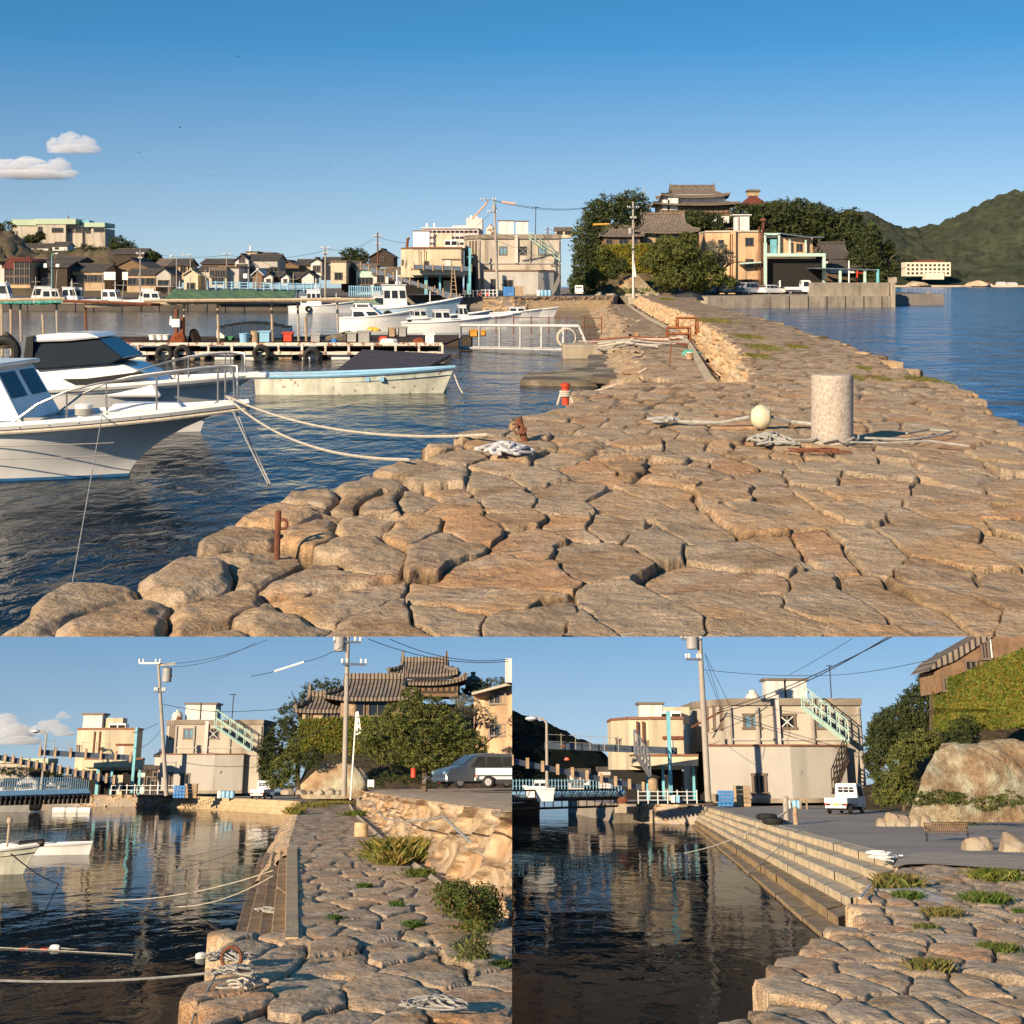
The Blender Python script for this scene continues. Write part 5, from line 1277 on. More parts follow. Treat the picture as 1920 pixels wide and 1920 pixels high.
# ---- the town across the basin
TW = [ # label, px0, px1, base, eaves, ridge, depth, roof kind, wall, roof, depth of house, windows
 ('tan three-storey house with rusty red roof at the left edge of the town', 26, 57, 540, 489, 482, 176, 'hip', 'orange', 'redtile', 5, [(x, z, .7) for x in (.2, .5, .8) for z in (.15, .45, .72)]),
 ('lower tan wing with a rusty red roof at the far left', 8, 30, 540, 502, 484, 177, 'side', 'orange', 'redtile', 5, [(x, z, .7) for x in (.25, .7) for z in (.2, .6)]),
 ('pale grey end wall behind the tan three-storey house', 56, 68, 540, 489, 484, 179, 'flat', 'pink', 'tile', 6, []),
 ('pink-walled house cut by the left edge of the picture', -12, 9, 540, 505, 492, 180, 'front', 'pink', 'tile', 6, []),
 ('dark shed with two white panels under its roof in the left town', 76, 126, 548, 500, 490, 178, 'side', 'darkwood', 'tile', 6, [(.2, .3, 1.2)]),
 ('long grey-roofed house with a row of windows in the left town', 128, 196, 545, 508, 495, 180, 'side', 'tan', 'tile', 7, [(.2, .45, 1.5), (.45, .45, 1.5), (.7, .45, 1.5), (.9, .45, .8)]),
 ('wide dark house with a broad grey front gable', 206, 282, 545, 505, 485, 185, 'front', 'wood', 'tile', 9, [(.3, .1, 1.0), (.6, .1, 1.0)]),
 ('dark-roofed house with glazed upper floor right of the white panels', 238, 292, 548, 514, 505, 178, 'side', 'tan', 'tile', 6, [(.2, .4, 1.3), (.5, .4, 1.3), (.8, .4, 1.3)]),
 ('small dark gabled shed with a pale front in the middle of the town', 293, 320, 538, 515, 502, 176, 'front', 'greywall', 'tile', 6, [(.5, .15, 1.4)]),
 ('tan house with a brown roof behind the dark gabled shed', 292, 335, 520, 497, 486, 200, 'side', 'tan', 'tilebrown', 6, [(.8, .3, 1)]),
 ('brown-roofed house with ochre upper wall left of the cream gable', 318, 352, 530, 497, 486, 195, 'side', 'orange', 'tile', 6, [(.3, .6, .8), (.75, .6, .8)]),
 ('small cream gable over a wooden balcony', 345, 371, 545, 516, 505, 174, 'front', 'cream', 'cream', 5, [(.5, .1, 1.0)]),
 ('slate-sided dark house right of the cream gable', 370, 394, 545, 507, 500, 176, 'side', 'greywall', 'tile', 6, []),
 ('cream two-storey house with tall dark windows', 392, 424, 538, 505, 500, 173, 'flat', 'cream', 'tilebrown', 6, [(.2, .55, .7), (.5, .55, .7), (.8, .55, .7), (.35, .15, .8), (.7, .15, .8)]),
 ('grey-walled side block joined to the cream two-storey house', 424, 448, 540, 503, 498, 174, 'flat', 'greywall', 'tile', 6, []),
 ('long dark roof behind the cream two-storey house', 378, 442, 512, 494, 486, 205, 'side', 'wood', 'tile', 7, []),
 ('white gabled house with twin attic windows on the town skyline', 441, 466, 530, 489, 477, 190, 'front', 'whitewash', 'tile', 3, [(.25, .55, .6), (.5, .55, .6), (.75, .55, .6), (.38, .92, .4), (.62, .92, .4)]),
 ('grey-walled long house joined behind the white attic gable', 464, 520, 530, 487, 477, 191, 'side', 'greywall', 'tile', 7, [(.2, .4, 1.2), (.55, .35, 1.6), (.88, .4, 1.2)]),
 ('cream flat-roofed block on the far skyline with a chimney', 461, 482, 486, 474, 470, 230, 'flat', 'cream', 'tilebrown', 6, [(.3, .3, .7), (.7, .3, .7)]),
 ('dark-roofed cream block right of the chimney block', 480, 512, 486, 476, 473, 232, 'flat', 'cream', 'tile', 6, []),
 ('brown wooden gable with crossed poles before it', 474, 492, 540, 516, 505, 172, 'front', 'wood', 'whitewash', 5, []),
 ('small white storehouse gable, left of the white pair', 495, 511, 533, 519, 512, 170, 'front', 'whitewash', 'tile', 5, [(.5, .3, .5)]),
 ('dark-roofed shed between the white gables', 511, 526, 533, 518, 511, 171, 'side', 'darkwood', 'tile', 5, []),
 ('small white storehouse gable, right of the white pair', 527, 542, 534, 520, 512, 170, 'front', 'whitewash', 'tile', 5, [(.5, .35, .4)]),
 ('long low black-roofed shed right of the white pair', 541, 582, 534, 521, 512, 172, 'side', 'darkwood', 'tile', 5, []),
 ('white gable with angular eaves at the right of the long shed', 566, 588, 532, 519, 509, 171, 'front', 'whitewash', 'tile', 5, []),
 ('dark tiled house on the skyline above the long shed', 520, 560, 518, 498, 489, 200, 'front', 'wood', 'tile', 6, []),
 ('second dark tiled house on the skyline right of it', 555, 590, 515, 497, 487, 204, 'side', 'tan', 'tile', 6, []),
 ('tall white house front with a framed attic', 583, 603, 522, 492, 484, 186, 'front', 'whitewash', 'tile', 3, [(.35, .4, .5), (.7, .4, .5)]),
 ('dark-roofed side of the tall white attic house', 602, 632, 525, 492, 483, 188, 'side', 'greywall', 'tile', 7, []),
 ('tall pale yellow house front beside the town trees', 620, 649, 532, 492, 485, 180, 'flat', 'cream', 'tilebrown', 6, [(.5, .2, 1.0)]),
 ('black house with a steep dark gable behind the pole', 694, 738, 500, 482, 467, 205, 'front', 'darkwood', 'tile', 7, [(.5, .6, .6)]),
 ('pale green house with tall windows left of the ramp', 668, 702, 552, 505, 496, 182, 'side', 'mint', 'tilebrown', 6, [(.3, .4, 1.0), (.7, .4, 1.0), (.5, .1, 1.2)]),
 ('dark warehouse side left of the pale green house', 640, 672, 548, 500, 490, 184, 'side', 'darkwood', 'tile', 7, []),
 ('white shop house with a low roof behind the ramp', 700, 728, 552, 515, 505, 180, 'side', 'whitewash', 'tilebrown', 6, [(.3, .2, 1), (.7, .2, 1), (.5, .6, 1)]),
 ('pinkish house with a long window band behind the ramp', 724, 752, 552, 512, 502, 181, 'side', 'pink', 'tilebrown', 6, [(.3, .3, 1), (.7, .3, 1)]),
 ('white gabled cottage on the hill below the school, left', 42, 90, 472, 464, 457, 300, 'side', 'whitewash', 'tile', 5, []),
 ('white gabled cottage on the hill below the school, right', 98, 126, 470, 461, 454, 300, 'side', 'whitewash', 'tile', 5, [(.3, .3, .8)]),
 ('grey-roofed house at the foot of the school hill', 98, 148, 505, 489, 482, 240, 'side', 'darkwood', 'tile', 8, []),
 ('dark house below the right end of the school hill', 212, 270, 500, 476, 466, 260, 'side', 'darkwood', 'tile', 8, []),
]
for a in TW:
    house(a[0], a[1], a[2], a[3], a[4], a[5], a[6], a[7], a[8], a[9], dp=a[10], wins=a[11], name='town_house', group='houses of the town across the basin', ov=.25, winh=.85)
for i, (px, py, w_, h_) in enumerate([(85, 502, 6, 8), (108, 501, 7, 6), (206, 525, 22, 15), (235, 525, 11, 15), (460, 522, 8, 9)]):
    k = PX(172); mb = MB(); mb.box(0, 0, 0, w_ * k, .12, h_ * k)
    solo('sign_board', ['small white panel under the dark shed roof, left', 'small white panel under the dark shed roof, right', 'broad white board on the dark gable house', 'narrower white board right of the broad one', 'small pale board on the house below the attic gable'][i], 'board', mb, M('foam'), P(px, py, 172), bevel=.03)
mb = MB(); k = PX(230); mb.box(0, 0, 0, 3 * k, .6, 10 * k); solo('chimney', 'thin white chimney on the flat-roofed skyline block', 'chimney', mb, M('white'), P(470, 471, 230))
# school on the hill
d = 330; k = PX(d); b = P(122, 468, d)
t = thing('school_building', 'long beige school with pale green roof bands on the wooded hill', 'school', b)
mb = MB(); mb.box(-65 * k, 0, 0, 48 * k, 8, 44 * k); mb.box(-12 * k, -.6, 0, 52 * k, 9, 46 * k); mb.box(26 * k, .4, 0, 30 * k, 8, 45 * k); mb.box(72 * k, -.3, -8 * k, 26 * k, 8, 46 * k); mb.box(52 * k, .6, -4 * k, 26 * k, 7, 42 * k); obj('wall', mb, M('beige'), t)
mb = MB(); mb.box(-65 * k, -.1, 44 * k, 49 * k, 8.4, 11 * k); mb.box(-5 * k, -.7, 46 * k, 76 * k, 9.2, 10 * k); mb.box(66 * k, -.4, 41 * k, 38 * k, 8.4, 8 * k); mb.box(-12 * k, -.75, 25 * k, 52 * k, .3, 4 * k)
obj('roof', mb, mat('pale_green_roof', (.40, .48, .34), .6, .1, .3), t)
mb = MB(); mb.box(44 * k, -.5, 30 * k, 14 * k, 4, 24 * k); obj('stair_tower', mb, M('aqua'), t)
for x, z, w_ in ((-33, 33, 8), (-1, 31, 21), (20, 31, 12), (34, 31, 12), (52, 30, 12), (74, 32, 20)):
    wn = window(t, x * k, z * k, w_ * k, 8 * k, -5.15 if x < 20 else -4.35 if x > 66 else -3.65 if x < 50 else -2.95, 3)
mb = MB(); mb.tube([(6 * k, 0, 56 * k), (6 * k, 0, 64 * k)], .12, 6); mb.box(-4 * k, -5.4, 0, 24 * k, .3, 22 * k) if False else None
obj('flagpole', mb, M('rust'), t)
hill('hill', '', [(-140, 440), (-20, 430), (20, 438), (60, 462), (120, 468), (200, 462), (250, 480), (300, 520), (330, 545)], 222, 335, hd, 55, 1.0, nx=90, ny=30, z0=-2.0)
for s_, l, d_ in [('dark tree mass at the far left above the tan house', [(-10, 440, 26, 26), (12, 428, 18, 14), (20, 445, 14, 16), (0, 460, 26, 18)], 320),
                  ('dark round tree right of the school', [(225, 458, 18, 14), (240, 468, 18, 14), (215, 470, 14, 14)], 322),
                  ('dark trees in front of the right half of the school', [(165, 470, 24, 12), (190, 478, 24, 14), (210, 485, 22, 12), (140, 480, 24, 12)], 300),
                  ('dark trees on the slope below the school', [(110, 490, 36, 12), (80, 482, 24, 12), (150, 495, 40, 12), (200, 500, 40, 12)], 285),
                  ('dark wood at the left foot of the school hill', [(20, 480, 30, 14), (50, 488, 30, 12), (-10, 490, 24, 14)], 280),
                  ('small round tree alone right of the hill', [(288, 480, 11, 7), (294, 484, 8, 6)], 262),
                  ('small bush in front of the school wall', [(76, 443, 8, 8), (60, 448, 12, 6)], 315)]:
    crown(s_, l, d_, 4200, 2.0, DG, seed=len(s_), mname='leaves_dark', group='trees of the school hill')
crown('dark green round-topped trees between the town and the cream building', [(655, 478, 16, 13), (672, 480, 18, 14), (688, 488, 12, 10), (662, 490, 26, 10)], 215, 5000, 1.9, DG, seed=91, mname='leaves_dark', base=505)
# blue railing of the far ferry stage
b0 = P(390, 543, 158); b1 = P(600, 547, 158)
fence('long pale blue parapet of the ferry stage behind the green awning', b0, b1, .9, 14, M('skyplastic'), rails=3, r=.07)
mb = MB();
b = P(495, 560, 158.4); mb.box(0, 0, 0, 210 * PX(158), .3, 1.0); solo('ferry_stage', 'low dark ferry stage under the pale blue parapet', 'jetty', mb, M('greysteel'), (b.x, b.y, b.z))
fence('blue and white railings behind the fishing boats', P(655, 556, 163), P(745, 558, 163), 1.2, 22, M('skyplastic'), rails=2, r=.05)
# ---- boats moored along the far quays
far = [('white wheelhouse boat with radar at the far left of the quay', 20, 564, 10, -.05, 2.2), ('white boat with a raised white stern frame beside it', 60, 562, 9, .3, 1.8), ('white boat with a tall white prow right of the blue lamp', 112, 560, 8, .2, 1.5),
       ('small white cabin boat, left of the three in a row', 128, 560, 7, .1, 1.6), ('small white cabin boat, middle of the three in a row', 146, 561, 7, .05, 1.7), ('long white skiff lying in front of the three cabin boats', 150, 567, 9, .25, 0),
       ('yellow-white cabin boat with a pale blue hull', 222, 563, 8, -.2, 1.4), ('white boat with an open green canopy', 262, 563, 7, .15, 1.5), ('white flat boat tied by the green awning', 300, 562, 8, 0, 1.2), ('low dark-hulled workboat under the awning', 330, 566, 8, .1, 0)]
for i, (lb, px, py, L_, yaw, ch) in enumerate(far):
    dd = 166 - i % 3
    small_boat(lb, px, 575, dd, L_, 2.0, .55, R(180) * (i % 2) + yaw, cab=(-.1, .26, ch) if ch else None, hm='gelcoat' if i != 9 else 'greysteel', group='boats along the town quay', zw=-2.75, name='fishing_boat', mast=2.4 if i % 3 == 0 else 0, extras=False)
for i in range(14):
    px = 14 + i * 41 + (i * 29) % 17; h_ = 34 + (i * 13) % 30
    mb = MB(); k = PX(158); mb.tube([(0, 0, 0), ((i % 3 - 1) * .25, 0, h_ * k)], .05, 5)
    if i % 2: mb.tube([(-.5, 0, h_ * k * .8), (.5, 0, h_ * k * .8)], .03, 4)
    solo('boat_mast', 'thin mooring mast number %s from the left along the town quay' % ['one', 'two', 'three', 'four', 'five', 'six', 'seven', 'eight', 'nine', 'ten', 'eleven', 'twelve', 'thirteen', 'fourteen'][i], 'mast', mb, M('greypole'), P(px, 566, 158 - .3), group='masts along the town quay')
def fishing_boat(label, px, d, L_, B_, H_, rz, ch=2.2, hm='gelcoat', zw=WZ, blue=False):
    t = thing('fishing_boat', label, 'fishing boat', ((px - 960) / F * d, d, zw), rz)
    hull(L_, B_, H_, over=L_ * .10, sheer=.55, mats=(mat('blue_white_hull', (.40, .55, .66), .4, .12, 1, streak=.2) if blue else M('gelcoat'), M('white'), M('white')), parent=t, n=16)
    c = cabin(t, -L_ * .12, 0, H_ * .85, L_ * .22, B_ * .55, ch, M('gelcoat'), rake=.1, wins=3, frac=(.5, .8))
    cabin(t, -L_ * .26, 0, H_ * .85, L_ * .12, B_ * .5, ch * .6, M('gelcoat'), rake=0, wins=1, name='deckhouse')
    mb = MB(); zt = H_ * .85 + ch
    mb.tube([(-L_ * .1, 0, zt), (-L_ * .1, 0, zt + 1.2)], .05, 6); mb.tube([(-L_ * .1, -.5, zt + .9), (-L_ * .1, .5, zt + .9)], .03, 5)
    mb.lathe([(.05, 0), (.28, .05), (.28, .2), (.05, .28)], 10, -L_ * .08, .35, zt + .08)
    mb.tube([(L_ * .2, 0, H_), (L_ * .2, 0, H_ + 1.4)], .04, 5)
    obj('mast', mb, M('white'), t, smooth=True)
    mb = MB(); mb.torus((0, 0, 0), .24, .1, 'y', 16, 8); o = obj('tyre_fender', mb, M('tyre'), t, smooth=True); o.location = (-L_ * .2, -B_ * .52, H_ * .62)
    return t
fishing_boat('white fishing boat with a pale blue wheelhouse moored beyond the green awning', 605, 150, 7.0, 2.2, .62, R(4), 1.8)
fishing_boat('large blue-white fishing boat with a tall white wheelhouse', 765, 112, 8.6, 2.8, 1.05, R(10), 2.0, blue=True)
t = small_boat('white sports cruiser with a raked dark windscreen in the middle of the basin', 705, 603, 92, 4.6, 1.9, .85, R(-4), name='cabin_cruiser', cat='cruiser', extras=False)
cabin(t, -.3, 0, .7, 2.3, 1.3, .75, M('gelcoat'), rake=1.3, wins=2, frac=(.3, .75)); cabin(t, -.7, 0, 1.42, 1.1, 1.1, .3, M('gelcoat'), rake=.8, wins=1)
for i, a in enumerate([('white motor boat with a windscreen arch, nearest of the clustered boats', 838, 90, 5.6, R(12), (-.05, .2, .8)), ('white open boat with a steering stand behind it', 885, 96, 5.4, R(8), (-.1, .14, 1.0)), ('slim white skiff pointing right in the boat cluster', 915, 104, 5.0, R(5), None),
                       ('white boat with a purple-grey cover in the boat cluster', 965, 118, 4.6, R(3), (.05, .3, .5)), ('farthest white skiff of the cluster near the quay wall', 1000, 126, 4.4, R(-3), None), ('white motor boat with black outboard left in the cluster', 800, 98, 5.0, R(18), (-.1, .2, .7)),
                       ('white tender tucked behind the cluster', 870, 110, 4.2, R(14), None)]):
    small_boat(a[0], a[1], 600, a[2], a[3], 1.6, .62, a[4], cab=a[5], group='white boats clustered by the gangway', extras=i in (0, 2, 3, 5), over=.5)
# ---- the long working raft
ZD = -2.5
raft = thing('working_raft', 'long dark mesh-decked steel raft with white floats in the middle of the basin', 'raft', (0, 0, 0))
r0, r1, rd0, rd1 = P(205, 0, 61).x, P(835, 0, 61).x, 58.5, 67
mb = MB(); mb.prism([(r0, rd0), (r1, rd0), (r1 + .5, rd1), (r0 - 1.5, rd1)], ZD - .08, ZD); obj('deck', mb, mat('rusty_mesh_deck', (.055, .033, .022), .95, .5, 1.5, bump=.05, bscale=8), raft)
mb = MB(); mb.box((r0 + r1) / 2, rd0 - .05, ZD - .06, r1 - r0, .1, .13); mb.box((r0 + r1) / 2, rd0 - .05, ZD - .42, r1 - r0, .1, .12)
n = 15
for i in range(n + 1): mb.box(r0 + (r1 - r0) * i / n, rd0 - .08, ZD - .42, .09, .09, .42)
obj('frame', mb, mat('rusty_white_beam', (.62, .56, .46), .6, .2, 2, rust=.5), raft)
for i in range(12):
    x = r0 + (r1 - r0) * (i + .5) / 12; mb = MB(); mb.tube([(x - .38, rd0 + .35, WZ + .05), (x + .38, rd0 + .35, WZ + .05)], .26, 10); obj('float', mb, M('foam' if i % 3 else 'plank'), raft, smooth=True)
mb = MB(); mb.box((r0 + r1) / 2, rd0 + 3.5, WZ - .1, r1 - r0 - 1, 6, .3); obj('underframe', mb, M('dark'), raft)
def G2(px, py, z=ZD): return G(px, py, z)
for i, px in enumerate((308, 342, 490, 585)):
    mb = MB(); mb.torus((0, 0, 0), .27, .105, 'y', 20, 8); b = P(px, 663 if i != 3 else 668, rd0 - .25)
    solo('tyre_fender', ['old tyre hanging on the raft edge, left of a touching pair', 'old tyre hanging on the raft edge, right of the pair', 'old tyre hanging below the blue buckets', 'old tyre at the gap between the two raft parts'][i], 'tyre', mb, M('tyre'), b, smooth=True, group='tyres hung on the raft')
b = P(25, 655, 60); mb = MB(); mb.torus((0, 0, 0), .5, .2, 'y', 20, 8); solo('tyre_fender', 'big tyre among tangled ropes at the left edge', 'tyre', mb, M('tyre'), P(8, 660, 59), smooth=True)
net = mat('orange_net', (.22, .055, .02), .95, .5, 6, bump=.08, bscale=10)
def heap(label, px, py, rx, ry, m, cat='net', name='fishing_net', seed=0, d=None, z=ZD, deep=1.0, group=None):
    d = d or G(px, py, z).y; k = PX(d); b = P(px, py, d)
    return blob(name, label, cat, (b.x, b.y, z if z is not None else b.z), (rx * k, rx * k * .8 * deep, ry * k * 1.15), seed, m, n=20, rough=.3, group=group)
heap('rusty orange net hung in a round heap at the raft post', 333, 648, 20, 26, net, seed=81, d=60)
heap('dark net heap right of the orange one on the raft', 362, 650, 18, 28, mat('dark_net', (.035, .022, .016), .95, .4, 6, bump=.05, bscale=10), seed=82, d=60.5)
heap('low reddish net spread over the raft deck', 240, 650, 52, 7, mat('red_net', (.09, .035, .02), .95, .5, 6, bump=.05, bscale=10), seed=83, d=61)
heap('black tarpaulin bundle behind the white buckets', 283, 632, 9, 8, M('black'), 'tarpaulin', 'tarpaulin_bundle', 84, d=64)
heap('grey heap of nets and poles at the right part of the raft', 640, 632, 34, 22, mat('grey_net', (.14, .12, .09), .95, .5, 5, bump=.08, bscale=8), seed=85, d=62)
heap('dark heap of cages behind the grey nets', 680, 625, 24, 18, mat('dark_net2', (.04, .035, .028), .95, .5, 5, bump=.08, bscale=8), seed=86, d=63.5)
heap('blue netting spilling over the front of the heap', 625, 636, 14, 8, M('bluecrate'), seed=87, d=60.5)
heap('red-brown net bundle beside the yellow floats', 720, 618, 12, 10, M('redplastic'), seed=88, d=62)
heap('crumpled white tarpaulin on the raft edge', 728, 648, 24, 12, M('foam'), 'tarpaulin', 'tarpaulin_bundle', 89, d=59.5)
heap('orange-brown net draped down at the raft end', 786, 655, 14, 16, net, seed=90, d=58.6)
heap('tangle of rope and poles at the left edge of the raft', 12, 630, 22, 30, mat('brown_net', (.10, .075, .05), .95, .5, 6, bump=.08, bscale=9), seed=92, d=60)
def crate(label, px, py, w_, h_, m, d=60, cat='crate', name='plastic_crate', taper=1.0, rnd=False, z=ZD, group=None, hx=.75):
    k = PX(d); b = P(px, py, d); mb = MB(); t = thing(name, label, cat, (b.x, d, z if z is not None else b.z), 0, group)
    W_, H_ = w_ * k, h_ * k
    if rnd:
        mb.lathe([(W_ * .42, 0), (W_ * .5, H_), (W_ * .46, H_), (W_ * .4, H_ * .3), (.01, H_ * .28)], 14); obj('shell', mb, m, t, smooth=True)
        mb = MB(); mb.torus((0, 0, H_), W_ * .5, .02, 'z', 14, 5); obj('rim', mb, m, t, smooth=True)
    else:
        for s in (-1, 1):
            mb.box(s * (W_ / 2 - .02), 0, 0, .04, W_ * hx, H_); mb.box(0, s * (W_ * hx / 2 - .02), 0, W_, .04, H_)
        mb.box(0, 0, 0, W_, W_ * hx, .04); obj('shell', mb, m, t)
        mb = MB()
        for s in (-1, 1): mb.box(0, s * W_ * hx / 2, H_ - .05, W_ + .06, .05, .06); mb.box(s * W_ / 2, 0, H_ - .05, .05, W_ * hx + .06, .06)
        obj('rim', mb, m, t)
    return t
for i, px in enumerate((286, 300, 312)): crate(['left white bucket of the three behind the raft post', 'middle white bucket of the three behind the raft post', 'right white bucket of the three behind the raft post'][i], px, 640, 14, 9, M('foam'), 63, 'bucket', 'white_bucket', rnd=True, group='three white buckets')
crate('round pale blue tub on the raft', 458, 650, 19, 17, M('skyplastic'), 60, 'tub', 'blue_tub', rnd=True)
crate('large square pale blue box on the raft', 497, 650, 22, 22, M('skyplastic'), 60)
crate('wooden basket between the blue tub and the blue box', 478, 650, 16, 21, M('plank'), 60.2, 'basket', 'basket', rnd=True)
crate('bright red plastic crate with round holes', 540, 646, 19, 19, M('redplastic'), 60.4)
crate('grey slatted crate in front of the grey nets', 592, 647, 20, 17, M('greyplastic'), 60)
crate('large grey fish bin, left of two on the raft', 660, 646, 20, 20, M('greyplastic'), 60)
crate('large grey fish bin, right of two, holding a pale bag', 683, 646, 24, 23, M('greyplastic'), 59.7)
crate('small green box on the raft deck', 430, 641, 14, 8, mat('green_plastic', (.05, .22, .08), .5, .1, 2), 62)
crate('white basket tilted at the end of the raft', 806, 662, 20, 20, M('foam'), 58.6)
crate('square lattice cage behind the raft end', 755, 622, 16, 20, M('greyplastic'), 66, 'cage', 'cage')
crate('square lattice cage left of the other cage', 735, 622, 14, 18, M('plank'), 66, 'cage', 'cage')
for i, px in enumerate((697, 706)): heap(['yellow float bag behind the right fish bin, left', 'yellow float bag behind the right fish bin, right'][i], px, 611, 9, 7, mat('yellow_float', (.62, .38, .05), .5, .15, 2), 'float', 'float_bag', 93 + i, d=64, z=-2.1)
t = thing('foam_stack', 'long stack of white foam slabs with tan lids on the raft', 'foam slabs', (P(480, 648, 65).x, 65, ZD)); k = PX(65)
rr = random.Random(4)
for i in range(9):
    x = -62 + i * 15; hh = (18 + 10 * math.sin(math.pi * (i + .5) / 9)) * k
    mb = MB(); mb.box(x * k, 0, 0, 15.5 * k, 1.0, hh); obj('slab', mb, M('foam'), t, bevel=.03)
    mb = MB(); mb.box(x * k, -.05, hh + .003, 15 * k, .9, .07); obj('slab_lid', mb, M('plank'), t)
t = thing('winch_post', 'white hauling machine on a rusty post at the raft', 'hauler', P(333, 640, 60))
k = PX(60); mb = MB(); mb.box(-2 * k, 0, 26 * k, 16 * k, .3, 16 * k); mb.box(-12 * k, 0, 30 * k, 5 * k, .25, 18 * k, taper=.6); obj('casing', mb, M('foam'), t, bevel=.03)
mb = MB(); mb.tube([(-2 * k, 0, -8 * k), (-2 * k, 0, 60 * k)], .09, 7); mb.tube([(8 * k, .1, -8 * k), (8 * k, .1, 45 * k)], .12, 7); obj('post', mb, M('rust'), t)
# posts and awnings of the raft
for i, (px, y0, y1, m_) in enumerate([(22, 700, 563, 'bamboo'), (5, 700, 565, 'bamboo'), (82, 625, 590, 'bamboo'), (108, 640, 565, 'greypole'), (162, 632, 565, 'rust'), (347, 650, 560, 'bamboo'), (410, 645, 562, 'bamboo'), (511, 642, 560, 'bamboo'), (560, 640, 562, 'greypole'), (575, 660, 595, 'plank'), (634, 620, 566, 'greypole'), (40, 640, 568, 'greypole')]):
    mb = MB(); a_, b_ = P(px, y0, 61.5), P(px - 2, y1, 61.5); mb.tube([(0, 0, 0), b_ - a_], .055, 6)
    solo('raft_post', '%s upright post of the raft from the left' % ['second tall bamboo', 'leftmost tall bamboo', 'short stubby', 'slim grey', 'rust-red', 'leaning bamboo', 'bamboo', 'green-stained bamboo', 'slim grey stained', 'short pale', 'thin far grey', 'grey paired'][i], 'post', mb, M(m_), a_, group='upright posts of the raft')
for i, (p_, q_) in enumerate([((-10, 563, 61), (122, 560, 61)), ((118, 564, 61), (300, 571, 61)), ((160, 574, 61.2), (640, 560, 61.2)), ((270, 564, 60.6), (700, 561, 60.6))]):
    mb = MB(); mb.tube([P(*p_), P(*q_)], .075, 6); solo('bamboo_rail', ['horizontal bamboo pole over the teal cloth', 'dark sloping pole joining the two awnings', 'long lower pole with rope ties', 'long pale pole under the green awning'][i], 'pole', mb, M('bamboo' if i != 1 else 'rust'), smooth=True)
def tarp(label, c, m, n=24, amp=.06, name='awning', sag_=.1):
    """cloth between four corners"""
    V = []; A_, B_, C_, D_ = [np.array(q) for q in c]
    u = np.linspace(0, 1, n * 3); v = np.linspace(0, 1, n)
    U, V_ = np.meshgrid(u, v)
    Pq = A_ * ((1 - U) * (1 - V_))[..., None] + B_ * (U * (1 - V_))[..., None] + C_ * (U * V_)[..., None] + D_ * ((1 - U) * V_)[..., None]
    Pq[..., 2] += -sag_ * np.sin(np.pi * V_) + amp * (fbm(U * 22 + V_ * 7, V_ * 3, 3, 3) - .5) * 2
    o = np_obj(name, Pq.reshape(-1, 3), grid_faces(n, n * 3), m); sd = o.modifiers.new('thickness', 'SOLIDIFY'); sd.thickness = .01
    return tag(o, label, 'awning')
tarp('long green tarpaulin awning over the raft', [P(300, 561, 60.8), P(548, 561, 60.8), P(556, 544, 66), P(326, 543, 66)], M('greentarp'), amp=.07)
tarp('teal cloth hanging from the pole at the left edge', [P(0, 568, 61), P(64, 570, 61), P(62, 561, 61.6), P(0, 561, 61.6)], M('tealtarp'), amp=.05)
tarp('second piece of teal cloth right of the first', [P(66, 570, 61), P(108, 567, 61), P(118, 562, 61.6), P(64, 561, 61.6)], M('tealtarp'), amp=.05)
tarp('pale green tarpaulin over the boats right of the pole', [P(660, 570, 100), P(722, 572, 100), P(700, 560, 104), P(665, 559, 104)], mat('pale_green_tarp', (.25, .33, .22), .7, .15, 2), amp=.03)
# dark slatted raft
t = thing('slatted_raft', 'low raft roofed with dark brown corrugated boards in front of the working raft', 'raft', (0, 0, 0))
c = [G(626, 697, -2.62), G(780, 699, -2.62), G(846, 664, -2.45), G(680, 655, -2.4)]
mb = MB(); mb.add(c + [q - Vector((0, 0, .1)) for q in c], [(0, 1, 2, 3), (7, 6, 5, 4), (0, 4, 5, 1), (1, 5, 6, 2), (2, 6, 7, 3), (3, 7, 4, 0)])
obj('boards', mb, mat('dark_corrugated', (.065, .045, .04), .6, .3, 1.5, wave=(2.2, 'X', .008)), t)
mb = MB(); mb.tube([c[0] + Vector((0, -.05, -.14)), c[1] + Vector((0, -.05, -.14))], .06, 5); obj('edge_pole', mb, M('bamboo'), t)
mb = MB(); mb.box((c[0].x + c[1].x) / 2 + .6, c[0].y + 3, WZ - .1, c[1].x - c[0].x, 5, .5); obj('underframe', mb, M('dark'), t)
# long open skiff
t = thing('wooden_skiff', 'long weathered cream skiff with pale blue gunwales and a reddish stem', 'skiff', ((668 - 960) / F * 40.5, 40.5, WZ), R(2))
rails = hull(5.55, 1.35, .50, over=.45, sheer=.28, stern=.9, flare=1.2, mats=(M('cream_hull'), M('skyplastic'), M('skyplastic')), parent=t, deckdrop=.2, n=26)
mb = MB()
for x in (-1.6, -.5, .35, .75): mb.box(x, 0, .36, .12, 1.2, .12)
obj('thwart', mb, M('skyplastic'), t)
mb = MB(); mb.tube([(-2.4, -.55, .55), (-.6, -.5, .56)], .03, 6); mb.box(-1.9, .1, .40, 1.4, .5, .1); obj('oar', mb, M('greyplastic'), t)
rope('short pale rope hanging from the skiff bow into the water', P(852, 703, 40.5), P(868, 738, 40), .05, .02, n=6)
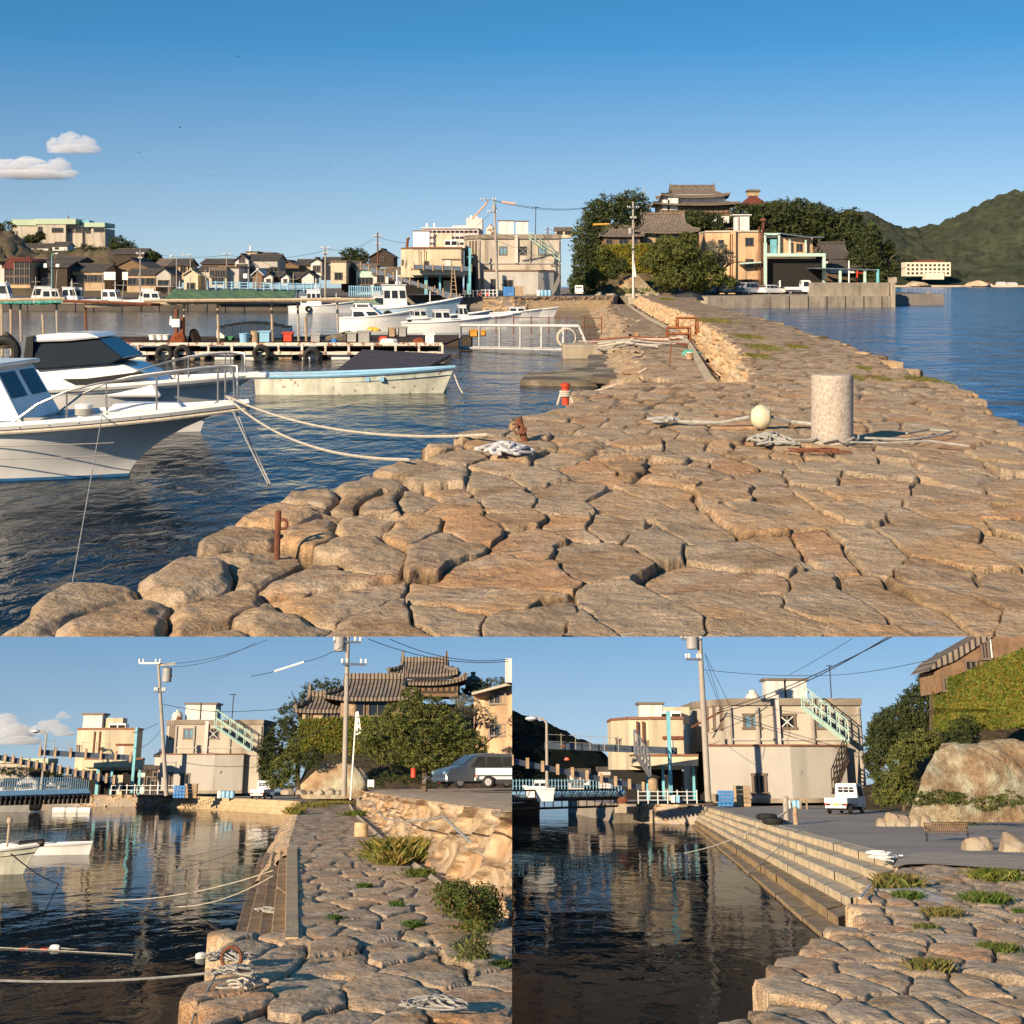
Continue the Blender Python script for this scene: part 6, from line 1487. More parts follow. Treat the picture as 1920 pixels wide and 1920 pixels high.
# gangway with white railing
ga = [P(862, 652, 66), P(1104, 657, 61)]
t = thing('gangway', 'aluminium gangway with a white framed railing reaching to the mole', 'gangway', ga[0]); v = ga[1] - ga[0]
mb = MB(); mb.loft([[(0, -.3, -.05), (0, 1.0, -.05), (0, 1.0, .02), (0, -.3, .02)], [tuple(v + Vector(q)) for q in ((0, -.3, -.05), (0, 1.0, -.05), (0, 1.0, .02), (0, -.3, .02))]]); obj('walkway', mb, M('greyplastic'), t)
for yy, nm in ((-.3, 'railing'), (.9, 'railing')):
    mb = MB(); hh = 1.02; o_ = Vector((0, yy, 0))
    mb.tube([o_, o_ + Vector((.05, 0, hh)), o_ + v * .93 + Vector((0, 0, hh)), o_ + v], .05, 4)
    mb.tube([o_, o_ + v], .045, 4)
    for i in range(1, 6): q = v * (i / 6.0 * .98); mb.tube([o_ + q, o_ + q + Vector((0, 0, hh))], .04, 4)
    obj(nm, mb, mat('dull_aluminium', (.50, .49, .46), .45, .15, 4), t)
mb = MB(); mb.torus((0, 0, 0), .40, .035, 'y', 24, 6); mb.torus((.02, -.04, 0), .37, .03, 'y', 24, 6); solo('rope_coil', 'big ring of pale rope hung on the gangway railing', 'rope coil', mb, M('rope'), P(1062, 633, 61), smooth=True)
crate('yellow crate on the gangway landing', 888, 632, 16, 14, mat('yellow_plastic', (.55, .27, .03), .5, .2, 2), 70, z=None)
crate('second yellow crate behind the first on the landing', 905, 630, 12, 11, mat('yellow_plastic', (.55, .27, .03), .5, .2, 2), 72, z=None)
fence('rust-red pipe railing behind the gangway', P(930, 626, 84), P(1128, 628, 84), 1.0, 6, M('rust'), rails=2, r=.03)
mb = MB(); b0, b1 = P(925, 632, 84), P(1130, 634, 84); mb.box((b0.x + b1.x) / 2, 84, b0.z - .15, b1.x - b0.x, .8, .15); solo('pontoon_walkway', 'narrow rusty pontoon walkway under the red pipe railing', 'pontoon', mb, M('rust'))
mb = MB(); b0, b1 = P(600, 655, 72), P(885, 655, 72); mb.box((b0.x + b1.x) / 2, 72, WZ, b1.x - b0.x, 2.5, .45); solo('pontoon_walkway', 'dark pontoon between the raft and the gangway', 'pontoon', mb, M('darkwood'))
# rope bundle crossing the mole
rr = random.Random(9)
t = thing('rope_bundle', 'thick tangle of brown ropes and poles crossing from the gangway onto the mole', 'ropes', (0, 0, 0))
for i in range(18):
    y0 = rr.uniform(636, 662); y1 = rr.uniform(638, 662); d0 = rr.uniform(56, 64)
    a_ = P(rr.uniform(1080, 1130), y0 + 2, d0); b_ = G(rr.uniform(1230, 1312), y1 - 12 + rr.uniform(0, 6), -2.28)
    mb = MB(); q = sag(a_, (b_ + a_) / 2 + Vector((rr.uniform(-.3, .3), 0, .12)), rr.uniform(0, .1), 5) + sag((b_ + a_) / 2 + Vector((0, 0, .12)), b_, rr.uniform(-.02, .06), 5)
    mb.tube(q, rr.uniform(.03, .06), 5); obj('rope', mb, M(['rope', 'rust', 'ropegrey'][i % 3]), t, smooth=True)
b0 = P(1095, 654, 60)
mb = MB(); mb.box(b0.x + 1.2, 60, WZ - .2, 4.2, 2.0, .75); solo('concrete_float', 'dark concrete float under the gangway end', 'float', mb, M('concrete'), bevel=.04)
for i, (x0, y0, x1, y1) in enumerate([(1205, 660, 1165, 690), (1210, 668, 1150, 700), (1212, 690, 1105, 735), (1160, 575, 1080, 592), (1200, 600, 1120, 622)]):
    rope('thin rope %s down to the water' % ['under the rope tangle', 'slanting below the tangle', 'above the mossy landing step', 'near the far quay corner', 'midway along the far walkway'][i], G(x0, y0, -2.3), G(x1, y1, WZ), .1, .025, n=8)
# rusty stakes, hooks
def stake(label, px, py, top, d=None, bend=0, r=.03, z=-1.6, ring=True, m='rust'):
    b = G(px, py, z); k = PX(b.y); h = (py - top[1]) * k; dx = (top[0] - px) * k
    t = thing('iron_stake', label, 'iron stake', (b.x, b.y, z - .08))
    mb = MB(); mb.tube([(0, 0, 0), (dx, 0, h + .08)], r, 8); obj('stake_shaft', mb, M(m), t, smooth=True)
    if ring: mb = MB(); mb.torus((dx + (.025 if not bend else bend), 0, h), .028, .009, 'y', 14, 6); obj('ring', mb, M(m), t, smooth=True)
    return t
stake('upright rusty stake with a curled top at the mole edge', 519, 1027, (522, 958), r=.018)
t = stake('leaning rusty stake with a hook beside the white-crusted stone', 988, 826, (972, 783), r=.035, ring=False)
b = G(985, 826, -1.6); mb = MB(); mb.tube([(-.12, 0, .18), (-.2, 0, .12), (-.16, 0, .04), (-.02, 0, .05), (.02, 0, .12), (-.1, 0, .2), (-.22, 0, .2)], .02, 7); solo('iron_hook', 'dark red bent iron hook beside the leaning stake', 'hook', mb, M('rust'), (b.x, b.y - .05, -1.55), smooth=True).scale = (.6,) * 3
b = G(1060, 756, -1.6); t = thing('mooring_post', 'short red mooring post wrapped in white rope at the mole edge', 'mooring post', (b.x, b.y, -1.75))
mb = MB(); mb.lathe([(.09, 0), (.09, .42), (.12, .44), (.12, .5), (.05, .53)], 12); obj('post_body', mb, M('redplastic'), t, smooth=True)
mb = MB()
for i in range(3): mb.torus((0, 0, .22 + .05 * i), .12, .03, 'z', 14, 6)
mb.tube([(-.12, -.05, .25), (-.2, -.1, 0)], .03, 6); mb.tube([(.1, -.05, .25), (.2, -.1, .02)], .03, 6); obj('rope_wrap', mb, M('rope'), t, smooth=True); t.scale = (.55,) * 3; t.location.z = -1.62
# the granite bollard and its ropes
b = G(1569, 838, -1.6); k = PX(b.y)
mb = MB(); hb = 134 * k; rb = 39.5 * k
mb.lathe([(rb, -.1), (rb, hb - .05), (rb * .985, hb - .022), (rb * .94, hb - .004), (rb * .5, hb), (.01, hb)], 48)
solo('stone_bollard', 'stout pale speckled granite bollard standing on the mole paving', 'bollard', mb, mat('speckled_granite', (.42, .355, .295), .85, .38, 34, bump=.004, bscale=60), (b.x, b.y + rb, -1.6), smooth=True)
rr = random.Random(3)
def tangle(label, c, r, n, rad, m, name='rope_tangle', seed=1, h=.06, cat='rope', sx=1.0, group=None):
    rg = random.Random(seed); t = MB()
    for i in range(max(2, n // 4)):
        f = [rg.uniform(.6, 2.3) for _ in range(6)]; ph = [rg.uniform(0, 6.28) for _ in range(6)]
        q = []
        for j in range(64):
            u = j * .16; env = .35 + .65 * abs(math.sin(u * .37 + ph[5]))
            x = (math.sin(f[0] * u + ph[0]) * .6 + math.sin(f[1] * u * 1.7 + ph[1]) * .35) * r * sx * env
            y = (math.sin(f[2] * u + ph[2]) * .6 + math.sin(f[3] * u * 1.7 + ph[3]) * .35) * r * env
            q.append((x, y, rad + h * (.5 + .5 * math.sin(f[4] * u * 2 + ph[4])) * (1 - min(1, math.hypot(x / sx, y) / r) * .8)))
        t.tube(q, rad, 6)
    return solo(name, label, cat, t, m, c, smooth=True, group=group)
tangle('knotted grey rope heap left of the bollard foot', (b.x - .62, b.y + .1, -1.58), .26, 16, .012, M('ropegrey'), seed=2, h=.12)
tangle('rusty chain and wire lying in front of the bollard', (b.x - .30, b.y - .55, -1.58), .22, 3, .006, M('rust'), seed=5, h=.02, sx=1.6, name='rusty_chain', cat='chain')
q = [(b.x + rb * 1.25 * math.cos(a), b.y + rb + rb * 1.25 * math.sin(a), -1.55 + .02 * (i % 3)) for i, a in enumerate(np.linspace(3.4, 7.2, 16))]
rope('grey rope looped round the bollard foot and trailing right', None, None, 0, .013, 'ropegrey', pts=[(b.x - .7, b.y + .05, -1.54)] + [tuple(x) for x in q] + [(b.x + .75, b.y + .2, -1.55), (b.x + 1.1, b.y + .5, -1.55), (b.x + 1.4, b.y + .9, -1.54), (b.x + 1.25, b.y + 1.2, -1.55), (b.x + .9, b.y + .8, -1.55)])
rope('second strand of grey rope right of the bollard', None, None, 0, .011, 'ropegrey', pts=[(b.x + .1, b.y - .12, -1.54), (b.x + .5, b.y - .1, -1.55), (b.x + .9, b.y + .0, -1.54), (b.x + 1.2, b.y - .3, -1.56)])
g = G(1430, 806, -1.6)
t = thing('buoy_float', 'pale yellow ball float on a grey rope left of the bollard', 'float', (g.x, g.y + .1, -1.47))
mb = MB(); mb.lathe([(.01, -.11), (.08, -.10), (.125, -.05), (.14, 0), (.125, .05), (.08, .10), (.01, .11)], 20); o = obj('float_ball', mb, mat('yellowed_plastic', (.62, .56, .38), .45, .15, 6), t, smooth=True); o.rotation_euler = (0, R(90), R(-15))
mb = MB(); mb.tube([(.12, 0, 0), (.35, .1, -.06), (.8, -.2, -.09)], .02, 6); mb.tube([(-.12, 0, 0), (-.4, .3, -.09), (-.8, .4, -.09), (-1.0, .7, -.08)], .02, 6); obj('rope_end', mb, M('ropegrey'), t, smooth=True)
tangle('small frayed grey rope end left of the yellow float', (g.x - 1.0, g.y + .6, -1.57), .22, 5, .016, M('ropegrey'), seed=8, h=.05)
tangle('matted white-grey rope clump on the stone by the iron hook', tuple(G(945, 850, -1.57)), .24, 16, .016, mat('white_crust', (.45, .45, .46), .95, .3, 20), seed=12, h=.10, sx=1.2)
for i, (px, py, s_) in enumerate([(1015, 1062, .16), (1166, 914, .05), (910, 838, .2), (1660, 890, .05)]):
    pass
# mooring ropes of the cruiser
bow = P(424, 742, 23)
e1, e2 = G(915, 815, -1.52), G(765, 862, -1.55)
rope('upper thick pale mooring rope from the cruiser bow to the mole', bow, e1, .22, .016, n=24)
rope('lower thick pale mooring rope from the cruiser bow to the mole edge', bow, e2, .25, .016, n=24)
rope('double rope hanging from the cruiser bow into the water, left strand', P(428, 752, 23), G(503, 908, WZ), .02, .012, 'ropegrey', n=6)
rope('double rope hanging from the cruiser bow into the water, right strand', P(434, 752, 23.2), G(507, 908, WZ), .01, .012, 'ropegrey', n=6)
rope('thin brown line hanging from the cruiser rail down to the water', P(193, 770, 22.5), G(132, 1115, WZ), .0, .007, 'ropegrey', n=6)
# ---- the big white cruiser at the left
d = 23.2; k = PX(d)
def at(px, py):
    q = P(px, py, d); return q
Lh = 7.2; bx = at(470, 0).x - Lh / 2
t = thing('cabin_cruiser', 'large white cruiser with a flared bow, steel bow rail and blue waterline at the left', 'cruiser', (bx, d, WZ), R(-2.5))
rails = hull(Lh, 2.3, .80, over=2.05, sheer=.30, stern=.95, flare=2.2, fine=2.6, mats=(M('gelcoat'), M('gelcoat'), M('gelcoat')), parent=t, deckdrop=.02, n=34, stripe=(mat('blue_boot_stripe', (.04, .16, .35), .5, .25, 3, rust=.1), -.02, .045))
mb = MB()
for s in (-1, 1): mb.tube([(x, s * (y + .01), z - .10) for x, y, z in rails], .03, 6)
obj('rubbing_strake', mb, M('rope'), t, smooth=True)
mb = MB()
for s in (-1, 1):
    for ff, z in ((.3, .32), (.62, .52)):
        mb.tube([(x - .75 * (1 - z) * max(0, (i / 33) - .2), s * (y * .90 + .02), z + .12 * (i / 33)) for i, (x, y, _) in enumerate(rails[:26])], .008, 4)
obj('chine_line', mb, M('greyplastic'), t)
# cabin at the left edge
cb = cabin(t, -1.12, 0, .95, 2.7, 1.7, .82, M('gelcoat'), rake=.55, wins=1, glass='glass', frac=(.42, .9))
lettering('12', .13, M('black'), t, (-.32, -.865, 1.02), name='hull_number')
rl = [rails[int(i)] for i in (17, 19, 21, 23, 25, 27, 29, 31, 32)]
for s in (-1, 1):
    mb = MB(); pts = [(x, s * y * .93, z) for x, y, z in rl]
    hh = [0, .30, .47, .55, .58, .60, .62, .62, .60]
    top_ = [(p[0], p[1], p[2] + h_) for p, h_ in zip(pts, hh)]
    mb.tube(top_ + [(pts[-1][0] + .02, pts[-1][1], pts[-1][2])], .018, 8)
    for i in (2, 5, 7): mb.tube([pts[i], top_[i]], .015, 6)
    obj('bow_rail', mb, M('steel'), t, smooth=True)
mb = MB(); mb.lathe([(.1, 0), (.1, .12), (.14, .14), (.14, .2), (.05, .22)], 14); o = obj('capstan', mb, M('foam'), t, smooth=True); x_, y_, z_ = rails[21]; o.location = (x_, -.15, z_ + .0)
tg = MB();
for i in range(3): tg.torus((x_, -.15, z_ + .05 + .035 * i), .13, .018, 'z', 14, 5)
obj('rope_wrap', tg, M('ropegrey'), t, smooth=True)
mb = MB(); x_, y_, z_ = rails[27]; mb.loft([[(x_ - .9, -.3, z_ - .02), (x_ - .9, .3, z_ - .02), (x_ - .8, .25, z_ + .12), (x_ - .8, -.25, z_ + .12)], [(x_ + .3, -.16, z_ + .03), (x_ + .3, .16, z_ + .03), (x_ + .2, .12, z_ + .12), (x_ + .2, -.12, z_ + .12)]]); obj('foredeck_hatch', mb, M('gelcoat'), t, bevel=.02)
mb = MB(); mb.box(rails[18][0], -.7, rails[18][2], .55, .16, .08); obj('cleat_board', mb, M('greyplastic'), t, bevel=.02)
mb = MB()
for i in range(8): mb.tube([(rails[14 + 2 * i][0], -rails[14 + 2 * i][1] - .035, rails[14 + 2 * i][2] - .03), (rails[14 + 2 * i][0], -rails[14 + 2 * i][1] - .05, rails[14 + 2 * i][2] - .03)], .012, 6)
obj('drain_hole', mb, M('black'), t)
# the flybridge cruiser behind it
d2 = 30.0; Lh2 = 8.0; bx2 = P(484, 0, d2).x - Lh2 / 2
t = thing('sports_cruiser', 'sleek white cruiser with black wraparound windows moored behind the first', 'cruiser', (bx2, d2, WZ), R(1))
r2 = hull(Lh2, 2.5, .88, over=1.3, sheer=.22, stern=.95, flare=2.0, fine=2.4, mats=(M('gelcoat'), M('gelcoat'), M('gelcoat')), parent=t, n=26)
q = lambda px, py: (P(px, py, d2 - 1).x - bx2, P(px, py, d2 - 1).z - WZ)
def shell(name, prof, yw, m, top_in=.8, parent=None, bev=.04):
    mb = MB(); zc = [p[1] for p in prof]; z0_, z1_ = min(zc), max(zc)
    secs = []
    for s in (-1, 1):
        secs.append([(x, s * yw * (1 - (1 - top_in) * (z - z0_) / (z1_ - z0_ + 1e-6)), z) for x, z in prof])
    mb.loft(secs); return obj(name, mb, m, parent or t, bevel=bev)
shell('coachroof', [q(*a) for a in ((50, 745), (52, 692), (120, 688), (190, 683), (225, 685), (262, 700), (284, 722), (300, 745))], 1.0, M('gelcoat'))
w0 = shell('cockpit_window', [q(*a) for a in ((60, 693), (55, 640), (140, 636), (176, 636), (226, 672), (205, 682), (120, 688))], .98, M('glass'), .72, bev=.02)
shell('hardtop', [q(*a) for a in ((52, 642), (58, 629), (110, 625), (160, 626), (180, 634), (120, 640))], .86, M('gelcoat'), .9)
mb = MB(); a_ = [q(*a) for a in ((115, 711), (160, 710), (262, 697), (278, 706), (240, 716), (165, 723), (135, 720))]; mb.slab(a_, -1.0, -.965); obj('side_window', mb, M('black'), t)
mb = MB(); a_ = [q(*a) for a in ((38, 690), (45, 632), (58, 630), (56, 692))]; mb.slab(a_, -.9, .9); obj('canvas_back', mb, M('black'), t)
for s in (-1, 1):
    mb = MB(); rl = [r2[i] for i in (16, 18, 20, 22, 23, 24)]; pts = [(x, s * y * .9, z) for x, y, z in rl]; hh = [0, .3, .45, .5, .5, .45]
    tp = [(p[0], p[1], p[2] + h_) for p, h_ in zip(pts, hh)]; mb.tube(tp + [pts[-1]], .018, 7); mb.tube([pts[2], tp[2]], .015, 6); mb.tube([pts[4], tp[4]], .015, 6); obj('bow_rail', mb, M('steel'), t, smooth=True)
mb = MB(); mb.box(Lh2 / 2 - .25, 0, r2[-1][2] - .08, .9, .4, .12); obj('bow_platform', mb, M('gelcoat'), t, bevel=.03)
# ---- things on the walkway
g = G(1283, 640, zl); t = thing('iron_rack', 'rusty square iron frame standing on the lower walkway', 'iron frame', (g.x - .2, g.y, zl)); k = PX(g.y)
mb = MB()
for y in (0, .7):
    mb.tube([(-.45, y, 0), (-.45, y, .55), (.45, y, .55), (.45, y, 0)], .05, 4); mb.tube([(-.45, y, .3), (.45, y, .3)], .04, 4)
    mb.tube([(-.05, y, .5), (-.05, y, .95), (.75, y, .95), (.75, y, .25)], .05, 4)
for x in (-.45, .45): mb.tube([(x, 0, .55), (x, .7, .55)], .04, 4)
obj('bars', mb, mat('bright_rust', (.26, .09, .035), .9, .35, 6), t)
g = G(1298, 662, zl); heap('teal-green fishing net bundle on the lower walkway', 1297, 660, 22, 12, M('tealtarp'), seed=95, d=g.y - 1, z=zl)
heap('pale cloth lying on the green net bundle', 1294, 654, 10, 10, M('foam'), 'cloth', 'cloth', 96, d=g.y - 1.6, z=zl)
crate('small tan bucket in front of the green net', 1293, 668, 14, 11, M('plank'), g.y - 4, 'bucket', 'bucket', rnd=True, z=zl)
mb = MB(); a_ = G(1255, 690, zl); mb.tube([(0, 0, 0), (.05, 0, .7)], .02, 6); solo('iron_stake', 'thin rusty stake on the near part of the lower walkway', 'iron stake', mb, M('rust'), a_)
g = G(1325, 560, -1.6); blob('rock_mound', 'black tarpaulin-covered mound where the mole meets the car park', 'mound', (g.x, 158, -1.7), (36 * PX(158), 2.0, 15 * PX(158)), 97, mat('dark_tarp', (.05, .043, .036), .6, .3, 2, bump=.03), n=24)
# dry grass tufts on the mole
def tuft(label, px, py, z, w_, h_, n=260, seed=1, col=(.20, .16, .06), name='grass_tuft', y_=1.0, d=None, wd=.008, tints=None):
    b = G(px, py, z) if d is None else P(px, py, d); k = PX(b.y); W_, H_ = w_ * k, h_ * k
    rg = np.random.RandomState(seed); n_ = int(n * 2.6)
    x = rg.normal(size=n_) * W_ * .33; y = rg.normal(size=n_) * W_ * .5 * y_
    h = H_ * (.25 + .65 * rg.rand(n_) ** 1.5); lx = rg.normal(size=n_) * H_ * .45; ly = rg.normal(size=n_) * H_ * .45
    r_ = np.maximum(wd * .5, k * .2)
    a_ = rg.rand(n_) * 3.14; dx, dy = np.cos(a_) * r_, np.sin(a_) * r_
    z_ = np.zeros(n_) - .03
    V = np.stack([np.stack([x - dx, y - dy, z_], -1), np.stack([x + dx, y + dy, z_], -1), np.stack([x + lx * .5 + dx * .6, y + ly * .5 + dy * .6, h * .65], -1), np.stack([x + lx, y + ly, h], -1)], 1).reshape(-1, 3)
    T = np.array(tints or [(1, 1, 1), (1.3, 1.15, .8), (.7, .9, .5), (.5, .75, .35)])[rg.randint(0, 4, n_)] * (.7 + .6 * rg.rand(n_))[:, None]
    o = np_obj(name, V, np.arange(n_ * 4).reshape(-1, 4), leaf_mat('grass_%d' % int(col[0] * 100), col), None, np.repeat(T, 4, 0), smooth=False)
    o.location = (b.x, b.y, z if d is None else b.z); return tag(o, label, 'grass tuft')
for i, (px, py, w_, h_) in enumerate([(1340, 602, 50, 6), (1405, 632, 34, 5), (1432, 652, 40, 5), (1495, 650, 22, 4), (1420, 668, 26, 5), (1650, 710, 24, 4), (1735, 712, 40, 4), (1250, 562, 16, 5), (1620, 690, 14, 4), (1600, 707, 22, 4)]):
    tuft(['wide patch of dry grass on the deck edge near the headland', 'green-brown grass patch along the deck, nearer', 'dry grass patch below the wall curve', 'small grass patch in the middle of the deck', 'yellow-green grass patch by the wall edge', 'small moss tuft behind the bollard', 'moss and grass strip by the sea edge', 'grass tuft at the far end of the wall top', 'small dark tuft beyond the bollard', 'small tuft just right of the bollard top'][i], px, py, -1.6, w_, h_, 420, i + 5, (.17, .15, .05), y_=3.0)
# the birds and clouds
def bird(label, px, py, d, s_, rz):
    b = P(px, py, d); k = PX(d) * s_
    mb = MB(); mb.tube([(-4 * k, 0, 0), (0, 0, .6 * k), (5 * k, 0, 0)], [.3 * k, 1.3 * k, .4 * k], 6)
    for s in (-1, 1): mb.add([(1.5 * k, 0, .8 * k), (-2 * k, 0, .8 * k), (-2.2 * k, s * 7 * k, 3.5 * k), (.5 * k, s * 8 * k, 4 * k), (-2.5 * k, s * 14 * k, 1.5 * k)], [(0, 1, 2, 3), (3, 2, 4)])
    mb.add([(-4 * k, 0, 0), (-7 * k, -1.5 * k, 0), (-7 * k, 1.5 * k, 0)], [(0, 1, 2)])
    return solo('bird', label, 'bird', mb, mat('bird_brown', (.06, .045, .035), .8, .2, 1), b, rz, 'birds over the harbour')
for i, a in enumerate([('highest bird gliding over the left sky', 446, 107, .55, 1.2), ('bird above the left cloud pair', 337, 239, .5, .4), ('bird right of the small cloud', 260, 287, .5, 1.4), ('bird low over the town', 397, 330, .5, 1.5), ('rightmost bird over the harbour', 616, 310, .5, 1.5)]):
    bird(a[0], a[1], a[2], 160, a[3], a[4])
def cloud_mat(name):
    if (name, SITE) in _mats: return _mats[(name, SITE)]
    m = bpy.data.materials.new(name); m.use_nodes = True; t = m.node_tree; L = t.links.new
    t.nodes.remove(t.nodes['Principled BSDF'])
    v = t.nodes.new('ShaderNodeVolumePrincipled'); v.inputs['Color'].default_value = (.96, .96, .98, 1); v.inputs['Density'].default_value = {'A': .003, 'B': 1.7, 'C': 3.0}[SITE]; v.inputs['Anisotropy'].default_value = -.1
    L(v.outputs[0], t.nodes['Material Output'].inputs['Volume']); _mats[(name, SITE)] = m; return m
def cloud(label, puffs, d, seed, z=1.0):
    k = PX(d); cx = sum(p[0] for p in puffs) / len(puffs); cy = max(p[1] + p[3] * .6 for p in puffs); o = P(cx, cy, d)
    V, Fq, off = [], [], 0; n = 22
    for i, (px, py, rx, ry) in enumerate(puffs):
        th = np.linspace(0, math.pi, n); ph = np.linspace(0, 2 * math.pi, 2 * n); T, H_ = np.meshgrid(th, ph, indexing='ij')
        D = np.stack([np.sin(T) * np.cos(H_), np.sin(T) * np.sin(H_), np.cos(T)], -1)
        kk = .72 + .55 * (fbm(D[..., 0] * 2.2 + 9 + i, D[..., 2] * 2.2 + D[..., 1] * 1.3 + 7, seed + i, 5, .6)); kk[:, -1] = kk[:, 0]
        c = P(px, py, d)
        v = D * kk[..., None] * np.array([rx * k, rx * k * .8, ry * k]) + np.array(c - o); v[..., 2] = np.maximum(v[..., 2], -(.02) * k)
        V.append(v.reshape(-1, 3)); Fq.append(grid_faces(n, 2 * n)[:, ::-1] + off); off += len(V[-1])
    ob = np_obj('cloud', np.concatenate(V), np.concatenate(Fq), cloud_mat('cloud_white')); ob.location = o
    tag(ob, label, 'cloud'); ob.visible_shadow = True; return ob
cloud('small puffy white cloud, the higher of two at the left', [(108, 275, 22, 18), (132, 268, 26, 20), (160, 272, 24, 18), (140, 280, 46, 12), (175, 280, 14, 10)], 4000, 3)
cloud('long flat white cloud at the left edge of the sky', [(10, 318, 40, 20), (50, 310, 36, 16), (85, 320, 36, 14), (110, 312, 22, 16), (60, 328, 80, 10), (-20, 312, 30, 20), (125, 325, 22, 8)], 4000, 9)
# =====================================================================  SITE B: the lower left site, walkway below the retaining wall
SITE = 'B'
ZG, ZW = -1.5, -2.12
MG = (.135, .15, .045); DG = (.062, .078, .03)
sheet('water', [(-60, 4), (0, 4), (0, 100), (-60, 100)], ZW, water_mat('basin_water_b', (.006, .012, .016), 2.2, .008, .02, (1, .5, 1), 1.035))
pier = thing('stone_walkway', 'worn granite block walkway between the basin and the tall rubble wall', 'walkway')
PB = [(230, 2010), (335, 1925), (395, 1818), (430, 1752), (545, 1750), (1100, 1750), (1300, 2010)]
def xlb(py): return float(np.interp(py, [1740, 1818, 1925, 2010], [420, 395, 335, 230])) - 26
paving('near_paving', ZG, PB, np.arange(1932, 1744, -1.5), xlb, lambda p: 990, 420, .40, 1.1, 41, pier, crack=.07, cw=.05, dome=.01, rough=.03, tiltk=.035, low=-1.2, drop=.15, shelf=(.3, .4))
WK = [(541, 1762), (541, 1580), (552, 1545), (562, 1512), (655, 1497), (668, 1502), (681, 1523), (749, 1583), (846, 1653), (965, 1735), (965, 1762)]
def ib(py, P_): return float(np.interp(py, [q[1] for q in P_], [q[0] for q in P_]))
paving('walkway', ZG, WK, np.arange(1760, 1496, -1.1), lambda p: ib(p, [(655, 1497), (562, 1512), (552, 1545), (541, 1580), (541, 1762)]) - 2, lambda p: ib(p, [(655, 1497), (681, 1523), (749, 1583), (846, 1653), (965, 1735)]) + 10, 330, .44, 1.2, 43, pier, crack=.06, cw=.05, dome=.01, rough=.02, tiltk=.02, hard=True, low=-.02, drop=.15)
bd = [(668, 1502), (681, 1523), (749, 1583), (846, 1653), (952, 1724), (1100, 1830)]
base = [tuple(G(x, y, ZG - .05)) for x, y in bd]
tz = [-.98, -.86, -.62, -.53, -.47, -.44]
top = [(b[0] + .12 + .22 * (i > 0), b[1], z) for i, (b, z) in enumerate(zip(base, tz))]
rw = thing('rubble_wall', 'tall retaining wall of upright tan rubble stones beside the walkway', 'retaining wall')
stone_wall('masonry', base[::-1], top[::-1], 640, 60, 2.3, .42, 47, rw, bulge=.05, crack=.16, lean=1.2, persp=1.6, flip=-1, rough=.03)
tx_ = [tuple(q) for q in top]
V = []; nn = 90
for i in range(nn):
    t_ = i / (nn - 1); q = poly_at(tx_, t_)
    for j in range(26):
        s_ = j / 25; x = q[0] + s_ * (14 - q[0] * .0); z = q[2] - .1 + (ss(np.array(s_ * 14 / .5), 0, 1) * .1) + (fbm(np.array([x * 1.6]), np.array([q[1] * 1.1]), 5, 4)[0] - .5) * .06
        V.append((x, q[1] + s_ * 6, float(z)))
cc = _h(np.arange(len(V)) // 3, np.arange(len(V)) // 70, 4)
np_obj('terrace_paving', np.array(V), grid_faces(nn, 26), stone_mat(), rw, tint(cc * 0 + .1, cc * .3 + .4))
mb = MB(); mb.prism([(-.3, 20), (-.03, 20), (-.03, 62), (-.3, 62)], ZW - .4, -.88); obj('end_face', mb, M('concrete'), rw)
mb = MB(); g = [G(x - 10, y + 3, ZG) for x, y in bd[:4]]; mb.tube([(q.x - .1, q.y, ZG + .0) for q in g], .05, 4); obj('gutter', mb, M('concrete'), rw)
# sloping masonry bank and stairs
stone_wall('bank', [tuple(G(*q, ZW - .1)) for q in ((462, 1672), (492, 1612), (520, 1560), (542, 1528))], [tuple(G(*q, ZG - .02)) for q in ((541, 1596), (543, 1575), (551, 1545), (562, 1513))], 130, 26, 3.5, .4, 49, pier, bulge=.05, crack=.08, flip=1)
e0, e1 = G(541, 1762, ZG), G(541, 1590, ZG); f0, f1 = G(440, 1762, ZW), G(488, 1603, ZW)
def flight(par, e0, e1, f0, f1, n, z0, z1, mts, seed, joints):
    for i in range(1, n + 1):
        rr = random.Random(i + seed); mb = MB(); z_ = z0 + (z1 - z0) * i / (n + .4)
        A0, A1, B0, B1 = e0.lerp(f0, (i - 1) / n), e1.lerp(f1, (i - 1) / n), e0.lerp(f0, i / n), e1.lerp(f1, i / n)
        cu_ = [0.0]
        while cu_[-1] < 1: cu_.append(min(1, cu_[-1] + rr.uniform(.6, 1.4) / joints))
        for j in range(len(cu_) - 1):
            u, v = cu_[j], cu_[j + 1] - .0015; q = rr.uniform(-.012, .012); p0, p1, q0, q1 = A0.lerp(A1, u), A0.lerp(A1, v), B0.lerp(B1, u), B0.lerp(B1, v)
            zz_ = z_ + rr.uniform(-.008, .008)
            mb.prism([(q0.x + q, q0.y), (p0.x + .05, p0.y), (p1.x + .05, p1.y), (q1.x + q, q1.y)], min(z1, z_) - .4, zz_)
        obj('step', mb, mts(i), par, bevel=.012)
ws_ = mat('wet_step_stone', (.32, .215, .12), .8, .4, 2, bump=.03, bscale=8)
flight(pier, e0, e1, f0, f1, 4, ZG, ZW, lambda i: ws_ if i % 2 else mat('dark_step_stone', (.22, .15, .085), .8, .4, 2, bump=.03, bscale=8), 3, 2)  # every other step gets a darker stone colour to set the steps apart
mb = MB(); mb.prism([(e0.x - .03, e0.y), (e0.x + .09, e0.y), (e1.x + .17, e1.y), (e1.x - .03, e1.y)], ZW, ZG + .02); obj('edge_course', mb, M('brick'), pier)
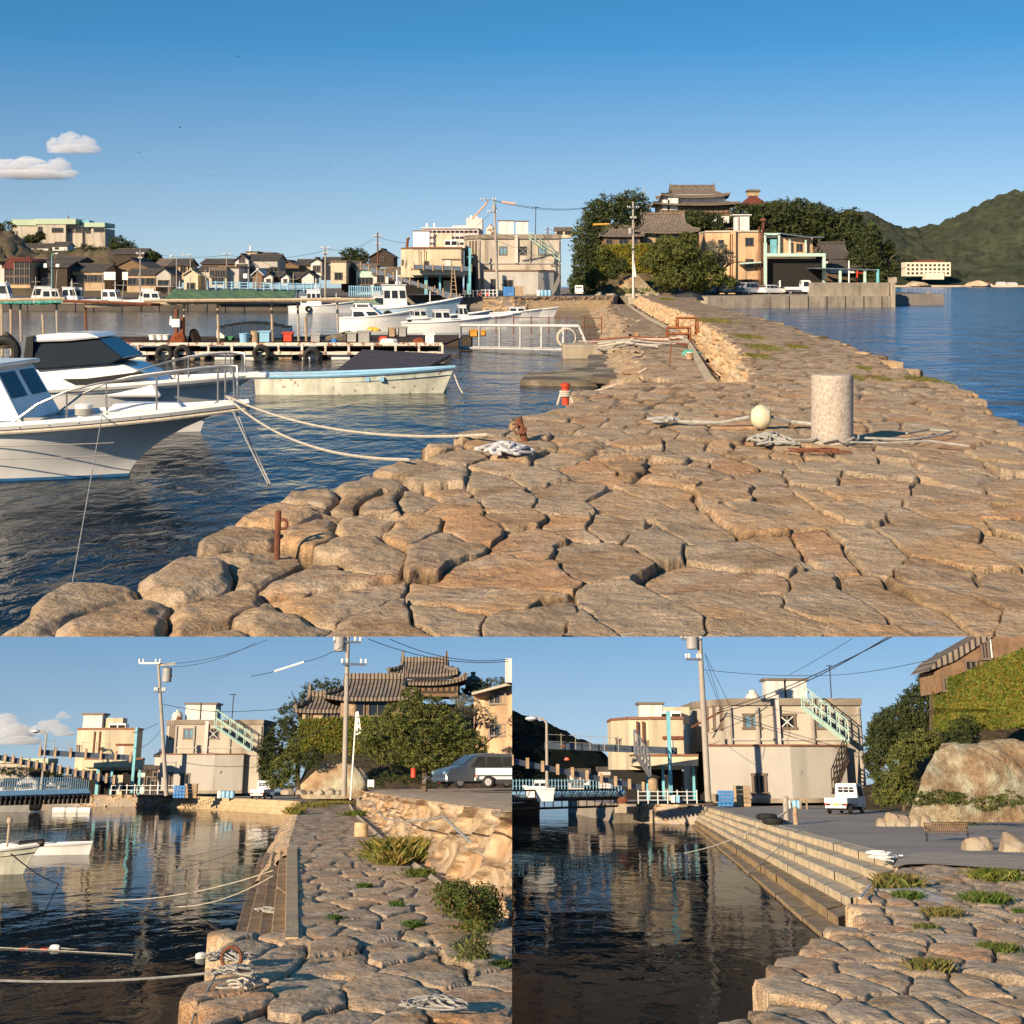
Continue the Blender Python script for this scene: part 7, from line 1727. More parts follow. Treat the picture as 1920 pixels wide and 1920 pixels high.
# far quay
qb = [(-34, 83), tuple(G(150, 1491, ZG)[:2]), tuple(G(215, 1491, ZG)[:2]), tuple(G(332, 1491, ZG)[:2]), tuple(G(562, 1502, ZG)[:2])]
sheet('ground', [qb[1], qb[2], qb[3], qb[4], (qb[4][0] + .3, qb[4][1] - 2), tuple(G(668, 1500, ZG)[:2]), (0, 60), (0, 104), (-34, 104)], ZG - .004, M('asphalt'), th=.8)
qw = thing('quay_wall', 'golden stone quay wall with a rough left part and coursed right part', 'quay wall')
bb = [(*q, ZW - .2) for q in qb[1:4]]; tt = [(*q, ZG + .02) for q in qb[1:4]]
stone_wall('rough_masonry', bb, tt, 180, 22, .7, .35, 53, qw, bulge=.1, crack=.12)
for i in range(5):
    mb = MB(); rr = random.Random(20 + i); nb = 12; a_, b_ = Vector((*qb[3], 0)), Vector((*qb[4], 0)); nr = Vector((-(b_ - a_).y, (b_ - a_).x, 0)).normalized() * -1
    for j in range(nb):
        p, q = a_.lerp(b_, j / nb), a_.lerp(b_, (j + .99) / nb); o_ = .1 + .12 * i + rr.uniform(0, .04)
        P0, P1 = p + nr * o_, q + nr * o_
        mb.prism([(P0.x, P0.y), (P1.x, P1.y), (q.x, q.y), (p.x, p.y)], ZW - .3, ZG - .18 * i)
    obj('course', mb, M('brick'), qw, bevel=.02)
fish_plant('beige two-storey building with white roof tanks across the basin', 389, 1487, 86, 60, 70, 86, (1.01, .35, 1.07), al=-80, am=14, ar=62, wx=(-40, 4, 47), ww=20)
for i, (x0, x1) in enumerate(((352, 378), (382, 407))): roofbox(['tall white box tank on the beige roof across the basin, left', 'tall white box tank on the beige roof across the basin, right'][i], x0, x1, 1325, 1360, 88, 1.6, 'whitewash')
k = PX(87); mb = MB(); mb.lathe([(9 * k, 0), (10 * k, 3 * k), (10 * k, 10 * k), (7 * k, 15 * k), (3 * k, 16 * k), (3 * k, 19 * k), (.1, 19 * k)], 14); solo('cooling_tank', 'rusty round tank left of the white tanks on the beige roof', 'tank', mb, mat('rusty_white', (.70, .62, .52), .6, .15, 1, rust=.6), P(332, 1352, 87), smooth=True)
stair('mint staircase slanting down the beige building wall', P(402, 1361, 85), P(470, 1408, 85), .5, M('mint'))
mb = MB(); mb.tube([(0, 0, 0), (.02, 0, 54 * k)], .03, 5); mb.tube([(-.2, 0, 53 * k), (.2, 0, 53 * k)], .02, 4); solo('antenna', 'thin antenna mast above the beige building', 'antenna', mb, M('wire'), P(434, 1360, 87))
ice_plant('cream building with brown trim on an open ground floor left of the pole', 190, 1490, 84, (.95, .15, 1.27))
roofbox('tall white box unit on the cream roof', 160, 194, 1344, 1375, 86, 1.2, 'whitewash'); roofbox('cream ribbed unit behind the fan grilles', 202, 232, 1349, 1374, 86, 1.0, 'cream', cap=False); roofbox('fan unit with two dark grilles on the cream roof', 208, 237, 1358, 1374, 85, .8, fans=2, cap=False)
mb = MB(); k = PX(82); mb.box(0, 0, 0, 4.5 * k, .2, 112 * k); solo('crane_post', 'pale blue steel post at the right corner of the cream building', 'steel post', mb, M('aqua'), P(247, 1487, 82))
beam('dark level gantry beam with a thin railing reaching the cream building', P(75, 1416, 80), P(245, 1426, 82), .28, M('greysteel'), truss=6)
fence('thin grey railing standing on the gantry beam', P(75, 1408, 80), P(205, 1415, 81), .55, 5, M('greypole'), rails=2, r=.012)
beam('long dark ramp sloping down from the left edge to the quay', P(-5, 1425, 78), P(214, 1468, 80), .24, M('greysteel'), truss=15)
t = lamp('street lamp with a tilted head at the end of the gantry', 76, 1492, 1370, 80, -1, 'greypole')
fence('pale blue railing of the ferry pontoon at the left', P(-5, 1483, 76), P(165, 1479, 80), .55, 40, M('skyplastic'), rails=2, r=.018)
mb = MB(); a_, b_ = P(-5, 1492, 75), P(165, 1487, 79); mb.tube([a_, b_], .22, 4); solo('pontoon', 'pale blue ferry pontoon under the railing', 'pontoon', mb, M('skyplastic'))
mb = MB(); a_, b_ = P(-5, 1498, 72), P(165, 1494, 76); mb.tube([a_, b_], .08, 4)
for i in range(20): q = a_.lerp(b_, i / 19); mb.box(q.x, q.y, q.z - .3, .06, .5, .4)
solo('truss_walkway', 'dark steel truss walkway low over the water at the left', 'walkway', mb, M('darkwood'))
TB = [('low dark-roofed house with a white gable in the far town', -4, 34, 1484, 1474, 1466, 'side', 'whitewash'), ('grey gabled house in the far town behind the ramp', 30, 66, 1484, 1466, 1455, 'front', 'greywall'), ('small white gable under the ramp', 86, 104, 1484, 1472, 1462, 'front', 'whitewash'), ('long pale house under the ramp', 100, 140, 1484, 1468, 1462, 'side', 'cream'), ('mint shop house between the cream and beige buildings', 252, 270, 1489, 1450, 1444, 'side', 'mint'), ('narrow tall pinkish house between the two buildings', 286, 300, 1489, 1424, 1418, 'side', 'pink'), ('dark glass-fronted kiosk between the buildings', 270, 293, 1489, 1448, 1445, 'flat', 'darkwood')]
for a in TB: house(a[0], a[1], a[2], a[3], a[4], a[5], 95, a[6], a[7], dp=3, wins=((.5, .35, .6),), name='town_house', ov=.1, winh=.5)
d = 98; k = PX(d); b = P(40, 1440, d); t = thing('school_building', 'low pale school block with a green roof far at the left', 'school', b)
mb = MB(); mb.box(0, 0, -25 * k, 110 * k, 2, 33 * k); obj('wall', mb, M('beige'), t); mb = MB(); mb.box(0, -.05, 8 * k, 112 * k, 2.2, 8 * k); obj('roof', mb, mat('pale_green_roof', (.40, .48, .34), .6, .1, .3), t)
for x in (-10, 12, 30, 48): window(t, x * k, -4 * k, 12 * k, 5 * k, -1, 2)
crown('dark tree slope behind the ramp at the far left', [(20, 1445, 24, 6), (80, 1442, 26, 8), (100, 1450, 16, 8), (115, 1452, 10, 6)], 97, 1800, 1.8, DG, seed=201, base=1470, mname='leaves_dark', tr=False, name='hedge')
pole('tall wooden utility pole with a crossarm and transformer left of the beige building', P(312, 1492, 79), P(297, 1243, 79), .115, .07, ((.99, .55, 0, -.45), (.77, .25, .2)), trafo=.85)
mb = MB(); mb.tube([P(300, 1247, 79), P(329, 1244, 79)], .06, 5); solo('wire_cover', 'cream insulating sleeve beside the wooden pole top', 'wire sleeve', mb, M('cream'))
mb = MB(); mb.tube([P(514, 1259, 60), P(570, 1241, 60)], .04, 5); solo('wire_cover', 'white insulating sleeve on the wire left of the concrete pole', 'wire sleeve', mb, M('foam'))
pole('thick concrete utility pole rising out of the picture above the white banner', P(645, 1493, 62), P(653, 1165, 62), .115, .085, ((.87, .55, .3), (.74, .5, .3, .3)), trafo=.82)
b = P(657, 1500, 60); k = PX(60); t = thing('banner_pole', 'white pole carrying a narrow white banner with three green signs', 'banner pole', b); mb = MB(); mb.tube([(0, 0, 0), (.12, 0, 149 * k)], .035, 8); obj('flag_mast', mb, M('foam'), t, smooth=True)
mb = MB(); mb.slab([(.13, 150 * k), (.2, 150 * k), (.36, 113 * k), (.14, 109 * k)], -.01, .01); o = obj('banner', mb, M('foam'), t)
for i, z in enumerate((138, 128, 118)):
    mb = MB(); mb.box(.19 + .02 * i, -.02, z * k, .035 + .01 * i, .01, .08); mb.box(.2 + .02 * i, -.02, (z + 1.6) * k, .07, .01, .02); obj('marking', mb, mat('green_ink', (.05, .10, .06), .7, .1, 2), o)
wires('bundle of overhead wires from the wooden pole up to the right', [(P(300, 1244, 79), P(500, 1200, 70), .3), (P(300, 1250, 79), P(480, 1205, 70), .35), (P(514, 1259, 60), P(470, 1268, 60), .02), (P(570, 1241, 60), P(652, 1206, 60), .1)], .012)
wires('overhead wires crossing the upper right sky', [(P(690, 1198, 50), P(952, 1240, 56), .3), (P(730, 1198, 50), P(952, 1236, 56), .3), (P(655, 1342, 62), P(800, 1362, 62), .2)], .012)
wires('low wires between the two poles', [(P(305, 1320, 79), P(480, 1332, 79), .2), (P(480, 1332, 79), P(560, 1318, 70), .1), (P(484, 1395, 80), P(645, 1348, 62), .3), (P(248, 1374, 82), P(297, 1356, 79), .05), (P(250, 1402, 82), P(300, 1370, 79), .3), (P(300, 1330, 79), P(298, 1250, 79), 0)], .014)
# headland of the lower left site
def mound2(ridge, d0, d1, seed, z0, amp=.2): return hill('headland', '', ridge, d0, d1, hd, seed, amp, nx=50, ny=20, z0=z0)
mound2([(560, 1470), (600, 1390), (700, 1345), (800, 1320), (953, 1330), (1060, 1330)], 74, 94, 71, -1.3)
crown('dark wood rising behind the creeper wall', [(600, 1310, 34, 36), (560, 1350, 40, 40), (530, 1385, 34, 40), (505, 1420, 22, 40), (575, 1400, 34, 40), (625, 1290, 18, 16), (520, 1440, 30, 34)], 86, 26000, 1.9, DG, seed=203, base=1485, mname='leaves_dark', trad=.15)
crown('bright green shrubs beside the parked kei truck', [(520, 1450, 16, 28), (545, 1430, 22, 30), (560, 1400, 22, 24), (540, 1465, 22, 14), (510, 1465, 12, 14)], 72, 7500, 1.8, MG, 'shrub', 'shrub', 204, base=1483, tr=False, mname='leaves_bright')
crown('round dark bush on top of the rock', [(590, 1418, 16, 16), (578, 1430, 12, 12)], 68, 2600, 1.6, DG, 'shrub', 'shrub', 205, base=1440, tr=False, mname='leaves_dark')
ivy('yellow-green creeper covering the wall under the wooden house', [(562, 1410, 72), (700, 1412, 72), (700, 1345, 72), (562, 1350, 72)], 72, 12000, .075, 6, .3)
b = P(628, 1478, 69); blob('rock_outcrop', 'bare brown and pale rock under the creeper wall', 'rock', b, (72 * PX(69), .9, 58 * PX(69)), 207, mat('rock_face', (.38, .25, .14), .95, .4, 1.6, bump=.1, bscale=4, c2=(.36, .35, .25)), n=44, rough=.17)
for i, (px, rx, ry) in enumerate([(540, 14, 9), (565, 12, 7), (598, 13, 10), (620, 12, 10), (635, 8, 9), (582, 8, 6)]):
    b = P(px, 1487, 64); blob('boulder', ['pale boulder nearest the kei truck', 'second pale boulder along the road', 'round boulder left of the pole foot', 'largest round boulder beside the pole foot', 'small boulder touching the pole', 'flat grey boulder in the row'][i], 'boulder', b, (rx * PX(64), .3, ry * PX(64)), 208 + i, M('boulder'), n=18, group='boulders below the rock')
t, W_, h_ = jhouse('old wooden house with a heavy tiled roof over the creeper', 640, 752, 1346, 1325, 1312, 1274, 76, 'wood', [(.25, .1, .9, .8), (.6, .1, 1.0, .8)], dp=3.5, ov=.75, roofm='tilebrown', lift=.15)
mb = MB(); mb.box(-W_ * .38, -1.78, .05, .7, .06, .8); obj('shutter', mb, M('plank'), t)
jhouse('lower wooden wing with a lean roof left of the heavy tiled roof', 568, 642, 1356, 1345, 1333, 1306, 77, 'plank', [(.15, .15, .35, .4), (.6, .15, .5, .4), (.85, .2, .4, .5)], dp=3, ov=.35, lift=.05)
t, W_, h_ = jhouse('two-tiered tiled house on the hilltop behind the maple', 728, 856, 1306, 1300, 1282, 1268, 88, 'wood', [], dp=3.5, slats=12, ov=.5)
r = jp_roof(W_ * .98, 3.6, 26 * PX(88), (M('tilebrown'), M('whitewash')), t, lift=.16); r.location = (0, 0, h_ + .5); mb = MB(); mb.box(0, 0, h_ + .2, W_ * .84, 2.4, .5); obj('upper_wall', mb, M('whitewash'), t)
crown('large spreading maple in front of the wooden house', [(760, 1340, 44, 24), (800, 1325, 36, 22), (720, 1370, 44, 28), (790, 1375, 60, 32), (850, 1380, 46, 30), (740, 1410, 46, 24), (810, 1420, 54, 24), (880, 1400, 34, 26), (830, 1345, 40, 22), (910, 1430, 28, 20), (690, 1390, 20, 24), (770, 1300, 18, 10)], 58, 44000, 2.1, MG, seed=211, base=1478, mname='leaves_bright', trad=.12)
crown('dark undergrowth at the foot of the maple', [(760, 1450, 30, 20), (810, 1455, 36, 18), (860, 1450, 30, 18), (720, 1462, 16, 14)], 60, 7000, 1.7, DG, 'shrub', 'shrub', 212, base=1478, tr=False, mname='leaves_dark')
crown('grey-leaved tree in front of the tan building', [(880, 1325, 26, 16), (905, 1345, 26, 18), (860, 1310, 16, 10), (925, 1362, 14, 10)], 61, 4200, 1.5, (.22, .22, .18), seed=213, base=1440, mname='leaves_grey', trad=.08)
crown('dark wood on the skyline at the right edge', [(900, 1295, 30, 14), (930, 1285, 30, 16), (880, 1300, 20, 10)], 90, 3600, 1.8, DG, seed=214, base=1330, mname='leaves_dark', tr=False)
house('small brick chimney hut on the skyline', 873, 900, 1294, 1276, 1266, 92, 'hip', 'tan', 'tilebrown', dp=1, ov=.1)
d = 64; k = PX(d); b = P(930, 1470, d); t = thing('apartment_building', 'tan building with dark windows cut by the right edge', 'building', b)
mb = MB(); mb.prism([(-42 * k, 3), (-42 * k, 1.6), (60 * k, 0), (60 * k, 3)], 0, 152 * k); obj('wall', mb, M('orange'), t)
mb = MB(); mb.slab([(-44 * k, 152 * k), (20 * k, 168 * k), (60 * k, 168 * k), (60 * k, 172 * k), (18 * k, 172 * k), (-45 * k, 156 * k)], .0, 2.0); obj('parapet', mb, M('beige'), t); mb = MB(); mb.slab([(-42 * k, 150 * k), (60 * k, 150 * k), (60 * k, 169 * k), (20 * k, 169 * k), (-42 * k, 154 * k)], .9, 1.9); obj('upper_wall', mb, M('orange'), t)
for z in (138, 82): o = window(t, 2 * k, z * k, 34 * k, 20 * k, .88, 2); o.rotation_euler = (0, 0, -.33)
mb = MB(); mb.box(22 * k, -.2, 172 * k, 12 * k, .8, 42 * k); obj('roof_tower', mb, M('whitewash'), t)
# vehicles
g = P(492, 1483, 78); car('white kei truck seen from behind by the dark wood', (g.x, 78, ZG), R(170), 'truck', ('white', (.75, .75, .72)), name='kei_truck', cat='kei truck', scale=.5)
g = P(900, 1477, 52); car('dark blue-grey hatchback parked under the trees', (g.x - .1, 51, g.z), R(-62), 'mini', ('bluegrey', (.05, .065, .085)), scale=.66)
g = P(957, 1477, 45); car('white kei truck with a drop-side bed in front of the dark car', (g.x, 44, g.z), R(86), 'truck', ('white', (.75, .75, .72)), name='kei_truck', cat='kei truck', scale=.58)
t = thing('motorcycle', 'dark motorcycle parked beside clutter under the maple', 'motorcycle', P(805, 1473, 55)); k = PX(55)
for x in (-10, 10):
    mb = MB(); mb.torus((0, 0, 0), 5.5 * k, 1.2 * k, 'y', 16, 6); o = obj('wheel', mb, M('tyre'), t, smooth=True); o.location = (x * k, 0, 6 * k)
mb = MB(); mb.tube([(-10 * k, 0, 6 * k), (-4 * k, 0, 14 * k), (6 * k, 0, 13 * k), (10 * k, 0, 6 * k)], .035, 6); mb.tube([(-4 * k, 0, 14 * k), (-6 * k, -.12, 18 * k)], .015, 5); obj('frame', mb, M('steel'), t)
mb = MB(); mb.box(-1 * k, 0, 9 * k, 9 * k, .14, 5 * k); mb.box(5 * k, 0, 14 * k, 9 * k, .13, 2 * k); obj('tank_and_seat', mb, M('black'), t, bevel=.02)
for i, (px, m_) in enumerate(((826, 'orange'), (835, 'plank'))): crate(['orange plastic box beside the motorcycle', 'brown pot beside the orange box'][i], px, 1470, 8, 8, M(m_) if m_ != 'orange' else M('redplastic'), 55.5, z=None)
mb = MB(); mb.lathe([(.01, 0), (.1, .02), (.1, .3), (.05, .36)], 10); solo('fire_extinguisher', 'small red canister hanging left of the motorcycle', 'canister', mb, M('redplastic'), P(775, 1459, 56), smooth=True)
b = P(695, 1478, 57); t = thing('notice_board', 'small white notice board standing on the terrace', 'sign', b); mb = MB(); mb.box(0, 0, .05, .24, .06, .25); obj('board', mb, M('foam'), t); mb = MB(); mb.box(-.1, .02, 0, .03, .03, .1); mb.box(.1, .02, 0, .03, .03, .1); obj('leg', mb, M('greypole'), t)
b = G(677, 1568, ZG); mb = MB(); k = PX(b.y); mb.lathe([(12.5 * k, -.05), (12.5 * k, 21 * k), (11.5 * k, 22.5 * k), (6 * k, 24 * k), (.01, 24 * k)], 24); solo('stone_bollard', 'short round stone bollard on the walkway near the wall', 'bollard', mb, mat('bollard_stone', (.48, .35, .20), .9, .3, 8, bump=.006, bscale=40), b, smooth=True)
b = G(677, 1512, ZG); mb = MB(); mb.box(0, 0, 0, .36, .3, .36); solo('stone_block', 'squared stone block at the foot of the white banner pole', 'block', mb, M('concrete'), b, bevel=.02)
# plants on the walkway
for i, a in enumerate([('big dry grass clump hanging at the wall foot', 757, 1612, 70, 46, 900, (.22, .18, .06)), ('dry grass fringe left of the big clump', 735, 1618, 34, 26, 300, (.24, .18, .07)), ('grass cushion by the walkway end', 668, 1528, 30, 10, 300, (.10, .12, .03)), ('grass strip at the far corner of the walkway', 585, 1512, 50, 9, 300, (.20, .17, .06)), ('yellow-green tuft at the basin corner', 552, 1525, 20, 14, 260, (.22, .20, .05)), ('grass patch along the far end of the walkway', 625, 1506, 60, 7, 300, (.22, .18, .07)), ('small green sprout in a joint of the walkway', 684, 1661, 16, 7, 120, (.07, .12, .03)), ('green sprout near the middle of the walkway', 745, 1697, 16, 9, 120, (.07, .12, .03)), ('green sprout in a near joint of the paving', 775, 1733, 22, 9, 160, (.07, .12, .03)), ('small green sprouts low at the right edge', 897, 1795, 26, 14, 200, (.09, .12, .04)), ('thin sprouts along a joint at the lower right', 945, 1810, 26, 12, 140, (.09, .12, .04)), ('green tuft beside the retaining wall foot', 790, 1640, 30, 14, 260, (.10, .13, .04)), ('small sprout by the step edge', 628, 1720, 16, 6, 100, (.07, .10, .03))]):
    tuft(a[0], a[1], a[2], ZG + .02, a[3], a[4], a[5], 300 + i, a[6], y_=1.0, wd=.004)
crown('leggy green and reddish weeds growing along the wall foot', [(870, 1690, 40, 26), (900, 1720, 36, 28), (840, 1680, 24, 20), (880, 1750, 26, 18), (850, 1670, 30, 14), (910, 1690, 26, 26)], 15.4, 12000, 3.2, (.12, .13, .045), 'weeds', 'weeds', 220, base=1765, tr=False, mname='leaves_weed', tints=((1, 1, .8), (.6, .8, .5), (1.2, .75, .6), (.8, 1, .6)), shell=.2, clr=.9, depth=.5)
crown('sparse weeds at the near right corner of the walkway', [(870, 1775, 22, 14), (900, 1765, 16, 12)], 12.5, 1200, 3.0, (.10, .13, .04), 'weeds', 'weeds', 221, base=1790, tr=False, mname='leaves_weed', shell=.2, clr=.9, depth=.4)
# ropes
def surf(px, py): return G(px, py, ZG + .07)
rope('stout twisted grey rope stretched from the left edge to the ring on the near stones', P(-10, 1838, 11.3), surf(412, 1822), .03, .009, 'ropegrey', n=20)
rope('dark rope hanging from the ring down the stone edge', None, None, 0, .009, 'ropegrey', pts=[surf(432, 1818), surf(405, 1828), surf(380, 1858) + Vector((-.05, 0, -.15)), surf(362, 1900) + Vector((-.1, 0, -.4))])
tangle('rotting pale rope nest on the near stone', tuple(surf(428, 1800)), .24, 20, .006, M('ropegrey'), seed=31, h=.09)
tangle('knotted rope around the mooring ring', tuple(surf(438, 1826)), .18, 14, .008, M('ropegrey'), seed=32, h=.07)
tangle('frayed pale rope end below the knot', tuple(surf(455, 1850)), .18, 8, .007, M('rope'), seed=33, h=.05)
tangle('tangled rope on the stone at the bottom right', tuple(surf(815, 1885)), .24, 20, .006, M('ropegrey'), seed=34, h=.06)
mb = MB(); mb.torus((0, 0, 0), .075, .014, 'y', 16, 6); solo('mooring_ring', 'rusty iron ring set on the near stone', 'ring', mb, M('rust'), surf(433, 1812) + Vector((0, 0, .06)), smooth=True)
tangle('grey rope lying down over the steps', tuple(G(510, 1710, ZG - .25)), .3, 6, .014, M('ropegrey'), seed=35, h=.05)
for i, a in enumerate([('uppermost pale rope from the far walkway edge to the water', 540, 1548, 330, 1610), ('second pale rope from the far walkway edge', 541, 1552, 338, 1628), ('third pale rope from the walkway edge, just below', 545, 1568, 440, 1636), ('long pale rope reaching out over the water toward the left', 512, 1632, 215, 1688), ('shorter pale rope under the long one', 512, 1642, 333, 1700)]):
    rope(a[0], G(a[1], a[2], ZG + .03), G(a[3], a[4], ZW + .01), .10, .007, n=12)
mb = MB(); rp = [P(690, 1493, 44), P(705, 1506, 40), P(724, 1503, 38), P(740, 1522, 33), P(760, 1535, 28), P(800, 1540, 24), P(860, 1536, 19.5), P(888, 1530, 18), P(920, 1552, 15.5), P(955, 1578, 14)]
mb.tube([q + Vector((-.35, -.1, 0)) for q in rp], .014, 6); solo('slack_rope', 'old rope strung along the face of the retaining wall', 'rope', mb, M('ropegrey'), smooth=True)
# floats and boats
def float_(label, px, py, m, L_, r_, rz=0, red=0):
    b = G(px, py, ZW); t = thing('buoy_float', label, 'float', (b.x, b.y, ZW + r_ * .35), rz); mb = MB()
    mb.tube([(-L_ / 2, 0, 0), (-L_ * .42, 0, 0), (-L_ * .2, 0, 0), (L_ * .2, 0, 0), (L_ * .42, 0, 0), (L_ / 2, 0, 0)], [r_ * .3, r_ * .75, r_, r_, r_ * .75, r_ * .3], 14); obj('float_ball', mb, m, t, smooth=True)
    mb = MB(); mb.tube([(-L_ * .5, 0, 0), (-L_ * .5 - .12, 0, -.02)], .008, 5); mb.tube([(L_ * .5, 0, 0), (L_ * .5 + .3, .05, -.03)], .008, 5); obj('rope_end', mb, M('ropegrey'), t); return t
float_('large white float on the dark water at the left', 103, 1780, M('foam'), .13, .042)
float_('slim red float at the far left of the float line', 46, 1780, M('redplastic'), .125, .016)
float_('slim red float touching the white one', 82, 1781, M('redplastic'), .12, .016)
float_('white float close to the near stones', 377, 1797, M('foam'), .14, .05, .6)
rope('thin line holding the floats', G(-10, 1776, ZW + .01), G(250, 1790, ZW + .005), 0, .006, 'ropegrey', n=4)
def mini(label, pxb, pyw, L_, B_, H_, over, rz=0, hm='gelcoat', name='rowing_boat', flare=1.2, sheer=.3):
    g = G(pxb, pyw, ZW); t = thing(name, label, 'boat', (g.x - L_ / 2 * math.cos(rz), g.y - L_ / 2 * math.sin(rz) + .2, ZW), rz)
    hull(L_, B_, H_, over=over, sheer=sheer, flare=flare, mats=(M(hm), M('greyplastic'), M('white')), parent=t, n=20, deckdrop=H_ * .35); return t
t = mini('low white open skiff with a grey cover lying across the basin', 168, 1603, 2.5, .8, .22, .15, sheer=.2)
mb = MB(); mb.add([(-1.0, -.38, .24), (-.1, -.3, .27), (.0, .0, .36), (-.1, .3, .27), (-1.0, .3, .24)], [(0, 1, 2, 3, 4)]); obj('cover', mb, mat('grey_cover', (.13, .12, .12), .7, .2, 2), t)
t = mini('white boat bow with a blue deck and black bow fender at the left edge', 66, 1640, 2.6, 1.0, .40, .42, flare=1.6, hm='cream_hull', name='boat')
mb = MB(); mb.tube([(.85, 0, .56), (1.35, 0, .62)], [.10, .08], 10); obj('fender', mb, M('black'), t, smooth=True); mb = MB(); mb.tube([(.55, .1, .4), (.55, .1, 1.0)], .025, 6); mb.lathe([(.05, 1.0), (.06, 1.02), (.06, 1.1), (.03, 1.12)], 10, .55, .1, 0); obj('light_post', mb, M('bamboo'), t)
t = mini('dark-shadowed boat stern at the left edge of the basin', 62, 1522, 5.0, 1.4, .75, .5, hm='greyplastic', name='boat'); mb = MB(); mb.tube([(2.4, -.3, .35), (2.9, -.3, .3)], [.3, .22], 8); obj('fender', mb, M('black'), t, smooth=True)
rope('thin line from the bow down into the water', P(20, 1600, 21), G(110, 1657, ZW), .05, .009, 'ropegrey', n=8)
for i in range(3):
    b = P(115 + i * 22, 1497, 77); mb = MB(); mb.tube([(-.35, 0, 0), (.35, 0, 0)], .16, 8); solo('pontoon_float', ['white float under the truss walkway, left', 'white float under the truss walkway, middle', 'white float under the truss walkway, right'][i], 'float', mb, M('foam'), (b.x, b.y, ZW + .1), smooth=True)
fence('white guard rail along the far quay', P(208, 1489.5, 80.5), P(325, 1489.5, 80.5), .46, 8, M('white'), rails=2, r=.02)
stack('stack of blue crates on the far quay', 336, 1488, 80.5, 4, 4, .15, .16, 'bluecrate', 'crate_stack', 'crates', z=ZG); stack('stack of brown cartons right of the blue crates', 358, 1488, 80.6, 2, 5, .32, .145, 'plank', 'crate_stack', 'crates', z=ZG)
for i in range(4):
    b = P(412 + 8 * i, 1488, 80.4); mb = MB(); mb.lathe([(.11, 0), (.13, .05), (.13, .3), (.1, .36)], 10); solo('plastic_drum', ['white drum in the row by the beige building', 'pale blue drum next to the white one', 'third drum in the row by the beige building', 'fourth drum beside the weeds'][i], 'drum', mb, M('foam' if i == 0 else 'skyplastic'), (b.x, b.y, ZG), smooth=True)
tuft('green weeds at the corner of the beige building', 440, 1490, ZG, 28, 9, 200, 340, (.08, .12, .03))
cloud('white cumulus above the gantry beam', [(95, 1362, 22, 12), (75, 1368, 20, 10), (115, 1368, 18, 10), (85, 1358, 14, 8), (120, 1376, 20, 6)], 118, 21)
cloud('broad grey-white cloud at the left edge', [(8, 1365, 34, 18), (30, 1375, 34, 16), (0, 1385, 34, 14), (40, 1390, 34, 10), (12, 1350, 20, 12)], 119, 23)
cloud('tiny round cloud above the cumulus', [(118, 1340, 10, 6), (112, 1345, 9, 4), (126, 1344, 8, 4)], 118, 25)
# =====================================================================  SITE C: the lower right site, stone stairs and road
SITE = 'C'
ZG, ZW = -1.5, -2.25
sheet('water', [(0, 4), (60, 4), (60, 112), (0, 112)], ZW, water_mat('basin_water_c', (.006, .013, .017), 2.2, .009, .02, (1, .5, 1), 1.02))
sp = thing('stone_slipway', 'sloping bank of rough granite blocks beside the stone stairs', 'stone bank')
PC = [(1325, 2010), (1385, 1930), (1440, 1850), (1520, 1770), (1600, 1700), (1655, 1640), (1695, 1608), (1740, 1601), (2260, 1620), (2500, 2010)]
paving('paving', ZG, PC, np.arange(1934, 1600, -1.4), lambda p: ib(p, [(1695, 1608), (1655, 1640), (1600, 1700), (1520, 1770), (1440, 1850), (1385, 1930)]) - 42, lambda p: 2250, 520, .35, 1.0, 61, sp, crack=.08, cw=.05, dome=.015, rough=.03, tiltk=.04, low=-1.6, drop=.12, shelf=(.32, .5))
T0, T1 = G(1322, 1511, ZG), G(1694, 1606, ZG)
gp = [tuple(G(1150, 1508, ZG)[:2]), tuple(G(1198, 1508, ZG)[:2]), (T0.x, T0.y), (T1.x, T1.y), tuple(G(1742, 1600, ZG)[:2]), tuple(G(2260, 1618, ZG)[:2]), (34, 45), (34, 82), (3, 82)]
sheet('ground', gp, ZG - .006, M('asphalt'), th=.9)
sheet('ground', [tuple(G(*q, ZG)[:2]) for q in ((1690, 1607), (1742, 1601), (1990, 1612), (1990, 1640), (1740, 1624), (1700, 1625), (1672, 1632))], ZG + .035, mat('pale_mortar', (.46, .37, .27), .95, .25, 2, bump=.02, bscale=14))
sheet('ground', [tuple(G(*q, ZG)[:2]) for q in ((1846, 1577), (1880, 1572), (1990, 1570), (1990, 1592), (1925, 1592))], ZG + .004, mat('pale_mortar', (.36, .28, .20), .95, .25, 2, bump=.02, bscale=14))
sheet('ground', [tuple(G(*q, ZG)[:2]) for q in ((1490, 1500), (1700, 1500), (2000, 1512), (2000, 1540), (1780, 1533), (1640, 1520), (1530, 1511))], ZG + .004, mat('dry_verge', (.26, .20, .11), .95, .35, 2, bump=.02, bscale=14, c2=(.15, .15, .06)))
st_ = thing('stone_stairs', 'broad flight of pale cut-stone stairs running down into the basin', 'stone stairs')
flight(st_, T1, T0, G(1541, 1759, ZW), G(1298, 1549, ZW), 6, ZG + .125, ZW, lambda i: mat('pale_cut_stone', (.62, .50, .33), .9, .25, 2, bump=.02, bscale=12, speck=.3) if i < 5 else mat('wet_brown_stone', (.36, .25, .13), .8, .35, 2, bump=.02, bscale=10, speck=.4), 9, 24)
pl = thing('quay_wall', 'rough yellow masonry landing below the white railings', 'quay wall')
stone_wall('masonry', [(*G(1198, 1508, ZG)[:2], ZW - .2), (T0.x + .1, T0.y, ZW - .2)], [(*G(1198, 1508, ZG)[:2], ZG + .03), (T0.x + .1, T0.y, ZG + .03)], 130, 40, .5, .3, 63, pl, bulge=.08, crack=.10)
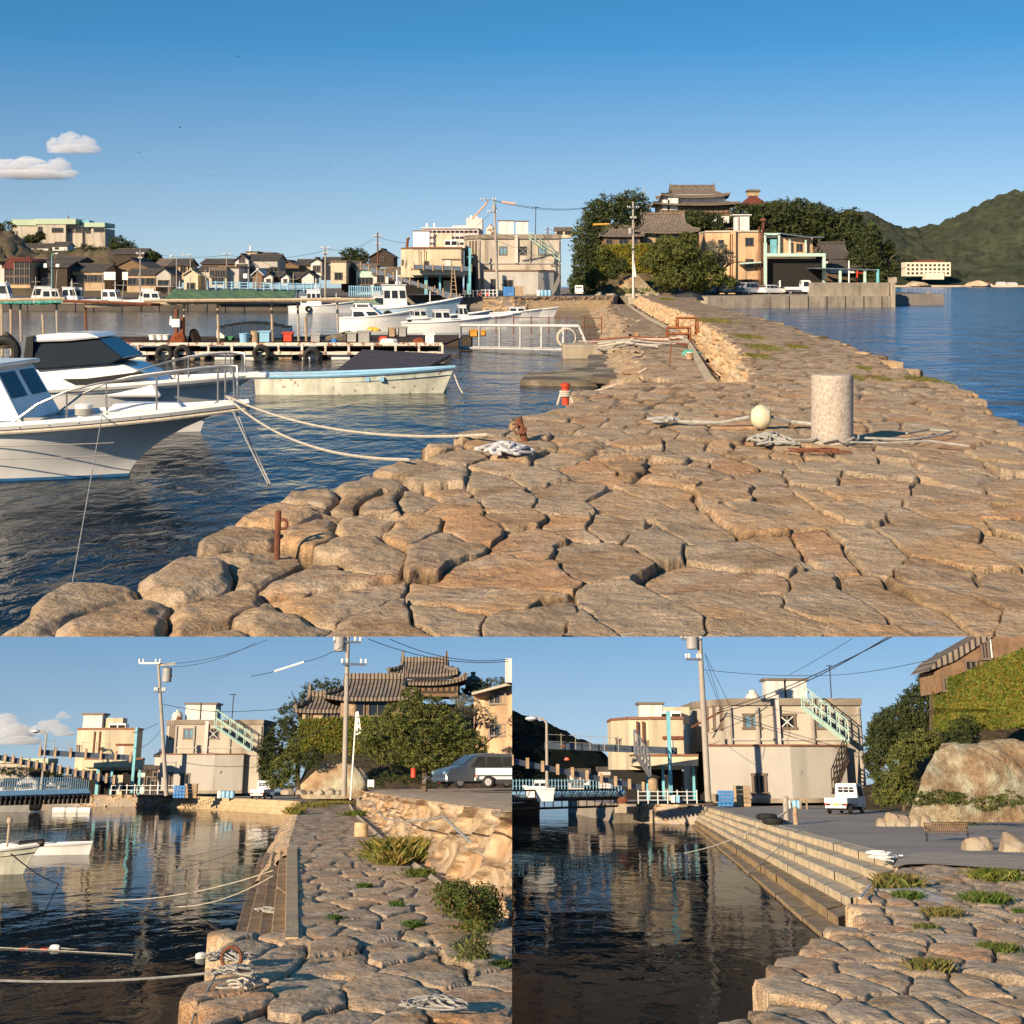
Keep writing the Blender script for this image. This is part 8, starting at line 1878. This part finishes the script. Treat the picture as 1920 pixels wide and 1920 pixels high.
mb = MB(); mb.prism([tuple(G(1150, 1509, ZG)[:2]), tuple(G(1200, 1508, ZG)[:2]), tuple(G(1200, 1507, ZG)[:2]), tuple(G(1150, 1506, ZG)[:2])], ZW - .3, ZG - .1); mb.box(G(1160, 1509, ZG).x, G(1160, 1510, ZG).y, ZG - .3, .5, .5, .7); obj('concrete_end', mb, M('concrete'), pl)
fish_plant('large beige building with roof tanks behind the road', 1476, 1503, 66, 61, 68, 82, (1.54, .7, 1.51), al=-94, am=-2, ar=66, wx=(-36, 5, 48), ww=21)
for i, (x0, x1) in enumerate(((1435, 1468), (1474, 1510))): roofbox(['tall white box tank above the road-side building, left', 'tall white box tank above the road-side building, right'][i], x0, x1, 1281, 1328, 68, 1.0, 'whitewash')
k = PX(67); mb = MB(); mb.lathe([(12 * k, 0), (14.5 * k, 3 * k), (14 * k, 16 * k), (9 * k, 25 * k), (6 * k, 26 * k), (6 * k, 30 * k), (.1, 31 * k)], 16); solo('cooling_tank', 'rust-streaked round tank on the road-side building roof', 'tank', mb, mat('rusty_white', (.70, .62, .52), .6, .15, 1, rust=.6), P(1412, 1327, 67), smooth=True)
stair('mint outdoor staircase with railings on the road-side building', P(1508, 1326, 64), P(1592, 1392, 64), .5, M('mint'))
stair('dark wooden steps beside the annex leading up', P(1566, 1488, 63), P(1590, 1426, 64), .5, M('darkwood'), 10)
mb = MB(); mb.tube([(0, 0, 0), (.02, 0, 74 * k)], .025, 5); mb.tube([(-.12, 0, 73 * k), (.12, 0, 73 * k)], .02, 4); solo('antenna', 'thin antenna mast on the road-side building', 'antenna', mb, M('wire'), P(1560, 1327, 67))
ice_plant('cream two-storey building on blue pillars by the railings', 1222, 1500, 67, (1.03, .55, 1.58))
roofbox('white box unit on the cream building by the railings', 1199, 1240, 1325, 1360, 69, 1.0, 'whitewash'); roofbox('ribbed cream unit behind the twin fans', 1243, 1290, 1329, 1358, 69, 1.0, 'cream', cap=False); roofbox('twin fan unit with dark grilles by the blue post', 1238, 1275, 1336, 1358, 68, .8, fans=2, cap=False)
mb = MB(); k = PX(62); mb.box(0, 0, 0, 6.5 * k, .15, 144 * k); solo('crane_post', 'pale blue steel post in front of the cream building corner', 'steel post', mb, M('aqua'), P(1258, 1493, 62))
stair('steel stair with railing beside the blue post', P(1191, 1412, 60), P(1220, 1455, 60), .4, M('steel'), 10)
mb = MB(); mb.lathe([(.12, 0), (.2, .1), (.2, .42), (.1, .5)], 12); solo('gas_tank', 'small tan tank standing behind the railings', 'tank', mb, M('plank'), P(1225, 1484, 60), smooth=True)
beam('blue-grey gantry beam running left from the cream building', P(1022, 1404, 60), P(1270, 1414, 63), .26, M('greysteel'))
fence('thin railing standing on the blue-grey gantry', P(1025, 1402, 60), P(1160, 1408, 61), .52, 5, M('greypole'), rails=2, r=.012)
beam('long sloping conveyor ramp with pale brackets at the left', P(960, 1432, 56), P(1206, 1482, 60), .2, M('greysteel'), truss=9)
lamp('tilted street lamp on the gantry end', 1026, 1500, 1346, 59, -1, 'greypole')
for i, (x, y) in enumerate(((1055, 1400), (1063, 1424))): heap(['small rusty hoist motor on the gantry rail', 'small red hoist block hanging under the gantry'][i], x, y, 6, 4, M('redplastic') if i else M('rust'), 'hoist', 'hoist_motor', 300 + i, d=59, z=None)
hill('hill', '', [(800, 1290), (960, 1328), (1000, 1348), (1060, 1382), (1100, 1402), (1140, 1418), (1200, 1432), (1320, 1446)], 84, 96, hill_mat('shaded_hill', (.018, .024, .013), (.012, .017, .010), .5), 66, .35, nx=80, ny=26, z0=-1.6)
for i, a in enumerate([('white house with a round tank on the far hillside', 1070, 1104, 1472, 1452, 1450, 'flat', 'whitewash'), ('pinkish flat house on the far shore', 1124, 1150, 1478, 1450, 1448, 'flat', 'pink'), ('small gabled house under the ramp', 1068, 1094, 1482, 1466, 1458, 'side', 'pink'), ('pink house behind the blue pillars', 1166, 1200, 1482, 1456, 1450, 'side', 'pink')]): house(a[0], a[1], a[2], a[3], a[4], a[5], 82, a[6], a[7], dp=1.5, wins=((.3, .4, .3), (.7, .4, .3)), name='town_house', ov=.08, winh=.3)
mb = MB(); mb.tube([P(950, 1490, 62), P(1170, 1487, 64)], .16, 4); solo('ferry_pontoon', 'pale blue pontoon behind the truss walkway', 'pontoon', mb, M('skyplastic'))
fence('pale blue and white railing of the pontoon', P(962, 1484, 61), P(1165, 1483, 63), .42, 34, M('skyplastic'), rails=2, r=.014)
a_, b_ = P(950, 1500, 52), P(1158, 1496, 60); t = thing('truss_walkway', 'dark truss footbridge low over the water', 'walkway', a_); v = b_ - a_; mb = MB(); mb.tube([(0, 0, 0), v], .07, 4); mb.tube([(0, 0, .3), v + Vector((0, 0, .3))], .03, 4); mb.tube([(0, 0, -.3), v + Vector((0, 0, -.3))], .04, 4)
for i in range(14): q = v * (i / 13); q2 = v * ((i + .5) / 13); mb.tube([q, q2 + Vector((0, 0, .3))], .02, 4); mb.tube([q + Vector((0, 0, -.3)), q + Vector((0, 0, .3))], .02, 4)
obj('truss', mb, M('darkwood'), t)
small_boat('small white cabin boat at the pontoon railing', 1010, 1487, 54, 1.1, .4, .16, R(185), cab=(0, .4, .24), over=.2, extras=False, zw=P(1010, 1488, 54).z)
g = G(985, 1530, ZW); small_boat('dark unlit barge hull at the left edge of the water', 968, 1530, g.y, 2.4, 1.2, .55, 0, hm='darkwood', over=.1, zw=ZW, extras=False, deckm='dark', name='barge')
heap('rusty net heap on the landing corner', 1168, 1502, 12, 12, M('rust'), seed=310, d=58, z=None)
fence('white railing along the landing edge', P(1197, 1507, 59.5), P(1307, 1507, 60), .46, 6, M('white'), rails=3, r=.018)
for i, px in enumerate((1262, 1271)):
    b = P(px, 1491, 59.6); mb = MB(); mb.loft([[(-.07, 0, 0), (.07, 0, 0), (.07, .015, 0), (-.07, .015, 0)], [(-.09, -.02, -.26), (.06, -.01, -.28), (.06, .01, -.28), (-.09, 0, -.26)]]); solo('towel', ['white towel hung on the landing railing, left', 'pale blue towel hung on the landing railing, right'][i], 'towel', mb, M('foam' if i == 0 else 'skyplastic'), b)
stack('stack of blue crates against the road-side building', 1361, 1502, 63, 4, 5, .16, .125, 'bluecrate', 'crate_stack', 'crates', z=ZG); stack('stack of brown fish boxes right of the blue crates', 1392, 1503, 62.6, 2, 5, .33, .165, 'plank', 'crate_stack', 'crates', z=ZG)
mb = MB(); mb.box(0, 0, 0, .34, .3, .28); solo('stone_block', 'square grey block at the utility pole foot', 'block', mb, M('concrete'), P(1339, 1503, 61), bevel=.02)
pole('weathered utility pole rising past the top of the picture', P(1328, 1502, 60), P(1309, 1150, 60), .13, .10, ((.85, .4, .1, -.35), (.74, .3, .2, -.3)), trafo=.80)
wires('two heavy black cables rising to the upper right', [(P(1344, 1332, 66), P(1680, 1190, 40), .2), (P(1344, 1336, 66), P(1672, 1190, 40), .3)], .016)
wires('thin wires fanning from the utility pole', [(P(1316, 1255, 60), P(1580, 1265, 60), .12), (P(1580, 1265, 60), P(1800, 1222, 50), .1), (P(1322, 1225, 60), P(1368, 1322, 64), .02), (P(1322, 1228, 60), P(1354, 1328, 64), .02), (P(1325, 1258, 60), P(1352, 1330, 64), .02), (P(1480, 1265, 62), P(1600, 1196, 60), .03), (P(1330, 1375, 60), P(1440, 1325, 64), .1), (P(1330, 1395, 60), P(1350, 1388, 64), .05), (P(1316, 1218, 60), P(1276, 1190, 60), .02)], .010)
mb = MB(); mb.tube([P(1296, 1364, 66), P(1356, 1332, 66)], .045, 5); solo('pipe_bridge', 'slanting rusty pipe between the two building roofs', 'pipe', mb, M('rust'))
g = P(1585, 1509, 53); car('white kei truck with a yellow plate seen from behind on the road', (g.x, 53, ZG), R(148), 'truck', ('white', (.75, .75, .72)), name='kei_truck', cat='kei truck', scale=.56)
hill('headland', '', [(1560, 1500), (1640, 1470), (1700, 1420), (1760, 1330), (1850, 1250), (1990, 1200)], 58, 66, hd, 67, .2, nx=50, ny=24, z0=-1.5)
crown('dark wood behind the creeper-covered slope', [(1720, 1330, 40, 40), (1750, 1280, 26, 34), (1680, 1360, 40, 34), (1650, 1390, 26, 40), (1700, 1390, 34, 34), (1765, 1250, 14, 22), (1635, 1430, 14, 26)], 58, 42000, 2.4, DG, seed=401, base=1500, mname='leaves_dark', trad=.1)
crown('yellow-green shrubs growing over the rock edge', [(1710, 1400, 34, 24), (1690, 1430, 26, 30), (1740, 1390, 28, 22), (1670, 1470, 32, 34), (1655, 1495, 22, 14), (1700, 1470, 20, 24)], 49, 20000, 2.1, MG, 'shrub', 'shrub', 402, base=1508, tr=True, mname='leaves_bright', trad=.05)
crown('dark glossy bush in front of the creeper', [(1800, 1372, 26, 26), (1780, 1392, 20, 18), (1815, 1360, 18, 18)], 47, 6500, 1.6, DG, 'shrub', 'shrub', 403, base=1410, tr=False, mname='leaves_dark')
ivy('green and orange creeper over the slope below the wooden house', [(1750, 1370, 50), (1960, 1360, 46), (1960, 1200, 46), (1750, 1285, 50)], 50, 24000, .06, 7, .3)
b = P(1842, 1506, 46); blob('rock_outcrop', 'big pale and ochre rock face above the bench', 'rock', b, (180 * PX(46), 1.0, 135 * PX(46)), 405, mat('rock_face_c', (.33, .22, .125), .95, .5, 2.2, bump=.22, bscale=4, c2=(.36, .35, .25), speck=.5), n=60, rough=.24, facet=.5)
d = 49.4; k = PX(d); b = P(1750, 1300, d); t = thing('wooden_house', 'weathered plank house on the slope cut by the top right corner', 'house', b)
mb = MB(); mb.slab([((x - 1750) * k, (1300 - y) * k) for x, y in ((1757, 1300), (1757, 1262), (1800, 1240), (1870, 1200), (1990, 1140), (1990, 1220), (1850, 1262))], 0, 2); obj('wall', mb, mat('warm_plank', (.30, .18, .10), .85, .3, 3, wave=(9, 'X', .02), streak=.3), t)
mb = MB(); mb.slab([((x - 1750) * k, (1300 - y) * k) for x, y in ((1742, 1262), (1764, 1240), (1845, 1197), (1990, 1120), (1990, 1136), (1862, 1203), (1790, 1245))], -.12, 2.2); obj('roof', mb, M('tilebrown'), t)
for x, y, w_, h_ in ((1775, 1296, 16, 22), (1822, 1270, 24, 26), (1850, 1240, 16, 30)): o = window(t, (x - 1750) * k, (1300 - y) * k, w_ * k, h_ * k, -.02, 1, 'glassblue' if x == 1775 else 'glass')
mb = MB(); mb.box(112 * k, -.03, 62 * k, .04, .05, 60 * k); obj('downpipe', mb, M('foam'), t)
for i, a in enumerate([('angular tan boulder at the right end of the bench', 1825, 1549, 38, 34, 30), ('large pale boulder at the right edge', 1893, 1551, 38, 42, 29.5), ('boulder cut by the right edge of the road', 1935, 1552, 22, 32, 29)]):
    b = P(a[1], a[2], a[5]); blob('boulder', a[0], 'boulder', (b.x, b.y, ZG), (a[3] * PX(a[5]), .35, a[4] * PX(a[5])), 410 + i, M('boulder'), n=26, rough=.18, flatz=.75)
for i, (px, r_) in enumerate(((1668, 14), (1690, 14), (1712, 13), (1733, 12), (1650, 8))):
    b = P(px, 1522, 42); blob('border_rock', ['pale border rock beside the green shrub', 'second pale rock of the border', 'third pale rock of the border', 'border rock behind the bench', 'small border rock nearest the truck'][i], 'rock', (b.x, b.y, ZG), (r_ * 1.3 * PX(42), .3, r_ * 1.9 * PX(42)), 420 + i, M('boulder'), n=16, group='border rocks')
crown('leggy green hedge of weeds behind the bench', [(1720, 1498, 30, 12), (1760, 1494, 36, 13), (1800, 1498, 26, 11), (1850, 1506, 28, 13), (1895, 1498, 26, 13)], 40, 9000, 1.7, (.10, .12, .035), 'weeds', 'weeds', 430, base=1518, tr=False, mname='leaves_weed')
# bench
d = 33; k = PX(d); g = P(1775, 1540, d); t = thing('park_bench', 'old slatted park bench with iron legs in front of the rocks', 'bench', (g.x, g.y, ZG), R(-8))
z0_ = .34
mb = MB()
for i in range(4): mb.box(0, .02 + .075 * i, z0_, 1.5, .06, .025)
obj('seat', mb, M('wood'), t)
mb = MB()
for i in range(4): mb.box(0, .33 + .03 * i, z0_ + .05 + .075 * i, 1.5, .022, .06)
obj('backrest', mb, M('wood'), t)
for s in (-1, 1):
    mb = MB(); mb.tube([(s * .7, .0, 0), (s * .68, .03, .18), (s * .7, .02, z0_)], .018, 6); mb.tube([(s * .7, .34, 0), (s * .7, .3, z0_), (s * .7, .46, z0_ + .36)], .018, 6); mb.tube([(s * .7, 0, z0_ + .14), (s * .7, .36, z0_ + .17)], .016, 6); obj('leg', mb, M('black'), t, smooth=True)
t.scale = (.62, .62, .56)
# posts, tyre, ropes
b = G(1482, 1545, ZG); k = PX(b.y); mb = MB(); mb.lathe([(.085, -.05), (.08, .25), (.085, 45 * k), (.02, 46 * k)], 12); t_ = solo('wooden_post', 'tall weathered mooring post at the top of the stairs', 'post', mb, M('greypole'), (b.x - .1, b.y, ZG), smooth=True)
mb = MB(); mb.lathe([(.075, -.05), (.075, 20 * k), (.06, 24 * k), (.05, 26 * k), (.06, 28 * k), (.01, 29 * k)], 12); solo('mooring_bollard', 'short rounded stone mooring bollard beside the tall post', 'bollard', mb, M('plank'), (b.x + .12, b.y - .2, ZG), smooth=True)
for i in range(2):
    mb = MB(); mb.torus((0, 0, .07), .22, .085, 'z', 22, 8); solo('old_tyre', ['old tyre lying at the stair edge, lower', 'old tyre lying at the stair edge, leaning on the other'][i], 'tyre', mb, M('tyre'), (b.x - .55 - .12 * i, b.y - .35 + .3 * i, ZG + .02 + .1 * i), smooth=True)
rope('rope from the tall post down across the stairs to the water', (b.x - .1, b.y - .1, ZG + .35), G(1282, 1600, ZW), .15, .014, 'ropegrey', n=16)
rope('thinner rope running over the steps to the water', G(1470, 1580, ZG - .1), G(1395, 1645, ZW + .1), .02, .010, 'ropegrey', n=8)
g = G(1650, 1614, ZG); t = thing('rope_coil', 'loose coil of bright white rope at the head of the stairs', 'rope coil', (g.x, g.y, ZG + .05)); rg = random.Random(8); mb = MB()
for i in range(9): mb.torus((rg.uniform(-.05, .05), rg.uniform(-.2, .2), .012 * i), rg.uniform(.12, .22), .011, 'z', 22, 5)
mb.tube([(.2, 0, .02), (.32, .2, .02), (.42, .1, .03), (.5, .3, .02)], .011, 5); mb.tube([(-.15, -.1, .02), (-.1, -.5, .0), (.0, -.8, -.0), (-.02, -1.0, -.0)], .011, 5); obj('loops', mb, M('foam'), t, smooth=True)
mb = MB(); mb.tube([G(1612, 1684, ZG + .05), G(1636, 1654, ZG + .05)], .012, 6); solo('white_pipe', 'thin white pipe lying beside the lower stairs', 'pipe', mb, M('foam'))
b = G(1765, 1690, ZG); blob('mortar_patch', 'lump of pale grey mortar among the paving stones', 'mortar', (b.x, b.y + 1.2, ZG - .02), (.42, 1.6, .10), 440, mat('grey_mortar', (.42, .38, .34), .95, .3, 4, bump=.03, bscale=16), n=30, rough=.3)
for i, a in enumerate([('dry seeding weeds left of the mortar lump', 1682, 1662, 44, 26, 420, (.18, .15, .06)), ('green cushion beside the dry weeds', 1700, 1680, 30, 12, 240, (.09, .13, .03)), ('broad green tuft near the right edge', 1868, 1646, 56, 20, 420, (.14, .15, .04)), ('green weed patch right of the mortar lump', 1850, 1688, 48, 18, 360, (.10, .13, .035)), ('dry brown weeds in a joint below the mortar', 1765, 1712, 46, 12, 260, (.18, .14, .06)), ('small weed tuft in the middle of the paving', 1735, 1738, 24, 8, 160, (.12, .13, .04)), ('spreading green weed at the right', 1872, 1778, 44, 12, 240, (.12, .13, .04)), ('brownish dry weed in the near paving', 1745, 1815, 44, 20, 260, (.18, .14, .06)), ('small green sprout at the far right edge', 1912, 1710, 14, 8, 120, (.08, .12, .03)), ('weeds along the annex corner', 1500, 1502, 36, 9, 200, (.08, .12, .03)), ('grass fringe behind the boulders', 1790, 1545, 60, 5, 200, (.14, .14, .04))]):
    tuft(a[0], a[1], a[2], ZG + .02, a[3], a[4], a[5], 500 + i, a[6], wd=.003)
for i, (px, py) in enumerate(((1808, 1562), (1866, 1558))):
    g = G(px, py, ZG); mb = MB(); mb.lathe([(.24, 0), (.24, .008), (.01, .01)], 20); solo('manhole_cover', ['dark manhole cover in the road, left', 'dark manhole cover in the road, right'][i], 'manhole cover', mb, M('greysteel'), (g.x, g.y, ZG))
for i, px in enumerate((1478, 1490, 1498)):
    b = P(px, 1502, 60); mb = MB(); mb.lathe([(.09, 0), (.11, .05), (.11, .26), (.08, .3)], 10); solo('plastic_drum', ['pale drum partly behind the tall post', 'blue drum right of the tall post', 'second blue drum right of the tall post'][i], 'drum', mb, M('foam' if i == 0 else 'skyplastic'), (b.x, b.y, ZG), smooth=True)
t = thing('wooden_stool', 'pale wooden stool among the weeds by the annex', 'stool', (P(1506, 1502, 59).x, 59, ZG)); mb = MB(); mb.box(0, 0, .34, .3, .24, .03); obj('seat', mb, M('plank'), t)
for s in (-1, 1):
    mb = MB(); mb.box(s * .12, 0, 0, .03, .2, .34); obj('leg', mb, M('plank'), t)
# =====================================================================  set the three sites in their places
def clip(o, M4, planes, cache={}):
    me = o.data
    n = len(me.vertices)
    if n == 0: return
    c = np.empty(n * 3, dtype=np.float32); me.vertices.foreach_get('co', c); c = c.reshape(-1, 3)
    Wm = np.array(M4); Wc = c @ Wm[:3, :3].T + Wm[:3, 3]
    bad = [pl for pl in planes if (Wc @ np.array(pl)).max() > 1e-4 * (1 + np.abs(Wc).max())]
    if not bad: return
    if any(((Wc @ np.array(pl)).min() > 0) for pl in bad):
        bpy.data.objects.remove(o, do_unlink=True); return
    if me.users > 1: me = me.copy(); o.data = me
    bm = bmesh.new(); bm.from_mesh(me)
    Mi = M4.inverted(); org = Mi @ Vector((0, 0, 0))
    for pl in bad:
        nl = (M4.to_3x3().transposed() @ Vector(pl))
        if nl.length < 1e-12: continue
        bmesh.ops.bisect_plane(bm, geom=bm.verts[:] + bm.edges[:] + bm.faces[:], plane_co=org, plane_no=nl.normalized(), clear_outer=True, dist=1e-6)
    bm.to_mesh(me); bm.free(); me.update()
    if len(me.polygons) == 0: bpy.data.objects.remove(o, do_unlink=True)
s_ = (CUT - HY) / F
EDGE = {'A': [(0, -s_, -1.0)], 'B': [(0, s_, 1.0), (1.0, 0, 0)], 'C': [(0, s_, 1.0), (-1.0, 0, 0)]}
def local_m(o):
    m = Matrix.LocRotScale(o.location, o.rotation_euler, o.scale)
    return m
children = {}
for o in list(sc.objects):
    if o.parent is not None: children.setdefault(o.parent.name, []).append(o.name)
def walk(o, m, planes):
    for n in children.get(o.name, []):
        c = bpy.data.objects.get(n)
        if c is not None: walk(c, m @ local_m(c), planes)
    if o.type == 'MESH': clip(o, m, planes)
def _alive(c):
    try: c.name; return True
    except ReferenceError: return False
for s in ('A', 'B', 'C'):
    SM = site_matrix(s)
    for o in list(TOPS[s]):
        if not _alive(o): continue
        walk(o, SM @ local_m(o), EDGE[s])
    for o in TOPS[s]:
        if not _alive(o): continue
        if o.type == 'EMPTY' and not o.children:
            bpy.data.objects.remove(o, do_unlink=True); continue
        m = SM @ local_m(o); l, r, k = m.decompose()
        o.location = l; o.rotation_euler = r.to_euler(); o.scale = k
print('objects', len(sc.objects), 'verts', sum(len(o.data.vertices) for o in sc.objects if o.type == 'MESH'))
